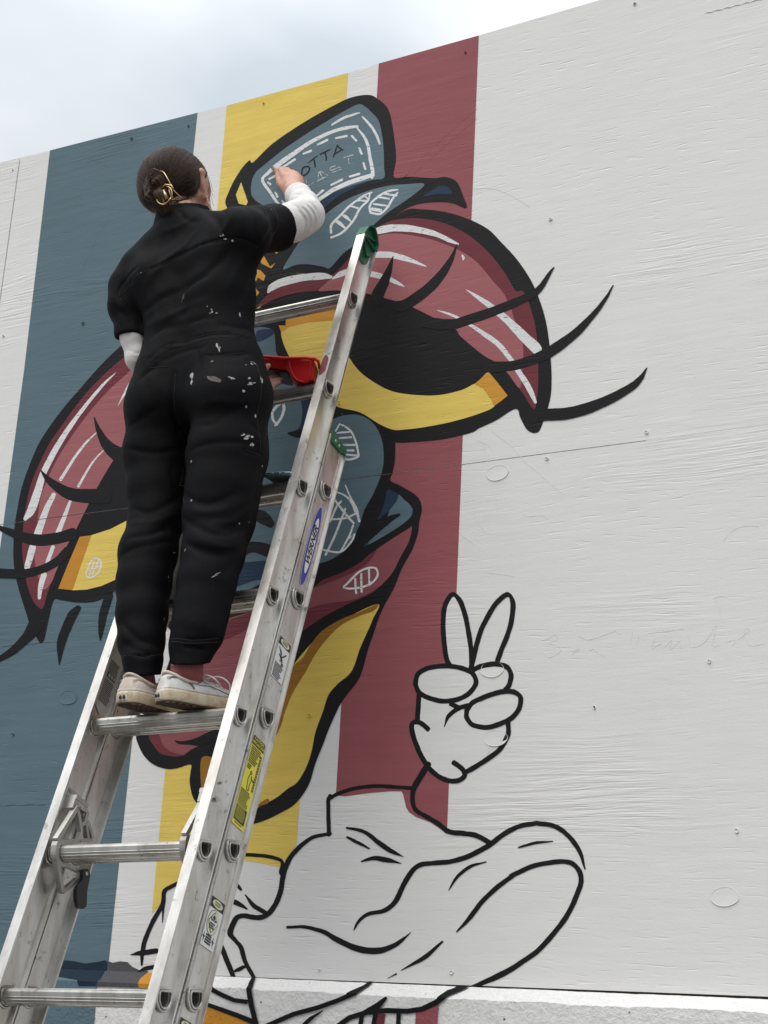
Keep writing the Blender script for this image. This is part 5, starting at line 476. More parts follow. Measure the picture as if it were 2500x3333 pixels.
# ------------------------------------------------------------------ materials
def mat_base(name):
    m = bpy.data.materials.new(name); m.use_nodes = True
    return m, m.node_tree.nodes, m.node_tree.links, m.node_tree.nodes['Principled BSDF']
def setp(b, **k):
    for n_, v in k.items():
        n_ = n_.replace('_', ' ')
        if n_ in b.inputs: b.inputs[n_].default_value = v
def plain(name, col, rough=0.5, metal=0.0, **k):
    m, n, l, b = mat_base(name); setp(b, Base_Color=(*col, 1), Roughness=rough, Metallic=metal, **k); return m

def grain_group():
    g = bpy.data.node_groups.new('wood_grain', 'ShaderNodeTree')
    g.interface.new_socket('Height', in_out='OUTPUT', socket_type='NodeSocketFloat')
    g.interface.new_socket('Mottle', in_out='OUTPUT', socket_type='NodeSocketFloat')
    n, l = g.nodes, g.links
    go = n.new('NodeGroupOutput'); geo = n.new('ShaderNodeNewGeometry')
    def mapping(sc, loc=(0, 0, 0), src=None):
        m = n.new('ShaderNodeMapping'); m.inputs['Scale'].default_value = sc; m.inputs['Location'].default_value = loc
        l.new(src or geo.outputs['Position'], m.inputs[0]); return m.outputs[0]
    def noise(v, scale=1, detail=2, rough=.5, dist=0):
        t = n.new('ShaderNodeTexNoise'); t.inputs['Scale'].default_value = scale; t.inputs['Detail'].default_value = detail
        t.inputs['Roughness'].default_value = rough; t.inputs['Distortion'].default_value = dist; l.new(v, t.inputs['Vector']); return t.outputs['Fac']
    def mth(op, a, b=None, c=None):
        t = n.new('ShaderNodeMath'); t.operation = op
        for i, v in enumerate((a, b, c)):
            if v is None: continue
            if isinstance(v, (int, float)): t.inputs[i].default_value = v
            else: l.new(v, t.inputs[i])
        return t.outputs[0]
    def rmp(v, a, b, c=0, d=1):
        t = n.new('ShaderNodeMapRange'); t.inputs[1].default_value = a; t.inputs[2].default_value = b; t.inputs[3].default_value = c; t.inputs[4].default_value = d
        l.new(v, t.inputs[0]); return t.outputs[0]
    # the veneer bends its lines: shift z by a slow noise before taking the fine streaks
    warp = noise(mapping((1.1, 0, 3.0)), 1, 2, .5)
    sep = n.new('ShaderNodeSeparateXYZ'); l.new(geo.outputs['Position'], sep.inputs[0])
    zz = mth('ADD', sep.outputs[2], mth('MULTIPLY', warp, .10))
    cmb = n.new('ShaderNodeCombineXYZ'); l.new(sep.outputs[0], cmb.inputs[0]); l.new(zz, cmb.inputs[2])
    streak = noise(mapping((5.0, 0, 105), src=cmb.outputs[0]), 1, 3, .6)
    streak = rmp(streak, .32, .72)
    mask = rmp(noise(mapping((1.0, 0, 2.6), (5, 0, 2)), 1, 4, .6), .52, .70, .04, .95)
    tick = rmp(noise(mapping((16, 0, 150), (3, 0, 1), cmb.outputs[0]), 1, 1, .5), .60, .78)
    tmask = rmp(noise(mapping((2.2, 0, 3.4), (1, 0, 9)), 1, 2, .5), .42, .62, .15, 1.0)
    peel = noise(geo.outputs['Position'], 260, 2, .6)
    lump = noise(mapping((9, 0, 30)), 1, 3, .6)
    h = mth('MULTIPLY', streak, mask)
    h = mth('ADD', h, mth('MULTIPLY', mth('MULTIPLY', tick, tmask), -.34))
    h = mth('ADD', h, mth('MULTIPLY', peel, .13)); h = mth('ADD', h, mth('MULTIPLY', lump, .22))
    l.new(h, go.inputs[0])
    mot = mth('ADD', mth('MULTIPLY', noise(geo.outputs['Position'], 2.3, 5, .62), .45), mth('MULTIPLY', noise(mapping((4, 0, 46)), 1, 4, .65), .55))
    l.new(mot, go.inputs[1]); return g
GRAIN = grain_group()
def paint(name, col, rough=0.6, var=0.14, bump=1.0, dist=.0022, thin=None):
    m, n, l, b = mat_base(name); g = n.new('ShaderNodeGroup'); g.node_tree = GRAIN
    mr_ = n.new('ShaderNodeMapRange'); mr_.inputs[1].default_value = .3; mr_.inputs[2].default_value = .7; mr_.inputs[3].default_value = 1 - var; mr_.inputs[4].default_value = 1 + var
    l.new(g.outputs['Mottle'], mr_.inputs[0])
    mm = n.new('ShaderNodeVectorMath'); mm.operation = 'SCALE'; mm.inputs[0].default_value = col; l.new(mr_.outputs[0], mm.inputs['Scale'])
    l.new(mm.outputs[0], b.inputs['Base Color'])
    bp = n.new('ShaderNodeBump'); bp.inputs['Strength'].default_value = bump; bp.inputs['Distance'].default_value = dist
    l.new(g.outputs['Height'], bp.inputs['Height']); l.new(bp.outputs[0], b.inputs['Normal'])
    setp(b, Roughness=rough); b.inputs['Specular IOR Level'].default_value = .16
    if thin:                            # dry brush: the coat breaks up along the grain and the coat below shows
        nz = n.new('ShaderNodeTexNoise'); nz.inputs['Scale'].default_value = 1; nz.inputs['Detail'].default_value = 2
        mp_ = n.new('ShaderNodeMapping'); mp_.inputs['Scale'].default_value = (60, 1, 260); ge = n.new('ShaderNodeNewGeometry')
        l.new(ge.outputs['Position'], mp_.inputs[0]); l.new(mp_.outputs[0], nz.inputs['Vector'])
        r_ = n.new('ShaderNodeMapRange'); r_.inputs[1].default_value = thin[0]; r_.inputs[2].default_value = thin[1]
        l.new(nz.outputs['Fac'], r_.inputs[0]); l.new(r_.outputs[0], b.inputs['Alpha'])
    return m
PAL = {
 'white': (.775, .768, .757), 'white2': (.74, .75, .75), 'blue': (.112, .174, .208), 'hatblue': (.122, .184, .216), 'blue2': (.106, .164, .196), 'yellow': (.78, .585, .135), 'yellow2': (.74, .54, .115),
 'red': (.305, .094, .107), 'lip': (.27, .084, .096), 'maroon': (.165, .036, .048), 'pink': (.36, .125, .135), 'black': (.0115, .0115, .0130), 'black2': (.0125, .0125, .015),
 'navy': (.020, .043, .082), 'navy2': (.016, .030, .048), 'grey': (.085, .085, .092), 'orange': (.64, .31, .045), 'ochre': (.33, .155, .022), 'ochre2': (.56, .25, .035), 'chalk': (.50, .54, .56)}
PM = {k: paint('paint_' + k, v) for k, v in PAL.items()}
PM['white'] = paint('paint_white', PAL['white'], var=.045)
PM['white2'] = paint('paint_brush_white', PAL['white2'], thin=(.25, .38))
PM['chalk'] = paint('chalk', PAL['chalk'], thin=(.36, .52))

def rough_paint(name, col):
    m, n, l, b = mat_base(name); ge = n.new('ShaderNodeNewGeometry')
    a = n.new('ShaderNodeTexNoise'); a.inputs['Scale'].default_value = 85; a.inputs['Detail'].default_value = 5; a.inputs['Roughness'].default_value = .65
    v = n.new('ShaderNodeTexNoise'); v.inputs['Scale'].default_value = 22; v.inputs['Detail'].default_value = 3
    l.new(ge.outputs['Position'], a.inputs['Vector']); l.new(ge.outputs['Position'], v.inputs['Vector'])
    ad = n.new('ShaderNodeMath'); ad.operation = 'ADD'; l.new(a.outputs['Fac'], ad.inputs[0]); l.new(v.outputs['Fac'], ad.inputs[1])
    bp = n.new('ShaderNodeBump'); bp.inputs['Distance'].default_value = .0042; l.new(ad.outputs[0], bp.inputs['Height']); l.new(bp.outputs[0], b.inputs['Normal'])
    r_ = n.new('ShaderNodeMapRange'); r_.inputs[1].default_value = .3; r_.inputs[2].default_value = .75; r_.inputs[3].default_value = .93; r_.inputs[4].default_value = 1.04
    l.new(a.outputs['Fac'], r_.inputs[0]); mm = n.new('ShaderNodeVectorMath'); mm.operation = 'SCALE'; mm.inputs[0].default_value = col; l.new(r_.outputs[0], mm.inputs['Scale'])
    # air holes in the cast face
    vo = n.new('ShaderNodeTexVoronoi'); vo.inputs['Scale'].default_value = 26; l.new(ge.outputs['Position'], vo.inputs['Vector'])
    lt = n.new('ShaderNodeMapRange'); lt.inputs[1].default_value = .045; lt.inputs[2].default_value = .085; lt.inputs[3].default_value = .15; lt.inputs[4].default_value = 1
    l.new(vo.outputs['Distance'], lt.inputs[0]); m2 = n.new('ShaderNodeVectorMath'); m2.operation = 'SCALE'; l.new(mm.outputs[0], m2.inputs[0]); l.new(lt.outputs[0], m2.inputs['Scale'])
    l.new(m2.outputs[0], b.inputs['Base Color']); setp(b, Roughness=.8); b.inputs['Specular IOR Level'].default_value = .12; return m
RM = {k: rough_paint('rough_' + k, PAL[k]) for k in ('white', 'blue', 'navy2', 'grey', 'ochre2', 'red', 'maroon', 'black')}

def aluminium(name, col=(.71, .70, .68), rough=.36, scr=.5):
    m, n, l, b = mat_base(name); tcx = n.new('ShaderNodeTexCoord')
    mp_ = n.new('ShaderNodeMapping'); mp_.inputs['Scale'].default_value = (14, 14, 3.0); l.new(tcx.outputs['Object'], mp_.inputs[0])
    a = n.new('ShaderNodeTexNoise'); a.inputs['Scale'].default_value = 1.4; a.inputs['Detail'].default_value = 5; a.inputs['Roughness'].default_value = .65; l.new(mp_.outputs[0], a.inputs['Vector'])
    r_ = n.new('ShaderNodeMapRange'); r_.inputs[1].default_value = .25; r_.inputs[2].default_value = .75; r_.inputs[3].default_value = rough - .08; r_.inputs[4].default_value = rough + .16
    l.new(a.outputs['Fac'], r_.inputs[0]); l.new(r_.outputs[0], b.inputs['Roughness'])
    c_ = n.new('ShaderNodeValToRGB'); c_.color_ramp.elements[0].position = .28; c_.color_ramp.elements[0].color = (col[0] * .66, col[1] * .63, col[2] * .59, 1)
    c_.color_ramp.elements[1].position = .62; c_.color_ramp.elements[1].color = (*col, 1); l.new(a.outputs['Fac'], c_.inputs[0])
    # scuffs and dark grime marks
    s_ = n.new('ShaderNodeTexNoise'); s_.inputs['Scale'].default_value = 46; s_.inputs['Detail'].default_value = 4; s_.inputs['Roughness'].default_value = .7; l.new(tcx.outputs['Object'], s_.inputs['Vector'])
    r2 = n.new('ShaderNodeMapRange'); r2.inputs[1].default_value = .60; r2.inputs[2].default_value = .70; r2.inputs[3].default_value = 1; r2.inputs[4].default_value = 1 - scr
    l.new(s_.outputs['Fac'], r2.inputs[0]); mm = n.new('ShaderNodeVectorMath'); mm.operation = 'SCALE'; l.new(c_.outputs[0], mm.inputs[0]); l.new(r2.outputs[0], mm.inputs['Scale'])
    l.new(mm.outputs[0], b.inputs['Base Color']); setp(b, Metallic=.88)
    bp = n.new('ShaderNodeBump'); bp.inputs['Distance'].default_value = .0005; bp.inputs['Strength'].default_value = .5; l.new(a.outputs['Fac'], bp.inputs['Height']); l.new(bp.outputs[0], b.inputs['Normal'])
    return m
M_RAIL = aluminium('aluminium_rail'); M_RUNG = aluminium('aluminium_rung', (.60, .585, .56), .30, .6); M_CAST = aluminium('cast_aluminium', (.55, .54, .52), .46, .3)
M_GREEN = plain('green_plastic', (.012, .125, .060), .42); M_BLACKPL = plain('black_plastic', (.012, .012, .014), .38)
M_STEEL = plain('zinc_steel', (.45, .44, .42), .35, 1.0)
M_STK_W = plain('sticker_white', (.72, .72, .71), .35); M_STK_Y = plain('sticker_yellow', (.72, .64, .045), .35); M_STK_K = plain('sticker_black', (.018, .018, .016), .35); M_STK_B = plain('sticker_blue', (.035, .055, .36), .35); M_STK_C = plain('sticker_cream', (.66, .66, .44), .35)

def fabric(name, col, rough=.8, sheen=.12, weave=900, spec=.25, stain=None):
    m, n, l, b = mat_base(name); setp(b, Roughness=rough); b.inputs['Sheen Weight'].default_value = sheen; b.inputs['Sheen Roughness'].default_value = .45; b.inputs['Specular IOR Level'].default_value = spec
    ge = n.new('ShaderNodeNewGeometry'); a = n.new('ShaderNodeTexNoise'); a.inputs['Scale'].default_value = 38; a.inputs['Detail'].default_value = 4; l.new(ge.outputs['Position'], a.inputs['Vector'])
    wv = n.new('ShaderNodeTexNoise'); wv.inputs['Scale'].default_value = weave; wv.inputs['Detail'].default_value = 1; l.new(ge.outputs['Position'], wv.inputs['Vector'])
    r_ = n.new('ShaderNodeMapRange'); r_.inputs[1].default_value = .3; r_.inputs[2].default_value = .7; r_.inputs[3].default_value = .88; r_.inputs[4].default_value = 1.12; l.new(a.outputs['Fac'], r_.inputs[0])
    mm = n.new('ShaderNodeVectorMath'); mm.operation = 'SCALE'; mm.inputs[0].default_value = col; l.new(r_.outputs[0], mm.inputs['Scale'])
    src = mm.outputs[0]
    if stain:
        st = n.new('ShaderNodeTexNoise'); st.inputs['Scale'].default_value = stain[1]; st.inputs['Detail'].default_value = 4; st.inputs['Roughness'].default_value = .6; l.new(ge.outputs['Position'], st.inputs['Vector'])
        r3 = n.new('ShaderNodeMapRange'); r3.inputs[1].default_value = .45; r3.inputs[2].default_value = .7; l.new(st.outputs['Fac'], r3.inputs[0])
        mxx = n.new('ShaderNodeMixRGB'); l.new(r3.outputs[0], mxx.inputs[0]); l.new(src, mxx.inputs[1]); mxx.inputs[2].default_value = (*stain[0], 1); src = mxx.outputs[0]
    l.new(src, b.inputs['Base Color'])
    ad = n.new('ShaderNodeMath'); ad.operation = 'MULTIPLY_ADD'; l.new(a.outputs['Fac'], ad.inputs[0]); ad.inputs[1].default_value = 2.0; l.new(wv.outputs['Fac'], ad.inputs[2])
    bp = n.new('ShaderNodeBump'); bp.inputs['Distance'].default_value = .0012; bp.inputs['Strength'].default_value = .6; l.new(ad.outputs[0], bp.inputs['Height']); l.new(bp.outputs[0], b.inputs['Normal'])
    return m
M_COVER = fabric('black_twill', (.0030, .0030, .0040), .70, .0, spec=.10)
M_SHIRT = fabric('white_jersey', (.76, .74, .72), .85, .1); M_SOCK = fabric('pink_sock', (.30, .095, .10), .9, .1)
M_SHOE = fabric('white_canvas', (.63, .56, .49), .8, .05, 500, stain=((.50, .42, .33), 26)); M_SHOE2 = fabric('white_leather', (.72, .71, .69), .6, 0, 500, stain=((.56, .52, .47), 30))
M_FOX = fabric('cream_rubber', (.64, .55, .40), .6, 0, 300, stain=((.46, .34, .19), 40)); M_OUTS = plain('gum_outsole', (.075, .045, .028), .7); M_GREYLINE = plain('grey_piping', (.16, .16, .17), .6)
M_SPLAT = fabric('dried_paint', (.42, .41, .39), .7, 0, 900, stain=((.05, .05, .05), 120)); M_SPLAT2 = plain('dried_paint_dull', (.085, .075, .065), .7)
m, n, l, b = mat_base('skin'); setp(b, Base_Color=(.56, .31, .235, 1), Roughness=.48); b.inputs['Subsurface Weight'].default_value = .12; b.inputs['Subsurface Radius'].default_value = (.012, .005, .003); M_SKIN = m
ge = n.new('ShaderNodeNewGeometry'); a = n.new('ShaderNodeTexNoise'); a.inputs['Scale'].default_value = 60; a.inputs['Detail'].default_value = 3; l.new(ge.outputs['Position'], a.inputs['Vector'])
cr_ = n.new('ShaderNodeValToRGB'); cr_.color_ramp.elements[0].position = .35; cr_.color_ramp.elements[0].color = (.50, .235, .175, 1); cr_.color_ramp.elements[1].position = .65; cr_.color_ramp.elements[1].color = (.60, .355, .275, 1); l.new(a.outputs['Fac'], cr_.inputs[0]); l.new(cr_.outputs[0], b.inputs['Base Color'])
bp = n.new('ShaderNodeBump'); bp.inputs['Distance'].default_value = .001; bp.inputs['Strength'].default_value = .4; l.new(a.outputs['Fac'], bp.inputs['Height']); l.new(bp.outputs[0], b.inputs['Normal'])
def hairmat(name, c0, c1, rough):
    m, n, l, b = mat_base(name); oi = n.new('ShaderNodeNewGeometry'); r_ = n.new('ShaderNodeValToRGB')
    r_.color_ramp.elements[0].color = (*c0, 1); r_.color_ramp.elements[1].color = (*c1, 1); l.new(oi.outputs['Random Per Island'], r_.inputs[0]); l.new(r_.outputs[0], b.inputs['Base Color'])
    setp(b, Roughness=rough); b.inputs['Specular IOR Level'].default_value = .22; return m
M_HAIRB = plain('hair_base', (.024, .0135, .0085), .55); M_HAIR = hairmat('hair_strands', (.017, .009, .0055), (.064, .035, .022), .46); M_HAIR2 = hairmat('hair_wisps', (.030, .017, .010), (.095, .055, .034), .42)
M_GOLD = plain('gold', (.52, .39, .20), .34, 1.0); M_RED = plain('red_plastic', (.56, .012, .014), .40); M_TRAY_SHADED = plain('red_plastic_shaded', (.050, .007, .011), .34)
M_TEAL = plain('teal_case', (.20, .36, .36), .45); M_TEALD = plain('teal_case_dark', (.03, .07, .066), .5); M_BRISTLE = plain('brush_bristle', (.12, .08, .05), .7); M_WOODH = plain('brush_handle', (.22, .14, .075), .45); M_EYE = plain('eye_white', (.7, .68, .66), .2); M_LIP = plain('lip', (.42, .15, .13), .4)
M_HOLE_SHADE = plain('hole_shadow_wood', (.10, .09, .08), .8)  # shade inside the screw holes, painted as a dark disc

# ------------------------------------------------------------------ ground
def asphalt():
    m, n, l, b = mat_base('asphalt'); ge = n.new('ShaderNodeNewGeometry'); a = n.new('ShaderNodeTexNoise'); a.inputs['Scale'].default_value = 40; a.inputs['Detail'].default_value = 6; l.new(ge.outputs['Position'], a.inputs['Vector'])
    r_ = n.new('ShaderNodeValToRGB'); r_.color_ramp.elements[0].color = (.075, .072, .068, 1); r_.color_ramp.elements[1].color = (.16, .15, .14, 1); l.new(a.outputs['Fac'], r_.inputs[0]); l.new(r_.outputs[0], b.inputs['Base Color']); setp(b, Roughness=.9); return m
g = mesh('ground', [(-300, -300, 0), (300, -300, 0), (300, 300, 0), (-300, 300, 0)], [(0, 1, 2, 3)], asphalt()); g['kind'] = 'structure'

# ------------------------------------------------------------------ the plywood wall
YW = 3.25
TOPX = [-8.2, -3.30, -3.215, -3.094, -2.523, -2.42, -2.01, -1.91, -1.60, -1.254, -.775, 4.2]; TOPZ = [2.56, 2.557, 2.5555, 2.553, 2.545, 2.542, 2.5425, 2.546, 2.5495, 2.558, 2.566, 2.57]
def ztop(x): return float(np.interp(x, TOPX, TOPZ))
wall = thing('plywood_wall', 'tall painted plywood hoarding carrying the half finished cartoon mural', 'wall', (-2.0, YW, H0 + .08))
SZ0, SZ1, SZ2 = .0782, 1.3092, 1.3112
def sheet(x0, x1, z0, z1, name='plywood_sheet'):
    P = [(x0, z0), (x1, z0)]
    if z0 < .1: P = [(x0, z0)] + [(x0 + (x1 - x0) * q, z0 + .0042 * max(0, (q - .45) / .55)) for q in (.45, .7, 1.0)]
    if z1 is None:
        xs = [x1] + [x for x in reversed(TOPX) if x0 + .01 < x < x1 - .01] + [x0]; P += [(x, ztop(x)) for x in xs]
    else: P += [(x1, z1), (x0, z1)]
    b_ = MB(); b_.prism([P], lambda u, v, d: (u, d, v + H0), YW, YW + .018); return b_.build(name, PM['white'], wall, fix=True)
XJ = [-8.1, -5.658, -3.2175, -.7755, 1.665, 4.1]
for i in range(5):
    gp = .0022; sheet(XJ[i] + gp, XJ[i + 1] - gp, SZ0, SZ1); sheet(XJ[i] + gp, XJ[i + 1] - gp, SZ2, None)
b_ = MB(); b_.box((-8.05, YW + .019, .0768 + H0), (12.1, 0, 0), (0, .089, 0), (0, 0, .038)); b_.build('gap_backing', plain('backing_brown', (.16, .12, .08), .8), wall)  # unseen plate added to stop sky light showing through the bottom gap
b_ = MB(); b_.box((-1.13, YW + .0003, SZ1 - .001 + H0), (.35, 0, 0), (0, .01, 0), (0, 0, SZ2 - SZ1 + .002)); b_.build('joint_filler', PM['white'], wall)

def off(layer, k): return YW - .0003 - layer * .00014 - (k % 16) * .000007
def ear(V, F): return V, F
def polymesh(P2):
    T = tessellate_polygon([[Vector((x, z, 0)) for x, z in P2]])
    F = []
    for t in T:
        a_, b2, c_ = (P2[i] for i in t); s_ = (b2[0] - a_[0]) * (c_[1] - a_[1]) - (b2[1] - a_[1]) * (c_[0] - a_[0])
        if abs(s_) < 1e-12: continue
        F.append(tuple(t) if s_ > 0 else tuple(reversed(t)))
    return F
def jit(k, i, amp): return amp * (math.sin(k * 12.9 + i * .8) + .6 * math.sin(k * 7.7 + i * 1.9))
def strip(D, k, amp=.00028):
    D = np.asarray(D, float); L_ = cr(D[:, :2], 6); R_ = cr(D[:, 2:], 6); n_ = len(L_); V = []; F = []
    C_ = (L_ + R_) / 2; hw = (L_ - R_) / 2
    for i in range(n_):
        s1 = 1 + jit(k, i, amp) / max(np.linalg.norm(hw[i]), .002); s2 = 1 + jit(k + 3, i * 1.3, amp) / max(np.linalg.norm(hw[i]), .002)
        V.append(tuple(C_[i] + hw[i] * s1)); V.append(tuple(C_[i] - hw[i] * s2))
    F = [(2 * i, 2 * i + 1, 2 * i + 3, 2 * i + 2) for i in range(n_ - 1)]
    for e_, nb in ((0, 1), (n_ - 1, n_ - 2)):      # rounded brush ends
        d = C_[e_] - C_[nb]; d = d / (np.linalg.norm(d) + 1e-9); r_ = np.linalg.norm(hw[e_]); base = len(V)
        if r_ < .0008: continue
        for q in range(1, 5):
            a_ = math.pi * q / 5; V.append(tuple(C_[e_] + hw[e_] * math.cos(a_) + d * r_ * .7 * math.sin(a_)))
        ring = [2 * e_] + [base + q for q in range(4)] + [2 * e_ + 1]; F.append(tuple(ring))
    return V, F
def orient(V, F):
    R = []
    for f in F:
        s_ = sum(V[f[i]][0] * V[f[(i + 1) % len(f)]][1] - V[f[(i + 1) % len(f)]][0] * V[f[i]][1] for i in range(len(f)))
        R.append(f if s_ > 0 else tuple(reversed(f)))
    return R
groups = {}
for k, (part, sub, colr, layer, kind, D) in enumerate(MURAL):
    D = [tuple(d) for d in D]
    if kind == 's':
        V, F = strip(D, k); F = orient(V, F); n_ = max(len(V) / 2, 1)
        V3 = [(x, off(layer, k) - 3e-7 * (i % 20), z + H0) for i, (x, z) in enumerate(V)]
    else:
        P2 = D if kind == 'p' else [tuple(p) for p in cr(D, 5, True)]
        P2 = [(x, min(z, ztop(x) - .0004)) if z > 2.4 else (x, z) for x, z in P2]
        F = polymesh(P2); V3 = [(x, off(layer, k), z + H0) for x, z in P2]
    key = (part, sub, colr) if sub in ('eyelash', 'chalk_mark') or part == 'painted_stripe' else (part, sub, colr)
    sep = k if (sub in ('eyelash',) or part in ('painted_stripe', 'painted_smear')) else 0
    groups.setdefault((part, sub, colr, sep), MB()).add(V3, F)
# white pigment of the unpainted coat counts as the wall; each painted figure is a part, its pieces sub-parts
LAB = {('painted_stripe', 'blue'): 'tall slate blue stripe', ('painted_stripe', 'yellow'): 'tall yellow stripe', ('painted_stripe', 'red'): 'tall brick red stripe'}
roots = {}
def cut_joint(o):
    bm = bmesh.new(); bm.from_mesh(o.data)
    zs = [v.co.z for v in bm.verts]
    if min(zs) < SZ1 + H0 < max(zs):
        for zc in (SZ1 + H0, SZ2 + H0):
            bmesh.ops.bisect_plane(bm, geom=bm.verts[:] + bm.edges[:] + bm.faces[:], dist=1e-6, plane_co=(0, 0, zc), plane_no=(0, 0, 1))
        kill = [f for f in bm.faces if SZ1 + H0 - 1e-5 < f.calc_center_median().z < SZ2 + H0 + 1e-5 and f.calc_center_median().x < -1.13]
        bmesh.ops.delete(bm, geom=kill, context='FACES')
    bm.to_mesh(o.data); bm.free()
for (part, sub, colr, sep), b_ in sorted(groups.items(), key=lambda t: (t[0][0], t[0][1] != '', t[0][1])):
    nm = part.replace('.L', '')
    if sub == '' and not (part in roots):
        o = b_.build(nm, PM[colr], wall)
        roots[part] = o
        if (part, colr) in LAB: o['label'] = LAB[(part, colr)]
        if part in ('painted_stripe', 'painted_smear'): del roots[part]
    elif sub != '' and part not in roots:
        roots[part] = b_.build(nm, PM[colr], wall); o = roots[part]
    else:
        o = b_.build(sub or nm, PM[colr], roots[part] if part in roots else wall)
    cut_joint(o)
for p_, lb in (('painted_eye', 'big cartoon eye with pink lid on the right'), ('painted_eye.L', 'cartoon eye with pink lid, partly behind the painter'), ('painted_cap', 'blue cartoon cap with a stitched patch'), ('painted_bill', 'open cartoon bill in blue, red and yellow'), ('painted_hand', 'cartoon hand making a peace sign in black outline'), ('painted_jacket', 'unfilled black outline of a jacket')):
    if p_ in roots: roots[p_]['label'] = lb
# paint ridges (old drips and brush hairs under the top coat)
b_ = MB()
for D in RIDGES:
    D = np.asarray(D, float); C_ = cr((D[:, :2] + D[:, 2:]) / 2, 4); wd = np.linalg.norm(D[:, :2] - D[:, 2:], axis=1).mean() * .42
    n_ = len(C_)
    for i in range(n_ - 1):
        a_, c_ = C_[i], C_[i + 1]; d = c_ - a_; q = np.array([-d[1], d[0]]) / (np.linalg.norm(d) + 1e-9) * wd * .5 * (1 + .4 * math.sin(i * 2.3)); y0 = YW - .0003; y1 = y0 - .00030 - .0001 * math.sin(i * 1.9)
        b_.add([(a_[0] + q[0], y0, a_[1] + q[1] + H0), (a_[0], y1, a_[1] + H0), (a_[0] - q[0], y0, a_[1] - q[1] + H0), (c_[0] + q[0], y0, c_[1] + q[1] + H0), (c_[0], y1, c_[1] + H0), (c_[0] - q[0], y0, c_[1] - q[1] + H0)], [(0, 1, 4, 3), (1, 2, 5, 4)])
# split the ridges by the coat they lie on
def coat(x, z):
    for (p_, s_, c_, l_, kd, D) in MURAL:
        pass
    return 'white'
def inside(P, x, z):
    c_ = False; j = len(P) - 1
    for i in range(len(P)):
        if (P[i][1] > z) != (P[j][1] > z) and x < (P[j][0] - P[i][0]) * (z - P[i][1]) / (P[j][1] - P[i][1]) + P[i][0]: c_ = not c_
        j = i
    return c_
FILLS = sorted([(l_, c_, [(p[0], p[1]) for p in D]) for (p_, s_, c_, l_, kd, D) in MURAL if kd != 's'], key=lambda t: -t[0])
def coat_at(x, z):
    for l_, c_, P in FILLS:
        if inside(P, x, z): return c_, l_
    return 'white', 0
rid = {}
for f in b_.F:
    c_ = np.mean([b_.V[i] for i in f], axis=0); cc, ly = coat_at(c_[0], c_[2] - H0)
    rid.setdefault(cc, MB()).add([(b_.V[i][0], b_.V[i][1] - ly * .00014, b_.V[i][2]) for i in f], [tuple(range(len(f)))])
for cc, mb in rid.items(): mb.build('paint_ridge', PM[cc], wall)['kind'] = 'stuff'
# oval veneer plugs and screw holes
for i, (x, z) in enumerate(PLUGS):
    cc, ly = coat_at(x, z); ly = max(ly, 5 if cc == 'white' else ly); y = YW - .0008 - ly * .00014 if cc != 'white' else YW - .0004
    rx, rz = .030, .0195; V = []; F = []; n_ = 26
    for r_, dy in ((1.0, 0), (.985, -.0006), (.955, -.0003), (.92, .0), (.0, -.0001)):
        if r_ == 0: V.append((x, y + dy, z + H0)); break
        V += [(x + rx * r_ * (1 + .04 * math.sin(3 * a_ + i)) * math.cos(a_), y + dy - (.0011 * (.5 - .5 * math.sin(a_)) if r_ < 1 else 0), z + H0 + rz * r_ * (1 + .05 * math.sin(2 * a_ + 2 * i)) * math.sin(a_)) for a_ in [2 * math.pi * q / n_ for q in range(n_)]]
    for r_ in range(3):
        F += [(r_ * n_ + q, r_ * n_ + (q + 1) % n_, (r_ + 1) * n_ + (q + 1) % n_, (r_ + 1) * n_ + q) for q in range(n_)]
    F += [(3 * n_ + q, 3 * n_ + (q + 1) % n_, 4 * n_) for q in range(n_)]
    mesh('wood_plug', V, F, PM[cc], wall)
for i, (x, z) in enumerate(SCREWS):
    cc, ly = coat_at(x, z); y = YW - .0005 - (ly + .7) * .00014; n_ = 9; r0 = .0036 + .0014 * math.sin(i * 3.1); V = []; F = []
    for r_, dy in ((1.25, 0), (1.0, -.0028), (.62, -.0004)):
        V += [(x + r0 * r_ * math.cos(a_) * (1 + .25 * math.sin(2 * a_ + i)), y + dy, z + H0 + r0 * r_ * math.sin(a_)) for a_ in [2 * math.pi * q / n_ for q in range(n_)]]
    for r_ in range(2): F += [(r_ * n_ + q, r_ * n_ + (q + 1) % n_, (r_ + 1) * n_ + (q + 1) % n_, (r_ + 1) * n_ + q) for q in range(n_)]
    o = mesh('screw_hole', V, F, PM[cc], wall); o.data.materials.append(M_HOLE_SHADE); base = len(V)
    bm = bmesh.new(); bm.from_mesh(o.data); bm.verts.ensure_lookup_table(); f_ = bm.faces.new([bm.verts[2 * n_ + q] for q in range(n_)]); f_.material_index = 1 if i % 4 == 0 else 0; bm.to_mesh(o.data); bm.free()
# three open cracks where the face veneer has split
for x0, x1, z0, z1, th_ in ((-3.6, -2.79, .9445, .943, .0014), (-3.3, -2.80, .4945, .497, .0013), (-.975, -.775, 2.4335, 2.432, .0016)):
    cc, ly = coat_at((x0 + x1) / 2, z0); xs = np.linspace(x0, x1, 40); mb = MB()
    for i in range(39):
        za, zb = z0 + (z1 - z0) * i / 39 + .0012 * math.sin(i * 1.3), z0 + (z1 - z0) * (i + 1) / 39 + .0012 * math.sin((i + 1) * 1.3); ta = th_ * (.4 + .6 * abs(math.sin(i * .7))); y = YW - .0006 - (ly + .7) * .00014
        mb.add([(xs[i], y, za + H0), (xs[i + 1], y, zb + H0), (xs[i + 1], y - .0003, zb - ta + H0), (xs[i], y - .0003, za - ta + H0)], [(3, 2, 1, 0)])
    mb.build('veneer_crack', M_STK_K, wall)
adopt(wall)

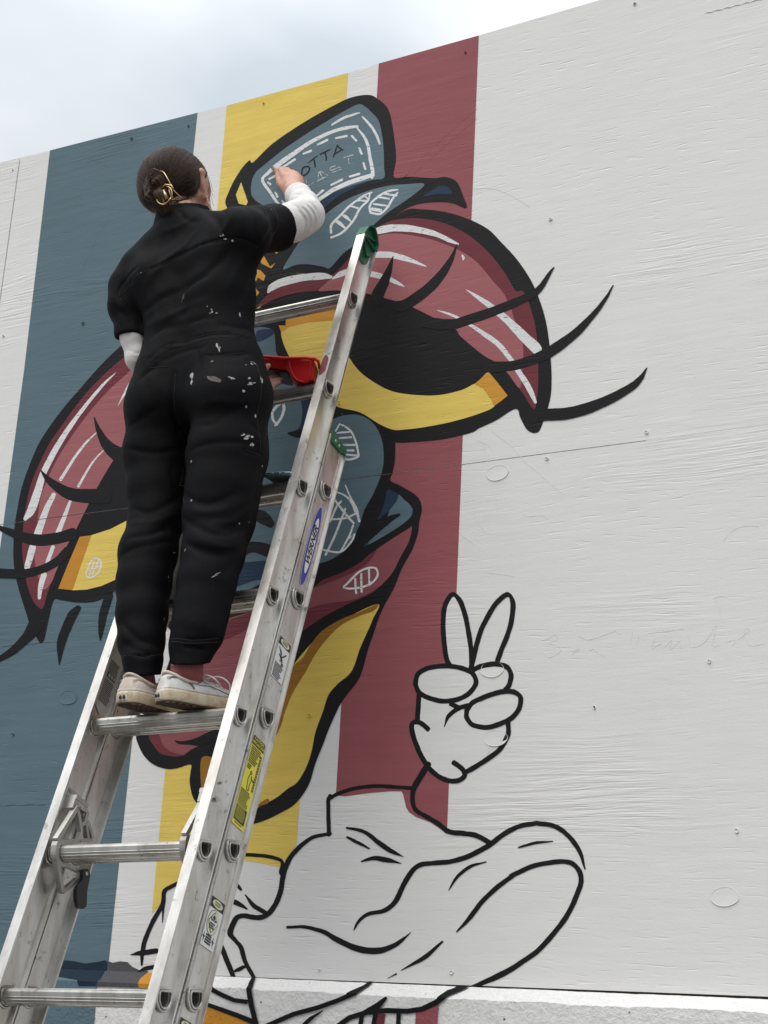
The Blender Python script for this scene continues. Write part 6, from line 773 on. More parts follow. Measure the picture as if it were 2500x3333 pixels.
# ------------------------------------------------------------------ concrete barrier below it
ZT, ZB, YB, YF = .0765, .0495, 3.247, 3.21
bar = thing('concrete_barrier', 'low white concrete barrier with a sloping top edge along the foot of the mural', 'barrier', (-2.0, 3.3, 0))
prof = [(YB + .24, ZT), (YB, ZT), (YF, ZB), (3.195, -.35), (3.14, -1.0), (2.98, -1.22), (2.98, -H0 + .002), (YB + .3, -H0 + .002)]
xs = [-8.1] + list(np.linspace(-3.4, -.4, 380)) + [4.1]; V = []; F = []; n_ = len(prof); rj = random.Random(4); wob = 0
for x in xs:                       # the cast arris is chipped and wavy
    wob = wob * .72 + rj.uniform(-1, 1) * .0011
    for i, (y, z) in enumerate(prof): V.append((x, y - (.0006 * math.sin(x * 37) if i == 2 else 0), z + H0 + (wob + .0009 * math.sin(x * 23 + 2 * math.sin(x * 9)) if i == 2 else (wob * .3 if i == 1 else 0))))
for k in range(len(xs) - 1): F += [(k * n_ + i, k * n_ + (i + 1) % n_, (k + 1) * n_ + (i + 1) % n_, (k + 1) * n_ + i) for i in range(n_)]
F += [tuple(range(n_)), tuple(reversed(range((len(xs) - 1) * n_, len(xs) * n_)))]
mb = MB(); mb.add(V, F); mb.build('barrier_body', RM['white'], bar, fix=True)
nc = Vector((0, -(ZT - ZB), (YB - YF))).normalized(); nf = Vector((0, -.4, -.015)).normalized()
def lift(p, layer, k):
    p = Vector(p)
    if p.z > ZT - .007: p.z = ZT - .0002; p.y = YB
    h = .0024 + layer * .0004 + (k % 12) * .00003
    if p.z > ZB + 1e-4:
        p.y = YF + (p.z - ZB) / (ZT - ZB) * (YB - YF); q = p + nc * h
    elif p.z > ZB - 1e-4:
        p.y = YF; q = p + (nc + nf).normalized() * h * 1.1
    else:
        q = Vector((p.x, 3.21 - (ZB - p.z) * .0375, p.z)) + nf * h
    return (q.x, q.y, q.z + H0)
def bsplit(V, F):                  # subdivide so that paint bends over the arris
    bm = bmesh.new(); vv = [bm.verts.new(v) for v in V]
    for f in F:
        try: bm.faces.new([vv[i] for i in f])
        except ValueError: pass
    bmesh.ops.bisect_plane(bm, geom=bm.verts[:] + bm.edges[:] + bm.faces[:], dist=1e-6, plane_co=(0, 0, ZB), plane_no=(0, 0, 1))
    bm.verts.index_update(); V2 = [tuple(v.co) for v in bm.verts]; F2 = [tuple(v.index for v in f.verts) for f in bm.faces]; bm.free(); return V2, F2
for k, (sub, colr, layer, kind, D) in enumerate(BARRIER_PAINT):
    D = [tuple(d) for d in D]
    if kind == 'f':
        P3 = D; F = polymesh([(p[0], p[2]) for p in P3]); V = P3
    else:
        D = np.asarray(D, float); L_, R_ = D[:, :3], D[:, 3:]; V = []; 
        for a_, c_ in zip(L_, R_): V += [tuple(a_), tuple(c_)]
        F = [(2 * i, 2 * i + 1, 2 * i + 3, 2 * i + 2) for i in range(len(L_) - 1)]
        F = orient([(v[0], v[2]) for v in V], F)
    V, F = bsplit(V, F)
    mb = MB(); mb.add([lift(v, layer, k) for v in V], F); mb.build('painted_patch' if kind == 'f' else 'jacket_outline', RM[colr], bar)
adopt(bar)

# ------------------------------------------------------------------ extension ladder
LO = Vector((-1.810941, 2.491011, 0.016293)) + Vector((0, 0, H0)); TX = Vector((0.999626, 0.009081, 0.025788)); TT = Vector((-0.027340, 0.332006, 0.942881)); TN = Vector((0.000000, 0.943234, -0.332130))
def LP(x, t, n): return LO + TX * x + TT * t + TN * n
lad = thing('extension_ladder', 'aluminium extension ladder leaning against the mural with green end caps', 'ladder', tuple(LP(-.189, -1.6, .06)))
PITCH = .305
UPv = (.943, -.332); SDv = (.332, .943)         # world up and world depth, in the rail plane (t, n)
def dshape(r, flat, n=14, tc=0, nc_=0):
    P = []
    for i in range(n + 1):
        a_ = math.pi + math.pi * i / n; P.append((r * math.cos(a_), r * math.sin(a_)))
    P += [(r, flat * .55), (r * .90, flat * .9), (r * .72, flat), (-r * .72, flat), (-r * .90, flat * .9), (-r, flat * .55)]
    return [(tc + s_ * SDv[0] + u_ * UPv[0], nc_ + s_ * SDv[1] + u_ * UPv[1]) for s_, u_ in P]
def rail(name, side, xw, xf0, xf1, n0, n1, t0, t1, holes, nh, grooves, lipw=.006):
    """web plate at xw with D holes, flanges between xf0 and xf1 (x measured outwards from the ladder's middle for side=+1)"""
    b_ = MB(); th_ = .0024; mid = -.189; X = lambda x: mid + side * (x - mid)
    b_.prism([[(t0, n0 + th_), (t1, n0 + th_), (t1, n1 - th_), (t0, n1 - th_)]] + [dshape(.0168, .0115, 12, t, nh) for t in holes if t0 + .03 < t < t1 - .03], lambda u, v, d: LP(X(d), u, v), xw - th_, xw)
    for n_a in (n0, n1 - th_): b_.box(LP(X(xf0), t0, n_a), TX * (side * (xf1 - xf0)), TT * (t1 - t0), TN * th_)
    for n_a, sg in ((n0 + th_, 1), (n1 - th_, -1)):      # small return lips along the flange edges
        for xa in (xf0, xf1 - .0016):
            if abs(xa - xw) > .004: b_.box(LP(X(xa), t0, n_a), TX * (side * .0016), TT * (t1 - t0), TN * (sg * .0022))
    for ng in grooves:
        for xa in (xw, xw - th_ - .0009): b_.box(LP(X(xa + (.0001 if xa == xw else 0)), t0, ng), TX * (side * .0008), TT * (t1 - t0), TN * .0013)
    return b_.build(name, M_RAIL, lad, fix=True)
FH = [k * PITCH for k in range(-5, 7)]; BH = [k * .3088 + .031 for k in range(-5, 5)]
rail('fly_rail', 1, 0.0, -.0105, .0138, -.035, .036, -1.45, 2.030, FH, .001, ())
rail('fly_rail', -1, 0.0, -.0105, .0138, -.035, .036, -1.45, 2.030, FH, .001, ())
rail('base_rail', 1, .0120, -.0105, .0175, .0395, .1235, -1.615, 1.410, BH, .080, (.0465, .0495, .0525, .1065, .1095))
rail('base_rail', -1, .0120, -.0105, .0175, .0395, .1235, -1.615, 1.410, BH, .080, (.0465, .0495, .0525, .1065, .1095))
def rung(t, nc_, x0, x1):
    b_ = MB(); O = dshape(.0185, .0128, 16, t, nc_); I = dshape(.0163, .0108, 16, t, nc_)
    b_.prism([O, I], lambda u, v, d: LP(d, u, v), x0 - .0035, x1 + .0035)
    # raised tread lines along the rung
    for a_ in (math.radians(188), math.radians(206), math.radians(228), math.radians(252), math.radians(280), math.radians(320)):
        s_, u_ = .0185 * math.cos(a_), .0185 * math.sin(a_); pt = lambda k: (t + (s_ * SDv[0] + u_ * UPv[0]) * k, nc_ + (s_ * SDv[1] + u_ * UPv[1]) * k)
        q = pt(1.0); b_.tube([LP(x0 + .006, *q), LP(x1 - .006, *q)], .0009, 5)
    for s_ in (-.012, -.006, 0, .006, .012):
        q = (t + s_ * SDv[0] + .0128 * UPv[0], nc_ + s_ * SDv[1] + .0128 * UPv[1]); b_.tube([LP(x0 + .006, *q), LP(x1 - .006, *q)], .0008, 5)
    for xa, sg in ((x0, 1), (x0 - .0035, -1), (x1, -1), (x1 + .0035, 1)):      # swaged beads on both sides of each web
        for rr, dx, rt_ in ((.0238, .0012, .0030), (.0188, .0045, .0022)):
            loop = dshape(rr, .0165 if rr > .02 else .0125, 16, t, nc_); b_.tube([LP(xa + sg * dx, u, v) for u, v in loop], rt_, 7, closed=True)
    return b_.build('rung', M_RUNG, lad, smooth=False, fix=True)
XR0, XR1 = -.378, 0.0
for t in FH[1:]: rung(t, .001, XR0 + .0012, XR1 - .0012)
for t in BH: rung(t, .080, XR0 - .012 + .0012, XR1 + .012 - .0012)
# green end caps
def endcap(side):
    b_ = MB(); mid = -.189; X = lambda x: mid + side * (x - mid)
    outer = [(1.974, -.0310), (1.962, -.006), (1.9735, .0215), (2.032, .0325), (2.034, .0368), (2.058, .0362), (2.078, .0225), (2.088, .004), (2.083, -.012), (2.066, -.026), (2.036, -.0355), (2.031, -.0355), (2.029, -.0315)]
    rimo = [(2.031, -.0357), (2.036, -.0357), (2.068, -.026), (2.086, -.011), (2.091, .005), (2.080, .0235), (2.059, .0372), (2.032, .0375), (2.032, .0335), (2.057, .0335), (2.076, .021), (2.085, .004), (2.081, -.010), (2.065, -.0235), (2.036, -.032), (2.031, -.032)]
    b_.prism([cr(outer, 3, True)], lambda u, v, d: LP(X(d), u, v), .0008, .0032)
    b_.prism([rimo], lambda u, v, d: LP(X(d), u, v), -.0125, .0150)
    for (t0_, n0_), (t1_, n1_) in (((2.031, -.032), (2.066, .0325)), ((2.033, -.032), (2.036, .0325)), ((2.029, -.029), (1.985, .004)), ((2.000, .021), (1.985, .000))):
        d_ = Vector((t1_ - t0_, n1_ - n0_)); p_ = Vector((-d_.y, d_.x)).normalized() * .0011
        b_.box(LP(X(.0032), t0_ - p_.x, n0_ - p_.y), TT * d_.x + TN * d_.y, TT * 2 * p_.x + TN * 2 * p_.y, TX * side * .0075)
    o = b_.build('end_cap', M_GREEN, lad, fix=True)
    return o
endcap(1); endcap(-1)
for side in (1, -1):
    b_ = MB(); mid = -.189; X = lambda x: mid + side * (x - mid)
    b_.prism([[(1.418, .0500), (1.3935, .0510), (1.3975, .1000), (1.402, .1060), (1.404, .1195), (1.422, .1195), (1.4215, .0900)]], lambda u, v, d: LP(X(d), u, v), .0135, .0175)
    b_.prism([[(1.4105, .0395), (1.4195, .0395), (1.4235, .1235), (1.4105, .1235)]], lambda u, v, d: LP(X(d), u, v), -.0105, .0130)
    o = b_.build('end_cap', M_GREEN, lad, fix=True)
    for nn in (.067, .086):
        r_ = MB(); r_.tube([LP(X(.0175), 1.407, nn), LP(X(.0192), 1.407, nn)], [.0042, .0032], 10); r_.build('rivet', M_STEEL, o)
# rung locks
def lock(side):
    mid = -.189; X = lambda x: mid + side * (x - mid)
    x0, x1 = -.034, -.0215
    b_ = MB()
    def bar_(p, q, wd):
        d_ = Vector((q[0] - p[0], q[1] - p[1])); u_ = Vector((-d_.y, d_.x)).normalized() * wd / 2
        b_.box(LP(X(x0), p[0] - u_.x, p[1] - u_.y), TT * d_.x + TN * d_.y, TT * 2 * u_.x + TN * 2 * u_.y, TX * side * (x1 - x0))
    for p, q, wd in (((.408, -.004), (.318, -.032), .0105), ((.402, 0), (.368, .032), .008), ((.368, .032), (.345, .034), .008), ((.2795, -.010), (.232, .034), .0105), ((.233, .034), (.276, .067), .009), ((.284, .006), (.294, .064), .008), ((.316, -.026), (.350, .036), .009), ((.412, .008), (.414, .030), .008), ((.414, .030), (.392, .034), .008), ((.392, .034), (.378, .024), .008), ((.397, .038), (.372, .074), .008), ((.390, .037), (.364, .060), .007), ((.370, .074), (.352, .038), .008)): bar_(p, q, wd)
    b_.prism([dshape(.0285, .0235, 14, .303, -.002), dshape(.0200, .0142, 14, .305, .001)], lambda u, v, d: LP(X(d), u, v), x0 - .001, x1 + .001)
    o = b_.build('rung_lock', M_CAST, lad, fix=True, bevel=.0012)
    l_ = MB(); l_.prism([cr([(.292, .058), (.301, .071), (.293, .083), (.262, .089), (.230, .101), (.2185, .078), (.2475, .056), (.272, .064)], 3, True)], lambda u, v, d: LP(X(d), u, v), x0 - .013, x0 - .0025)
    lv = l_.build('lever', M_BLACKPL, o, fix=True, bevel=.0015)
    p_ = MB(); p_.tube([LP(X(x0 - .0145), .290, .069), LP(X(x0 - .003), .290, .069)], .0042, 12); p_.build('pivot_pin', M_STEEL, o)
    h_ = MB()
    h_.box(LP(X(-.0025), .395, -.018), TX * side * -.002, TT * .055, TN * .044)
    for nn in (-.018, .022): h_.box(LP(X(-.0046), .400, nn), TX * side * -.026, TT * .030, TN * .004)
    h_.box(LP(X(-.030), .421, -.018), TX * side * -.0025, TT * .009, TN * .044)
    h_.build('latch_bracket', M_CAST, lad, fix=True)
    for tt, nn in ((.443, -.012), (.424, .031)):
        r_ = MB(); r_.tube([LP(X(-.0024), tt, nn), LP(X(-.0075), tt, nn)], [.0055, .004], 10); r_.build('rivet', M_STEEL, lad)
    for tt, nn, rr in ((.4106, -.003, .0062), (.4478, -.0023, .0032)):
        r_ = MB(); r_.tube([LP(X(.0002), tt, nn), LP(X(.006), tt, nn)], rr, 6); r_.build('bolt', M_STEEL, lad)
lock(1); lock(-1)
# stickers on the outside of the right hand base rail
XS = .0124
def quad(b_, P, d): b_.prism([P], lambda u, v, dd: LP(dd, u, v), XS + d, XS + d + .00025)
def sticker(name, P, mat, d=0.0010):
    b_ = MB(); quad(b_, P, d); return b_.build(name, mat, lad, fix=True)
def rows(parent, P0, across, down, nrow, mat, d, seed, fill=.62, indent=.06, ragged=.25, x=None, dirn=1):
    """rows of small print as word-length dashes; P0 top-left (t,n), across / down vectors"""
    rnd = random.Random(seed); b_ = MB(); a_, dn = Vector(across), Vector(down)
    for i in range(nrow):
        s_ = indent; end = 1 - indent - rnd.random() * ragged
        while s_ < end:
            w_ = rnd.uniform(.05, .16); e_ = min(s_ + w_, end); v0 = Vector(P0) + dn * ((i + .2) / nrow) + a_ * s_; v1 = v0 + a_ * (e_ - s_); h_ = dn * (fill / nrow)
            q = [v0, v1, v1 + h_, v0 + h_]
            if x is None: quad(b_, [(p.x, p.y) for p in q], d)
            else: b_.prism([[(p.x, p.y) for p in q]], lambda u, v, dd: LP(dd, u, v), x, x + .0002 * dirn)
            s_ = e_ + .025
    o_ = b_.build('small_print', mat, parent, fix=True); o_['kind'] = 'stuff'; return o_
def letters(txt, size, fn, mat, parent, shear=0, offset=0, name='lettering', sx=1.0):
    cu = bpy.data.curves.new('tmp', 'FONT'); cu.body = txt; cu.size = size; cu.shear = shear; cu.offset = offset; cu.align_x = 'CENTER'; cu.align_y = 'CENTER'; cu.resolution_u = 3
    ob = bpy.data.objects.new('tmp', cu); COL.objects.link(ob); dg = bpy.context.evaluated_depsgraph_get(); me = ob.evaluated_get(dg).to_mesh()
    V = [fn(v.co.x * sx, v.co.y) for v in me.vertices]; F = [tuple(p.vertices) for p in me.polygons]; ob.evaluated_get(dg).to_mesh_clear(); bpy.data.objects.remove(ob)
    return mesh(name, V, F, mat, parent)
def ell(tc, nc_, a_, b2, sk=0, n=40): return [(tc + a_ * math.cos(2 * math.pi * i / n), nc_ + b2 * math.sin(2 * math.pi * i / n) + sk * a_ * math.cos(2 * math.pi * i / n)) for i in range(n)]
o = sticker('maker_badge', ell(1.105, .0815, .1125, .0178), M_STK_W); o['label'] = 'blue and white oval badge'
for P, m_, d_ in ((ell(1.105, .0815, .1110, .0166), M_STK_B, .0014), (ell(1.105, .0815, .0800, .0120), M_STK_K, .0018), (ell(1.105, .0815, .0785, .0111), M_STK_W, .0022)):
    b_ = MB(); quad(b_, P, d_); b_.build('badge_ring' if m_ is not M_STK_W else 'badge_field', m_, o, fix=True)
letters('WERNER', .0235, lambda x, y: LP(XS + .0029, 1.105 + x, .0815 - y), M_STK_K, o, shear=.28, offset=.0007, sx=1.16)
def warn(t_top, t_bot, t_mid, art, seed):
    o = sticker('warning_label', [(t_bot, .0535), (t_top, .0535), (t_top + .002, .1030), (t_bot + .002, .1030)], M_STK_W)
    b_ = MB(); quad(b_, [(t_mid, .0538), (t_top - .0002, .0538), (t_top + .0016, .1027), (t_mid + .002, .1027)], .0014); hd_ = b_.build('label_header', M_STK_K, o, fix=True)
    c_ = (t_top + t_mid) / 2 + .001; b_ = MB(); quad(b_, ell(c_, .0783, .0078, .0185), .0018); b_.build('label_oval', M_STK_C, o, fix=True)
    rows(o, (c_ + .0055, .067), (0, .023), (-.010, 0), 2, plain('print_olive', (.25, .25, .14), .5), .0022, seed, .7, .02, .1)
    if art == 'fall':      # a falling figure above lines of text
        b_ = MB()
        for p, q in (((.817, .060), (.806, .070)), ((.806, .070), (.797, .078)), ((.812, .068), (.803, .076)), ((.797, .078), (.806, .088)), ((.806, .088), (.812, .093)), ((.797, .078), (.788, .084)), ((.788, .084), (.778, .083)), ((.792, .080), (.800, .066)), ((.785, .086), (.780, .090)), ((.790, .080), (.786, .073))):
            d_ = Vector((q[0] - p[0], q[1] - p[1])); u_ = Vector((-d_.y, d_.x)).normalized() * .0016; quad(b_, [(p[0] - u_.x, p[1] - u_.y), (q[0] - u_.x, q[1] - u_.y), (q[0] + u_.x, q[1] + u_.y), (p[0] + u_.x, p[1] + u_.y)], .0014 + .0001 * len(b_.V) / 8)
        b_.build('pictogram', M_STK_K, o, fix=True)
        rows(o, (.779, .0560), (0, .040), (-.036, 0), 9, M_STK_K, .0014, seed + 5)
    if art == 'shock':     # yellow roundel with a diamond, then lightning bolts and a block of text
        for P, m_, d_ in ((ell(.1815, .0765, .0255, .0195), M_STK_K, .0014), (ell(.1815, .0765, .0243, .0184), M_STK_C, .0018), ([(.203, .0765), (.1815, .0938), (.160, .0765), (.1815, .0592)], M_STK_K, .0022), ([(.2005, .0765), (.1815, .0917), (.1625, .0765), (.1815, .0613)], M_STK_W, .0026)):
            b_ = MB(); quad(b_, P, d_); b_.build('pictogram', m_, o, fix=True)
        b_ = MB(); d0 = .003
        for P in ([(.197, .0765), (.190, .0830), (.190, .0790), (.184, .0790), (.184, .0740), (.190, .0740), (.190, .0700)], [(.184, .0680), (.190, .0650), (.188, .0720), (.183, .0725)], [(.184, .0850), (.190, .0880), (.188, .0810), (.183, .0805)]): quad(b_, P, d0)
        b_.build('pictogram', M_STK_K, o, fix=True)
        rows(o, (.181, .066), (0, .021), (-.013, 0), 3, M_STK_K, .0030, seed + 9, .7, 0, .3)
        rows(o, (.157, .0650), (0, .022), (-.020, 0), 4, M_STK_K, .0014, seed + 3, .75, .0, .12)
        b_ = MB()
        for nb in (.0585, .0925):
            for P in ([(.158, nb), (.146, nb - .002), (.146, nb + .001)], [(.149, nb - .004), (.149, nb + .004), (.1465, nb + .004), (.1465, nb - .004)], [(.1465, nb + .002), (.146, nb - .001), (.136, nb + .001)]): quad(b_, P, .0014 + .0001 * len(b_.V) / 6)
        b_.build('pictogram', M_STK_K, o, fix=True)['kind'] = 'stuff'
    return o
warn(.8400, .7405, .8215, 'fall', 11)['label'] = 'white label with a black falling figure'
warn(.2290, .1290, .2080, 'shock', 31)['label'] = 'white label with a yellow roundel and lightning bolts'
warn(-.0150, -.1150, -.0360, '', 51)['label'] = 'white label at the foot of the picture'
o = sticker('caution_label', [(.3885, .0530), (.3895, .0520), (.5895, .0520), (.5915, .0535), (.5915, .1005), (.5905, .1020), (.3895, .1020), (.3885, .1005)], M_STK_Y); o['label'] = 'long yellow caution label'
b_ = MB(); quad(b_, [(.5705, .0524), (.5890, .0524), (.5910, .0540), (.5910, .1000), (.5900, .1016), (.5705, .1016)], .0014); b_.build('label_header', M_STK_K, o, fix=True)
for tx, tt in (('CAUTION', .5855), ('PRECAUCIÓN', .5765)): letters(tx, .0088 if tx == 'CAUTION' else .0078, lambda x, y, tt=tt: LP(XS + .0020, tt + y, .0772 + x), M_STK_Y, o, offset=.00018)
rows(o, (.5685, .0535), (0, .044), (-.040, 0), 9, M_STK_K, .0014, 3, .6, .04, .35); rows(o, (.527, .0545), (0, .020), (-.012, 0), 3, M_STK_K, .0014, 4); rows(o, (.4700, .0535), (0, .042), (-.036, 0), 7, M_STK_K, .0014, 5, .6, .04, .2)
b_ = MB(); quad(b_, [(.3985, .0550), (.4320, .0550), (.4320, .0965), (.3985, .0965)], .0014); b_.build('label_header', M_STK_K, o, fix=True); rows(o, (.4300, .0560), (0, .039), (-.029, 0), 6, M_STK_Y, .0019, 6, .35, .04, .2); rows(o, (.3965, .060), (0, .034), (-.0035, 0), 1, M_STK_K, .0014, 7)
b_ = MB()      # line drawing: a man carrying his ladder
def ln(b_, pts, wd=.0009, d=.0014):
    for p, q in zip(pts[:-1], pts[1:]):
        d_ = Vector((q[0] - p[0], q[1] - p[1])); u_ = Vector((-d_.y, d_.x)).normalized() * wd; quad(b_, [(p[0] - u_.x, p[1] - u_.y), (q[0] - u_.x, q[1] - u_.y), (q[0] + u_.x, q[1] + u_.y), (p[0] + u_.x, p[1] + u_.y)], d + .00002 * len(b_.V) / 8)
ln(b_, [(.476, .093), (.562, .0945)]); ln(b_, [(.476, .0975), (.562, .0990)])
for i in range(13): ln(b_, [(.480 + i * .0065, .0931), (.480 + i * .0065, .0976)])
ln(b_, [(.512, .0722), (.516, .0760), (.512, .0795), (.508, .0760), (.512, .0722)]); ln(b_, [(.507, .074), (.498, .070), (.485, .072), (.473, .074), (.473, .081), (.486, .080), (.498, .083), (.507, .080)]); ln(b_, [(.503, .080), (.497, .090), (.503, .093)])
b_.build('pictogram', M_STK_K, o, fix=True)
# instruction sheet inside the left hand rail
XLS = -.3765
b_ = MB(); b_.prism([cr([(.6540, -.027), (.790, -.024), (.862, -.024), (.864, .020), (.790, .0205), (.6545, .0235)], 2, True)], lambda u, v, d: LP(d, u, v), XLS + .0030, XLS + .0034); o = b_.build('instruction_label', plain('sticker_grey', (.46, .45, .43), .5), lad, fix=True); o['label'] = 'grey sheet of small print with a black panel'
rows(o, (.770, -.020), (0, .036), (-.030, 0), 8, M_STK_K, 0, 21, .5, .02, .12, x=XLS + .0038); rows(o, (.722, -.021), (0, .038), (-.058, 0), 14, M_STK_K, 0, 22, .5, .02, .12, x=XLS + .0038)
b_ = MB(); b_.prism([[(.726, -.018), (.739, -.018), (.739, .014), (.726, .014)]], lambda u, v, d: LP(d, u, v), XLS + .0038, XLS + .0041); b_.build('label_header', M_STK_K, o, fix=True)
b_ = MB()
for i in range(3): b_.prism([[(.7285, -.0145 + i * .010), (.7365, -.0145 + i * .010), (.7365, -.0075 + i * .010), (.7285, -.0075 + i * .010)]], lambda u, v, d: LP(d, u, v), XLS + .0045, XLS + .0048)
b_.build('pictogram', plain('sticker_grey2', (.42, .41, .39), .5), o, fix=True)
for i in range(4):
    r_ = MB(); r_.tube([LP(XLS + .0035, .690 + i * .037, -.0275), LP(XLS + .0050, .690 + i * .037, -.0275)], .0022, 8); r_.build('rivet', M_STK_K, lad)
# dab of maroon paint on the right hand front flange
b_ = MB(); b_.prism([cr([(-.0030, 1.6035), (.0065, 1.592), (.0085, 1.577), (.0080, 1.562), (.0070, 1.548), (-.0042, 1.5362), (-.0098, 1.5453), (-.0100, 1.5623), (-.0098, 1.5748), (-.0080, 1.5939)], 3, True)], lambda u, v, d: LP(u, v, d), -.0352, -.0357); b_.build('paint_dab', plain('maroon_dab', (.17, .035, .045), .45), lad, fix=True)
# ladder feet
for side in (1, -1):
    mid = -.189; X = lambda x: mid + side * (x - mid); b_ = MB(); p0 = LP(X(.002), -1.600, .081); b_.box((p0.x - .030, p0.y - .06, .0), (.06, 0, 0), (0, .12, 0), (0, 0, .016)); b_.box((p0.x - .026, p0.y - .05, .016), (.052, 0, 0), (0, .10, 0), (0, 0, .035)); b_.build('foot_pad', M_BLACKPL, lad, fix=True, bevel=.004)
adopt(lad)

# ------------------------------------------------------------------ solid modelling for the painter: rounded cones blended in a distance field
class Field:
    def __init__(s, lo, hi, h):
        s.lo = np.array(lo, float); s.h = h; s.n = np.ceil((np.array(hi) - s.lo) / h).astype(int) + 1; s.F = np.full(tuple(s.n), .2, np.float32)
    def ax(s, a, i0, i1): return (s.lo[a] + np.arange(i0, i1) * s.h).astype(np.float32)
    def region(s, mn, mx):
        i0 = np.clip(np.floor((np.array(mn) - s.lo) / s.h).astype(int), 0, s.n); i1 = np.clip(np.ceil((np.array(mx) - s.lo) / s.h).astype(int) + 1, 0, s.n); return i0, i1
    def cone(s, p, q, ra, rb, k, sub=False):
        a, b = np.array(p, float), np.array(q, float); m_ = max(ra, rb) + k + 3 * s.h + .01
        i0, i1 = s.region(np.minimum(a, b) - m_, np.maximum(a, b) + m_)
        if (i1 <= i0).any(): return s
        X = s.ax(0, i0[0], i1[0])[:, None, None] - a[0]; Y = s.ax(1, i0[1], i1[1])[None, :, None] - a[1]; Z = s.ax(2, i0[2], i1[2])[None, None, :] - a[2]
        d = b - a; L2 = max(float(d @ d), 1e-9); t = np.clip((X * d[0] + Y * d[1] + Z * d[2]) / L2, 0, 1)
        D = np.sqrt((X - t * d[0]) ** 2 + (Y - t * d[1]) ** 2 + (Z - t * d[2]) ** 2) - (ra + (rb - ra) * t)
        sl_ = (slice(i0[0], i1[0]), slice(i0[1], i1[1]), slice(i0[2], i1[2])); A = s.F[sl_]
        if sub: D = -D; hh = np.maximum(k - np.abs(A - D), 0) / k; s.F[sl_] = np.maximum(A, D) + hh * hh * k * .25
        else: hh = np.maximum(k - np.abs(A - D), 0) / k; s.F[sl_] = np.minimum(A, D) - hh * hh * k * .25
        return s
    def cones(s, L_, sub=False):
        for c_ in L_: s.cone(*c_, sub=sub)
        return s
    def plane(s, c_):
        p, n_ = np.array(c_[0]), np.array(c_[1]); D = (s.ax(0, 0, s.n[0])[:, None, None] - p[0]) * n_[0] + (s.ax(1, 0, s.n[1])[None, :, None] - p[1]) * n_[1] + (s.ax(2, 0, s.n[2])[None, None, :] - p[2]) * n_[2]
        s.F = np.maximum(s.F, D.astype(np.float32)); return s
    def union(s, o, k):
        hh = np.maximum(k - np.abs(s.F - o.F), 0) / k; s.F = np.minimum(s.F, o.F) - hh * hh * k * .25; return s
    def like(s):
        o = Field(s.lo, s.lo, s.h); o.n = s.n.copy(); o.F = np.full(tuple(o.n), .2, np.float32); return o
    def folds(s, L_):
        for amp, wd, P in L_:
            P = cr(P, 4); m_ = wd * 2.6; i0, i1 = s.region(P.min(0) - m_, P.max(0) + m_)
            if (i1 <= i0).any(): continue
            sl_ = (slice(i0[0], i1[0]), slice(i0[1], i1[1]), slice(i0[2], i1[2])); A = s.F[sl_]; idx = np.argwhere(np.abs(A) < .022)
            if len(idx) == 0: continue
            Q = (s.lo + (i0 + idx) * s.h); best = np.full(len(Q), 9.0); tt = np.zeros(len(Q)); n_ = len(P) - 1
            for j in range(n_):
                a, b = P[j], P[j + 1]; d = b - a; t = np.clip(((Q - a) @ d) / max(d @ d, 1e-9), 0, 1); dd = np.linalg.norm(Q - a - t[:, None] * d, axis=1); u = dd < best; best[u] = dd[u]; tt[u] = (j + t[u]) / n_
            q_ = best / wd; A[tuple(idx.T)] += (amp * (.6 * np.exp(-1.6 * q_) + .4 * np.exp(-q_ ** 2)) * np.sin(np.pi * np.clip(tt * .9 + .05, 0, 1)) ** .5).astype(np.float32)
        return s
    def wrinkle(s, fn):
        idx = np.argwhere(np.abs(s.F) < .018); Q = s.lo + idx * s.h; s.F[tuple(idx.T)] += fn(Q).astype(np.float32); return s
    def nets(s):
        F = s.F; S = F < 0; n = np.array(F.shape); c = np.zeros(n - 1, np.int8)
        for dx in (0, 1):
            for dy in (0, 1):
                for dz in (0, 1): c += S[dx:n[0] - 1 + dx, dy:n[1] - 1 + dy, dz:n[2] - 1 + dz]
        idx = np.argwhere((c > 0) & (c < 8)); vid = np.full(n - 1, -1, np.int32); vid[tuple(idx.T)] = np.arange(len(idx))
        acc = np.zeros((len(idx), 3)); cnt = np.zeros(len(idx)); cs = np.array([(x, y, z) for x in (0, 1) for y in (0, 1) for z in (0, 1)])
        val = [F[tuple((idx + k).T)] for k in cs]
        for a in range(8):
            for b in range(a + 1, 8):
                if np.abs(cs[a] - cs[b]).sum() != 1: continue
                fa, fb = val[a], val[b]; m_ = (fa < 0) != (fb < 0); t = np.where(m_, fa / np.where(m_, fa - fb, 1), 0); acc += np.where(m_[:, None], cs[a] + t[:, None] * (cs[b] - cs[a]), 0); cnt += m_
        V = s.lo + (idx + acc / cnt[:, None]) * s.h; Q = []
        for ax in range(3):
            o1, o2 = (ax + 1) % 3, (ax + 2) % 3; sa = [slice(None)] * 3; sb = [slice(None)] * 3; sa[ax] = slice(0, -1); sb[ax] = slice(1, None)
            E = np.argwhere(S[tuple(sa)] != S[tuple(sb)]); E = E[(E[:, o1] > 0) & (E[:, o2] > 0) & (E[:, o1] < n[o1] - 1) & (E[:, o2] < n[o2] - 1)]; ins = S[tuple(E.T)]
            u1 = np.zeros(3, int); u1[o1] = 1; u2 = np.zeros(3, int); u2[o2] = 1
            q = np.stack([vid[tuple((E - u1 - u2).T)], vid[tuple((E - u2).T)], vid[tuple(E.T)], vid[tuple((E - u1).T)]], 1); q[~ins] = q[~ins][:, ::-1]; Q.append(q)
        return V, np.concatenate(Q)

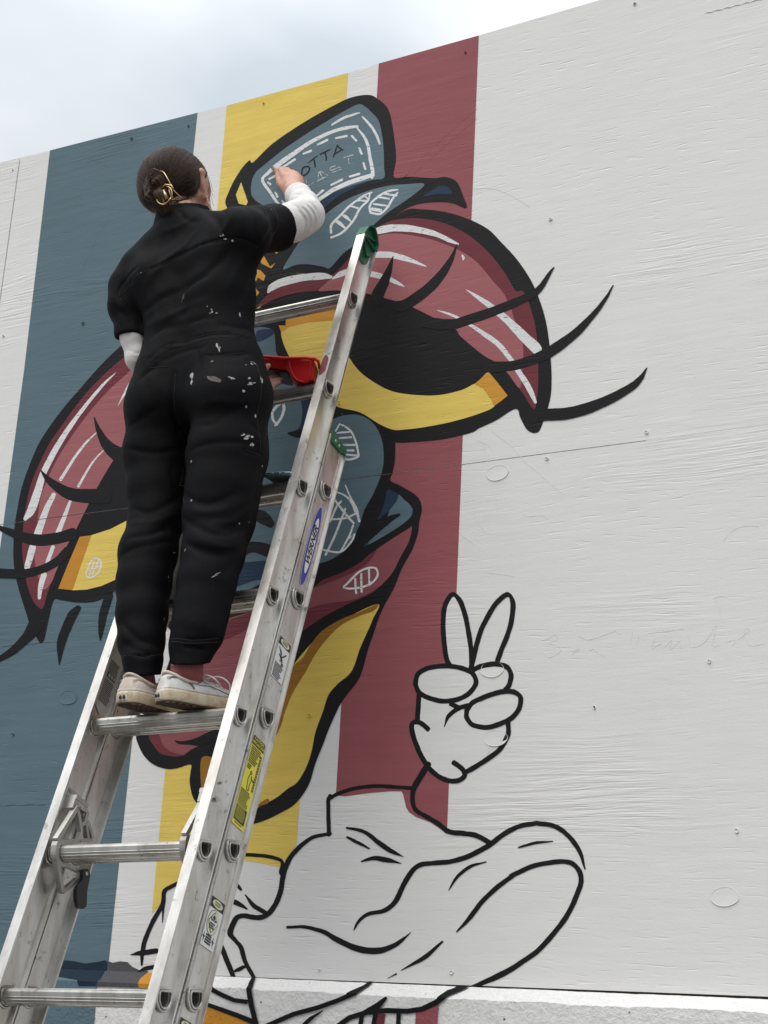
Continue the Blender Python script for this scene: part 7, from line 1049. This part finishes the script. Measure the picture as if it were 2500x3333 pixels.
person = thing('person', 'painter in paint splattered black coveralls standing on the ladder rung, hair clipped up', 'person', (-2.03, 2.66, .605 + H0))
HC, HR, HF, HU = (np.array(v) for v in (HEAD_C, HEAD_R, HEAD_F, HEAD_U))
def hd(r, f_, u): return HC + HR * r + HF * f_ + HU * u
# body
f = Field((-2.46, 2.50, .60 + H0), (-1.74, 3.27, 2.25 + H0), .0032)
f.cones(B_CORE).cones(B_NECK).cones(B_HEAD)
ef = f.cones(B_EARS); f.cones(B_EARCAV, sub=True); f.cones(B_HAND_L); f.cones(B_HAND_R[:1])
V, Q = f.nets(); hb = np.array([c_[i] for c_ in B_HAND_R for i in (0, 1)]); f2 = Field(hb.min(0) - .04, hb.max(0) + .04, .0017); f2.cones(B_HAND_R); V2, Q2 = f2.nets(); Q = np.concatenate([Q, Q2 + len(V)]); V = np.concatenate([V, V2]); body = bigmesh('body', V, Q, M_SKIN, person); body['label'] = 'fair skin of head, neck and hands'; del f
for s_ in (1, -1):
    e_ = MB(); c_ = hd(s_ * .030, .0865, .008); e_.tube([c_ - HF * .011, c_ - HF * .006, c_, c_ + HF * .006, c_ + HF * .009], [.004, .0095, .0115, .009, .003], 12); eo = e_.build('eye', M_EYE, person, smooth=True)
    p_ = MB(); p_.tube([c_ + HF * .0085, c_ + HF * .0100], .0038, 10); p_.build('iris', M_BLACKPL, eo)
l_ = MB(); l_.tube([hd(-.022, .094, -.061), hd(-.01, .1025, -.0585), hd(0, .104, -.0598), hd(.01, .1025, -.0585), hd(.022, .094, -.061)], [.002, .0042, .0046, .0042, .002], 8); l_.build('lips', M_LIP, person, smooth=True)
# coverall
f = Field((-2.48, 2.52, .66 + H0), (-1.74, 3.08, 2.02 + H0), .0034)
f.cones(B_TORSO); g_ = f.like().cones(B_LEG_L).plane(CUTS['leg_l']); f.union(g_, .03); g_ = f.like().cones(B_LEG_R).plane(CUTS['leg_r']); f.union(g_, .012)
g_ = f.like().cones(B_SLEEVE_R).plane(CUTS['sl_r']); f.union(g_, .03); g_ = f.like().cones(B_SLEEVE_L).plane(CUTS['sl_l']); f.union(g_, .02)
g_ = f.like().cones(B_COLLAR).plane(CUTS['collar']).cones(B_COLLAR_IN, sub=True); f.union(g_, .006); del g_
f.folds(FOLDS)
def wr(Q):
    x, y, z = Q.T; m_ = (.5 + .5 * np.sin(9 * x + 11 * z + 2 * np.sin(7 * y + 5 * z))) * np.clip((z - 2.75) / .15, .12, 1); return m_ * (.0007 * np.sin(26 * z + 44 * x + 3 * np.sin(13 * x - 9 * z + 1) + 2.5 * np.sin(17 * y)) + .0007 * np.sin(58 * x - 41 * z + 3.5 * np.sin(19 * z + 7 * y)) + .0005 * np.sin(95 * z + 80 * x + 4 * np.sin(23 * x)))
f.wrinkle(wr)
V, Q = f.nets(); cover = bigmesh('coverall', V, Q, M_COVER, person); cover['label'] = 'black short sleeved coverall with dried paint marks'; del f
from mathutils.bvhtree import BVHTree
bvh = BVHTree.FromPolygons([tuple(v) for v in V.tolist()], [tuple(q) for q in Q.tolist()])
for i, (p, n_, w_, h_, a_) in enumerate(SPLATS):
    n_ = Vector(n_).normalized(); up = Vector((0, 0, 1)); sx_ = up.cross(n_).normalized(); up = n_.cross(sx_); rnd = random.Random(i * 5 + 1); m_ = 11; mb = MB()
    def blob(cx, cy, rw, rh):
        base = Vector(p) + n_ * .0018; ring = []
        for q in range(m_):
            t_ = 2 * math.pi * q / m_; r_ = rnd.uniform(.65, 1.15); u_, v_ = cx + rw * r_ * math.cos(t_), cy + rh * r_ * math.sin(t_); ring.append(base + sx_ * (u_ * math.cos(a_) - v_ * math.sin(a_)) + up * (u_ * math.sin(a_) + v_ * math.cos(a_)) - n_ * .0022)
        c_ = base + sx_ * (cx * math.cos(a_) - cy * math.sin(a_)) + up * (cx * math.sin(a_) + cy * math.cos(a_)) + n_ * .0004; mb.add(ring + [c_], [(q, (q + 1) % m_, m_) for q in range(m_)])
    if max(w_, h_) > .012 and i not in (13, 36):
        for q in range(4): blob(rnd.uniform(-.4, .4) * w_, rnd.uniform(-.4, .4) * h_, w_ * rnd.uniform(.12, .3), h_ * rnd.uniform(.12, .3))
    else: blob(0, 0, w_ / 2, h_ / 2)
    V2 = []
    for v in mb.V:
        hit = bvh.find_nearest(Vector(v)); V2.append(tuple(hit[0] + n_ * .0007) if hit[0] is not None else v)
    mb.V = V2
    mb.build('paint_splatter', M_SPLAT2 if i in (13, 25, 35, 4, 36, 22) else M_SPLAT, cover, fix=False)
M_SEAM = plain('seam_thread', (.0045, .0045, .0055), .8)
for q in SEAMS:
    C_ = cr(q, 8); P = []
    for c_ in C_:
        hit = bvh.find_nearest(Vector(c_)); P.append(hit[0] + hit[1] * .0001 if hit[0] is not None else Vector(c_))
    mb = MB(); mb.tube(P, .0008, 5); mb.build('seam', M_SEAM, cover, smooth=True)
# undershirt sleeves
f = Field((-2.44, 2.68, 1.38 + H0), (-1.85, 3.18, 2.18 + H0), .0034)
f.cones(B_SHIRT_R).plane(CUTS['shirt_r']); g_ = f.like().cones(B_SHIRT_L); f.union(g_, .004); f.folds(SHIRT_FOLDS)
V, Q = f.nets(); bigmesh('undershirt', V, Q, M_SHIRT, person)['label'] = 'white long sleeves showing below the coverall sleeves'; del f, g_
f = Field((-2.16, 2.56, .615 + H0), (-1.86, 2.80, .80 + H0), .0030); f.cones(B_SOCK); V, Q = f.nets(); bigmesh('sock', V, Q, M_SOCK, person)['label'] = 'dusty pink ankle socks'; del f
# hair: cap, strands swept back to a low bun
def hsd(P):
    d = np.full(len(P), .5)
    for a, b, ra, rb, k in B_HAIR:
        a, b = np.array(a), np.array(b); e_ = b - a; t = np.clip(((P - a) @ e_) / max(e_ @ e_, 1e-9), 0, 1); dd = np.linalg.norm(P - a - t[:, None] * e_, axis=1) - (ra + (rb - ra) * t); h_ = np.maximum(k - np.abs(d - dd), 0) / k; d = np.minimum(d, dd) - h_ * h_ * k * .25
    return d
def hproj(P, lift):
    P = np.array(P, float)
    for _ in range(6):
        d = hsd(P); G = np.stack([(hsd(P + np.eye(3)[j] * .002) - hsd(P - np.eye(3)[j] * .002)) / .004 for j in range(3)], 1); G /= np.linalg.norm(G, axis=1)[:, None] + 1e-9; P = P - G * (d - lift)[:, None]
    return P
f = Field(HC - .19, HC + .19, .0035); f.cones(B_HAIR)
# hairline: face, ears and the nape stay free
f.plane((hd(0, .052, .03), HF * .80 - HU * .60)); f.plane((hd(0, -.02, -.092), HF * .25 - HU * .97))
for s_ in (1, -1): f.cone(hd(s_ * .10, .028, -.045), hd(s_ * .075, .05, -.06), .044, .05, .012, sub=True)
V, Q = f.nets(); hair = bigmesh('hair', V, Q, M_HAIRB, person); hair['label'] = 'dark brown hair swept back into a clipped bun'; del f
BUN = (.012, -.098, -.052)
mb = MB(); rnd = random.Random(3)
for i in range(2500):
    ph = rnd.uniform(-1.0, 1.0) * 2.35; side = math.sin(ph)
    st_ = np.array([.085 * math.sin(ph), .055 + .02 * math.cos(ph * 1.0), -.03 + .115 * max(math.cos(ph * .55), 0) ** 1.0]) * rnd.uniform(.55, 1.0)
    if rnd.random() < .35: st_ = np.array([.08 * math.sin(ph), rnd.uniform(-.05, .03), .1 * math.cos(ph * .6)])
    en = np.array(BUN) + np.array([rnd.gauss(0, .014), rnd.gauss(0, .004), rnd.gauss(0, .014)]); m_ = 11; P = []
    for j in range(m_):
        t = j / (m_ - 1); c_ = st_ * (1 - t) + en * t; c_ = c_ / max(np.linalg.norm(c_), 1e-6) * .12; c_[2] -= .012 * math.sin(math.pi * t) * abs(side); P.append(hd(*c_))
    P = hproj(P, rnd.uniform(-.0002, .0007))
    loc = (P - HC) @ np.stack([HR, HF, HU]).T
    keep = (loc @ np.array([0, .80, -.60]) < .045 * .8 - .03 * .6 + .006) & (loc[:, 2] > -.10)
    keep &= ~((np.abs(loc[:, 0]) > .045) & (loc[:, 2] < -.002) & (loc[:, 1] > -.024))
    P = P[keep]
    if len(P) < 4: continue
    r_ = rnd.uniform(.0003, .00062); mb.tube(cr(P, 2), [r_ * (.5 + .5 * min(1, 4 * min(q, 1 - q) + .2)) for q in np.linspace(0, 1, 2 * (len(P) - 1) + 1)], 4, cap=False)
mb.build('hair_strands', M_HAIR, hair, smooth=True)['kind'] = 'stuff'
mb = MB(); BC = np.array(BUN) + np.array([.0, -.010, .004])
for i in range(330):        # the coil of the bun
    a0 = rnd.uniform(0, 6.28); rr = rnd.uniform(.008, .032); dz = rnd.gauss(0, .006); P = []
    for j in range(9):
        t = a0 + j * .42; P.append(hd(BC[0] + rr * math.cos(t), BC[1] - .020 + .35 * rr - .006 * math.sin(2 * t) - .25 * abs(dz), BC[2] + rr * math.sin(t) * 1.1 + dz))
    mb.tube(cr(P, 2), rnd.uniform(.0005, .0011), 4, cap=False)
for i in range(130):         # loose twist below the bun, held by the clip, and the fan of ends over the top left
    if i < 75:
        x0 = rnd.gauss(.016, .012); P = [hd(BC[0] + x0 * .5, BC[1] - .012, BC[2] - .01), hd(BC[0] + x0, BC[1] - .022 + abs(x0) * .3, BC[2] - .035), hd(BC[0] + x0 * .8 + .004, BC[1] - .004, BC[2] - .065), hd(BC[0] + x0 * .5, BC[1] + .026, BC[2] - .088)]
    else:
        t = rnd.uniform(1.5, 3.4); rr = rnd.uniform(.03, .06); P = [hd(BC[0], BC[1] - .012, BC[2]), hd(BC[0] + rr * .6 * math.cos(t), BC[1] - .004, BC[2] + rr * .7 * math.sin(t)), hd(BC[0] + rr * math.cos(t + .15), BC[1] + .018, BC[2] + rr * math.sin(t + .15)), hd(BC[0] + rr * 1.1 * math.cos(t + .5), BC[1] + .036, BC[2] + rr * .9 * math.sin(t + .5))]
    mb.tube(cr(P, 4), rnd.uniform(.0004, .0010), 4, cap=False)
mb.build('bun', M_HAIR2, hair, smooth=True)
mb = MB()
for s_, n_ in ((1, 6), (-1, 3)):  # loose hairs in front of the ear and along the nape
    for i in range(n_):
        z0 = rnd.uniform(-.045, .02); P = [hd(s_ * .066, .045 + rnd.gauss(0, .006), z0 + .02), hd(s_ * .071, .052 + rnd.gauss(0, .008), z0), hd(s_ * .066, .056 + rnd.gauss(0, .01), z0 - .03)]; mb.tube(cr(P, 4), .0004, 3, cap=False)
for i in range(14):
    P = [hd(.060 + rnd.gauss(0, .006), -.02, -.055 + rnd.gauss(0, .008)), hd(.052, -.05, -.078 + rnd.gauss(0, .006)), hd(.035, -.075, -.088 + rnd.gauss(0, .006)), hd(.02, -.095, -.09)]; mb.tube(cr(P, 3), .0008, 3, cap=False)
mb.build('loose_hair', M_HAIR, hair, smooth=True)['kind'] = 'stuff'
# gold claw clip
CC = np.array([.040, -.120, -.092])
def cl(u, v, w_=0): return hd(CC[0] + u * .88, CC[1] - w_, CC[2] + v * .88)
mb = MB()
arc = lambda a0, a1, r_, k=9, c_=(0, 0), w_=0: [cl(c_[0] + r_ * 1.05 * math.cos(a0 + (a1 - a0) * i / (k - 1)), c_[1] + r_ * math.sin(a0 + (a1 - a0) * i / (k - 1)), w_ + .004 * math.sin(math.pi * i / (k - 1))) for i in range(k)]
mb.tube(arc(1.9, 4.6, .026), 0.0017, 8); mb.tube(arc(-1.1, 1.35, .026), 0.0017, 8)
mb.tube([cl(-.012, .025), cl(.010, .030, .003), cl(.026, .022), cl(.030, .010)], .0024, 8); mb.tube([cl(-.004, -.026), cl(.012, -.022, .003), cl(.024, -.012)], .0024, 8)
mb.tube([cl(.000, .016, .002), cl(.006, -.014, .002)], .0042, 8); mb.tube([cl(-.010, .016), cl(-.008, -.018)], .0016, 6); mb.tube([cl(.016, .018), cl(.018, -.014)], .0016, 6)
mb.tube([cl(-.012, -.020), cl(.010, -.024)], .0018, 6)
mb.tube(cr([cl(.026, .020), cl(.020, .045, .004), cl(.008, .072, .0), cl(-.012, .092, -.012)], 5), [.0015] * 10 + [.0014, .0013, .0012, .0011, .001, .0008], 8)
mb.tube(cr([cl(.024, .018), cl(.034, -.004, -.006), cl(.042, -.020, -.02)], 4), 0.0012, 6)
mb.build('hair_clip', M_GOLD, hair, smooth=True)
def earring(s_):
    c_ = np.array([s_ * .084, .010, -.078]); mb = MB(); P = []
    for i in range(20):
        a_ = 2 * math.pi * i / 20; x = .0062 * math.cos(a_); z = .0062 * math.sin(a_) + (.0085 if math.sin(a_) > 0 else -.0085); P.append(hd(c_[0], c_[1] + x, c_[2] + z))
    mb.tube(P, .0011, 6, closed=True); mb.build('earring', M_GOLD, person, smooth=True)
earring(1); earring(-1)
# shoes
def shoe(heel, yaw, outer):
    fw = Vector((math.sin(yaw), math.cos(yaw), 0)); sd = Vector((fw.y, -fw.x, 0)); up = Vector((0, 0, 1)); Ls = .242; H = Vector(heel)
    def P(s_, x, z): return H + fw * (s_ * Ls) + sd * x + up * (z + .010 * max(0, (s_ - .72) / .28) ** 2)
    S_ = [0, .015, .05, .12, .25, .40, .55, .68, .80, .90, .96, .99, 1.0]; Wd = [.012, .022, .030, .034, .0345, .035, .040, .0445, .0435, .036, .025, .014, .006]
    ss = np.linspace(0, 1, 34); ww = np.interp(ss, S_, Wd)
    loop = [(s_, w_) for s_, w_ in zip(ss, ww)] + [(s_, -w_) for s_, w_ in zip(ss[::-1], ww[::-1])]
    root = None
    def ringmesh(levels, name, mat, parent, capb=True, capt=True):
        V = []; F = []; n_ = len(loop)
        for z, g_, sh in levels: V += [P(sh + (1 - 2 * sh) * s_ if g_ < 1.2 else s_, w_ * g_, z) for s_, w_ in loop]
        for k in range(len(levels) - 1): F += [(k * n_ + i, k * n_ + (i + 1) % n_, (k + 1) * n_ + (i + 1) % n_, (k + 1) * n_ + i) for i in range(n_)]
        if capb: F.append(tuple(reversed(range(n_))))
        if capt: F.append(tuple((len(levels) - 1) * n_ + i for i in range(n_)))
        mb = MB(); mb.add(V, F); return mb.build(name, mat, parent, smooth=True, fix=True)
    sh = thing_none('shoe', person)
    hs = [.0, .02, .06, .12, .22, .32, .42, .52, .62, .72, .82, .90, .95, .985]; hh = [.046, .062, .068, .068, .062, .058, .060, .058, .054, .049, .044, .040, .036, .030]
    V = []; F = []; nn = 19; secs = np.linspace(.012, .985, 26)
    for s_ in secs:
        w_ = np.interp(s_, S_, Wd) * .955; h_ = np.interp(s_, hs, hh); lean = .006 * max(0, 1 - s_ / .15)
        for q in range(nn):
            a_ = math.pi * q / (nn - 1); cx, cz = math.cos(a_), math.sin(a_); e1 = .62 if s_ < .45 else .78
            x = w_ * math.copysign(abs(cx) ** e1, cx) * (1 - .30 * (cz ** 3) * (1 if s_ < .5 else .6)); z = .020 + (h_ - .020) * abs(cz) ** .8; V.append(P(s_ + lean * (z / .09) / Ls * 1.0, x, z))
    for k in range(len(secs) - 1): F += [(k * nn + q, k * nn + q + 1, (k + 1) * nn + q + 1, (k + 1) * nn + q) for q in range(nn - 1)]
    F.append(tuple(range(nn))); F.append(tuple(reversed(range((len(secs) - 1) * nn, len(secs) * nn))))
    mb = MB(); mb.add(V, F); mb.build('upper', M_SHOE if not outer else M_SHOE2, sh, smooth=True, fix=True)
    ringmesh([(.0032, .97, .006), (.006, 1.02, 0), (.024, 1.02, 0), (.0275, .985, .003)], 'foxing', M_FOX, sh)
    ringmesh([(.0292, .985, .003), (.0315, .992, .002), (.0335, .975, .004)], 'foxing_line', M_SHOE2, sh, False, False)
    ringmesh([(.0, .95, .010), (.0034, .965, .007)], 'outsole', M_OUTS, sh)
    mb = MB()
    for i in range(9):
        for j in range(4):
            s0 = .03 + i * .034; x0 = -.024 + j * .0135 + (.006 if i % 2 else 0); mb.box(P(s0, x0, -.0022), fw * .0052 + sd * .004, sd * .008, up * .003)
    mb.build('tread_lug', M_OUTS, sh, fix=True)['kind'] = 'stuff'
    col_ = [P(.205 + .165 * math.cos(a_), .030 * math.sin(a_), .0545 + .006 * math.cos(2 * a_) - .004 * (1 + math.cos(a_)) * .5 + .003 * (1 - math.cos(a_))) for a_ in [2 * math.pi * q / 28 for q in range(28)]]
    mb = MB(); mb.tube(col_, .0036, 8, closed=True); mb.build('collar', M_SHOE, sh, smooth=True)
    mb = MB()      # heel patch with two small dark marks
    mb.box(P(-.0012, -.0115, .0062) - fw * .0018, sd * .024, fw * .004, up * .0165); hp_ = mb.build('heel_patch', M_SHOE, sh, fix=True, bevel=.001)
    mb = MB()
    for x0 in (-.0085, .0015): mb.prism([[(x0, .010), (x0 + .0062, .009), (x0 + .0070, .014), (x0 + .003, .0185), (x0 + .0005, .015)], [(x0 + .0018, .0125), (x0 + .0040, .0120), (x0 + .0030, .0150)]], lambda u, v, d: P(0, u, v) + fw * d, -.0046, -.0031)
    mb.build('heel_mark', M_STK_K, hp_, fix=True)
    def side_pt(s_, z, sgn):
        w_ = np.interp(s_, S_, Wd) * .955; h_ = np.interp(s_, hs, hh); q = min(max((z - .020) / (h_ - .020), 0), 1) ** (1 / .8); cx = math.sqrt(max(1 - q * q, 0)); e1 = .62 if s_ < .45 else .78; x = w_ * cx ** e1 * (1 - .30 * q ** 3 * (1 if s_ < .5 else .6)); return P(s_, sgn * (x + .0008), z)
    for sgn in (1, -1):
        mb = MB(); mb.tube(cr([side_pt(s_, z, sgn) for s_, z in ((.30, .047), (.36, .0465), (.44, .048), (.52, .043), (.60, .037), (.70, .032), (.80, .030))], 4), .0009, 5); mb.build('side_stripe', M_GREYLINE, sh, smooth=True)
        mb = MB(); mb.tube(cr([side_pt(s_, z, sgn) for s_, z in ((.02, .050), (.08, .053), (.16, .052), (.22, .046), (.255, .038), (.27, .030))], 4), .0009, 5); mb.tube(cr([side_pt(s_, z, sgn) for s_, z in ((.02, .0525), (.08, .0555), (.165, .0545), (.228, .048), (.264, .039), (.28, .030))], 4), .0008, 5); mb.build('stitch_line', M_GREYLINE if outer else M_SHOE, sh, smooth=True)
    mb = MB()
    for i in range(5):
        s_ = .40 + i * .045; h_ = np.interp(s_, hs, hh); mb.tube(cr([P(s_, -.022, h_ - .010), P(s_ + .01, -.008, h_ + .002), P(s_ + .015, .008, h_ + .002), P(s_ + .025, .022, h_ - .010)], 3), .0018, 6)
    for sgn in (1, -1):
        mb.tube(cr([P(.40, sgn * .010, .062), P(.37, sgn * .028, .070), P(.42, sgn * .048, .062), P(.50, sgn * .046, .048), P(.46, sgn * .034, .050), P(.40, sgn * .012, .061)], 5), .0018, 6)
    mb.tube(cr([P(.41, .010, .063), P(.50, .036, .070), P(.58, .050, .056), P(.60, .046, .034)], 5), .0018, 6)
    mb.build('laces', M_SHOE2, sh, smooth=True)
def thing_none(name, parent):
    o = bpy.data.objects.new(name, None); COL.objects.link(o); o.empty_display_size = .05; o.parent = parent; return o
RT = .605 + H0
shoe((-2.062, 2.600, RT + .0015), math.radians(3), False)
shoe((-1.973, 2.605, RT + .0015), math.radians(23), True)
adopt(person)
for c in list(person.children):
    if c.name.startswith('shoe'): pass

# ------------------------------------------------------------------ paintbrush in the right hand
tip = Vector((-2.241050, 3.245000, 3.842386)); grip = Vector((-2.194700, 3.215000, 3.796549)); back = Vector((-2.150441, 3.185000, 3.743990)); d1 = (grip - tip).normalized()
br = thing('paintbrush', 'slim artist paintbrush held in the painter\'s right hand, its tip on the cap patch', 'paintbrush', tuple(grip))
d2 = (back - tip).normalized(); Lb = .135; at_ = lambda s_: tip + d2 * s_
mb = MB(); mb.tube([at_(s_) for s_ in (0, .004, .012, .020)], [.0012, .0034, .0050, .0046], 10); mb.build('bristles', M_BRISTLE, br, smooth=True)
mb = MB(); mb.tube([at_(s_) for s_ in (.019, .026, .036)], [.0050, .0046, .0042], 10); mb.build('ferrule', M_WOODH, br, smooth=True)
mb = MB(); mb.tube([at_(s_) for s_ in (.035, .05, .08, .11, Lb)], [.0040, .0048, .0042, .0032, .0022], 10); mb.build('handle', M_WOODH, br, smooth=True)
adopt(br)

# ------------------------------------------------------------------ red paint tray on the upper rung
tr = thing('paint_tray', 'small red plastic paint tray held beside the painter\'s hip above the rung', 'paint tray', (-1.93, 3.02, 1.47 + H0))
y0, y1 = 2.958, 3.052
rim = lambda s_: (-2.036 + .163 * s_, 1.5445 - .030 * s_)     # x, z of the rim from the shallow end (0) to the deep end (1)
dep = [(0, .017), (.22, .020), (.52, .023), (.56, .028), (.66, .048), (.69, .0515), (.90, .0500), (1.0, .046)]
def tsec(s_, inset, dz=0):
    x, z = rim(s_); d = float(np.interp(s_, [a for a, _ in dep], [b for _, b in dep])); return x, z, d
V = []; F = []; ss = np.linspace(0, 1, 24)
for s_ in ss:
    x, z, d = tsec(s_, 0); tp = .010
    V += [(x, y0, z + H0), (x, y0 + tp, z - d + H0), (x, y1 - tp, z - d + H0), (x, y1, z + H0), (x, y1 - .003, z + H0), (x, y1 - tp - .003, z - d + .003 + H0), (x, y0 + tp + .003, z - d + .003 + H0), (x, y0 + .003, z + H0)]
for k in range(23): F += [(k * 8 + q, k * 8 + (q + 1) % 8, (k + 1) * 8 + (q + 1) % 8, (k + 1) * 8 + q) for q in range(8)]
F.append(tuple(range(8))); F.append(tuple(reversed(range(23 * 8, 24 * 8))))
SK = lambda v: (v[0] - .39 * (v[1] - y0), v[1], v[2])
mb = MB(); mb.add(V, F)
for s_, ex in ((0, -.0025), (1, .0025)):
    x, z, d = tsec(s_, 0); mb.add([(x, y0, z + H0), (x, y0 + .010, z - d + H0), (x, y1 - .010, z - d + H0), (x, y1, z + H0), (x + ex, y0, z + H0), (x + ex, y0 + .010, z - d + H0), (x + ex, y1 - .010, z - d + H0), (x + ex, y1, z + H0)], [(0, 1, 2, 3), (7, 6, 5, 4), (0, 4, 5, 1), (1, 5, 6, 2), (2, 6, 7, 3), (3, 7, 4, 0)])
mb.V = [SK(v) for v in mb.V]; mb.build('tray_shell', M_RED, tr, fix=True)
mb = MB()
R_ = [(rim(0)[0] - .006, y0 - .006, rim(0)[1] + H0), (rim(1)[0] + .006, y0 - .006, rim(1)[1] + H0), (rim(1)[0] + .010, y1 + .006, rim(1)[1] + H0), (rim(0)[0] - .006, y1 + .006, rim(0)[1] + H0)]
mb.tube(cr([R_[0], ((R_[0][0] + R_[1][0]) / 2, R_[0][1], (R_[0][2] + R_[1][2]) / 2), R_[1], ((R_[1][0] + R_[2][0]) / 2, (R_[1][1] + R_[2][1]) / 2, R_[1][2]), R_[2], R_[3]], 3, True), .0042, 6, closed=True); mb.V = [SK(v) for v in mb.V]; mb.build('rim', M_RED, tr, smooth=True)
mb = MB(); x0, z0, _ = tsec(.03, 0); x1, z1, _ = tsec(.55, 0)
mb.add([(x0, y0 + .006, z0 - .0205 + H0), (x1, y0 + .006, z1 - .0335 + H0), (x1, y1 - .012, z1 - .0335 + H0), (x0, y1 - .012, z0 - .0205 + H0), (x0, y0 + .006, z0 - .0185 + H0), (x1, y0 + .006, z1 - .0315 + H0), (x1, y1 - .012, z1 - .0315 + H0), (x0, y1 - .012, z0 - .0185 + H0)], [(3, 2, 1, 0), (4, 5, 6, 7), (0, 1, 5, 4), (1, 2, 6, 5), (2, 3, 7, 6), (3, 0, 4, 7)]); mb.V = [SK(v) for v in mb.V]; mb.build('tray_underside', M_TRAY_SHADED, tr, fix=True)  # same red plastic, with the underside's shade put into a darker colour
mb = MB(); x0, z0, d0 = tsec(.7, 0); mb.tube(cr([(tsec(.56, 0)[0], y0 - .001, tsec(.56, 0)[1] - .004 + H0), (tsec(.66, 0)[0], y0 + .006, tsec(.66, 0)[1] - .040 + H0), (tsec(.78, 0)[0], y0 + .0095, tsec(.78, 0)[1] - .0515 + H0), (tsec(.93, 0)[0], y0 + .0095, tsec(.93, 0)[1] - .0500 + H0), (tsec(.96, 0)[0], y0 - .0005, tsec(.96, 0)[1] - .004 + H0)], 4), .0018, 6); mb.V = [SK(v) for v in mb.V]; mb.build('tray_rib', M_RED, tr, smooth=True)
adopt(tr)
# ------------------------------------------------------------------ phone lying on a rung
ph_ = thing('mobile_phone', 'phone in a teal case lying on the ladder rung under the tray', 'phone', (-1.882, 2.92, 1.183 + H0))
ex = Vector((.0655, .0145, 0)); ey = Vector((-.030, .138, .016)); ez = Vector((0, -.0012, .0100)); o0 = Vector((-1.9145, 2.842, 1.1845 + H0))
mb = MB(); mb.box(o0, ex, ey, ez * .62); mb.build('case', M_TEAL, ph_, fix=True, bevel=.0035)
mb = MB(); mb.box(o0 - ez * .45 + ex * .01 + ey * .01, ex * .98, ey * .98, ez * .46); mb.build('case_back', M_TEALD, ph_, fix=True, bevel=.002)
mb = MB(); mb.box(o0 + ex * .12 - ey * .004 + ez * .2, ex * .20, ey * .01, ez * .22); mb.build('speaker_slot', M_BLACKPL, ph_, fix=True); mb = MB(); mb.box(o0 + ex * .66 - ey * .004 + ez * .2, ex * .13, ey * .01, ez * .22); mb.build('speaker_slot', M_BLACKPL, ph_, fix=True)
mb = MB(); mb.box(o0 + ex * .40 - ey * .003 + ez * .1, ex * .19, ey * .01, ez * .4); mb.build('port_cover', M_TEALD, ph_, fix=True)
adopt(ph_)
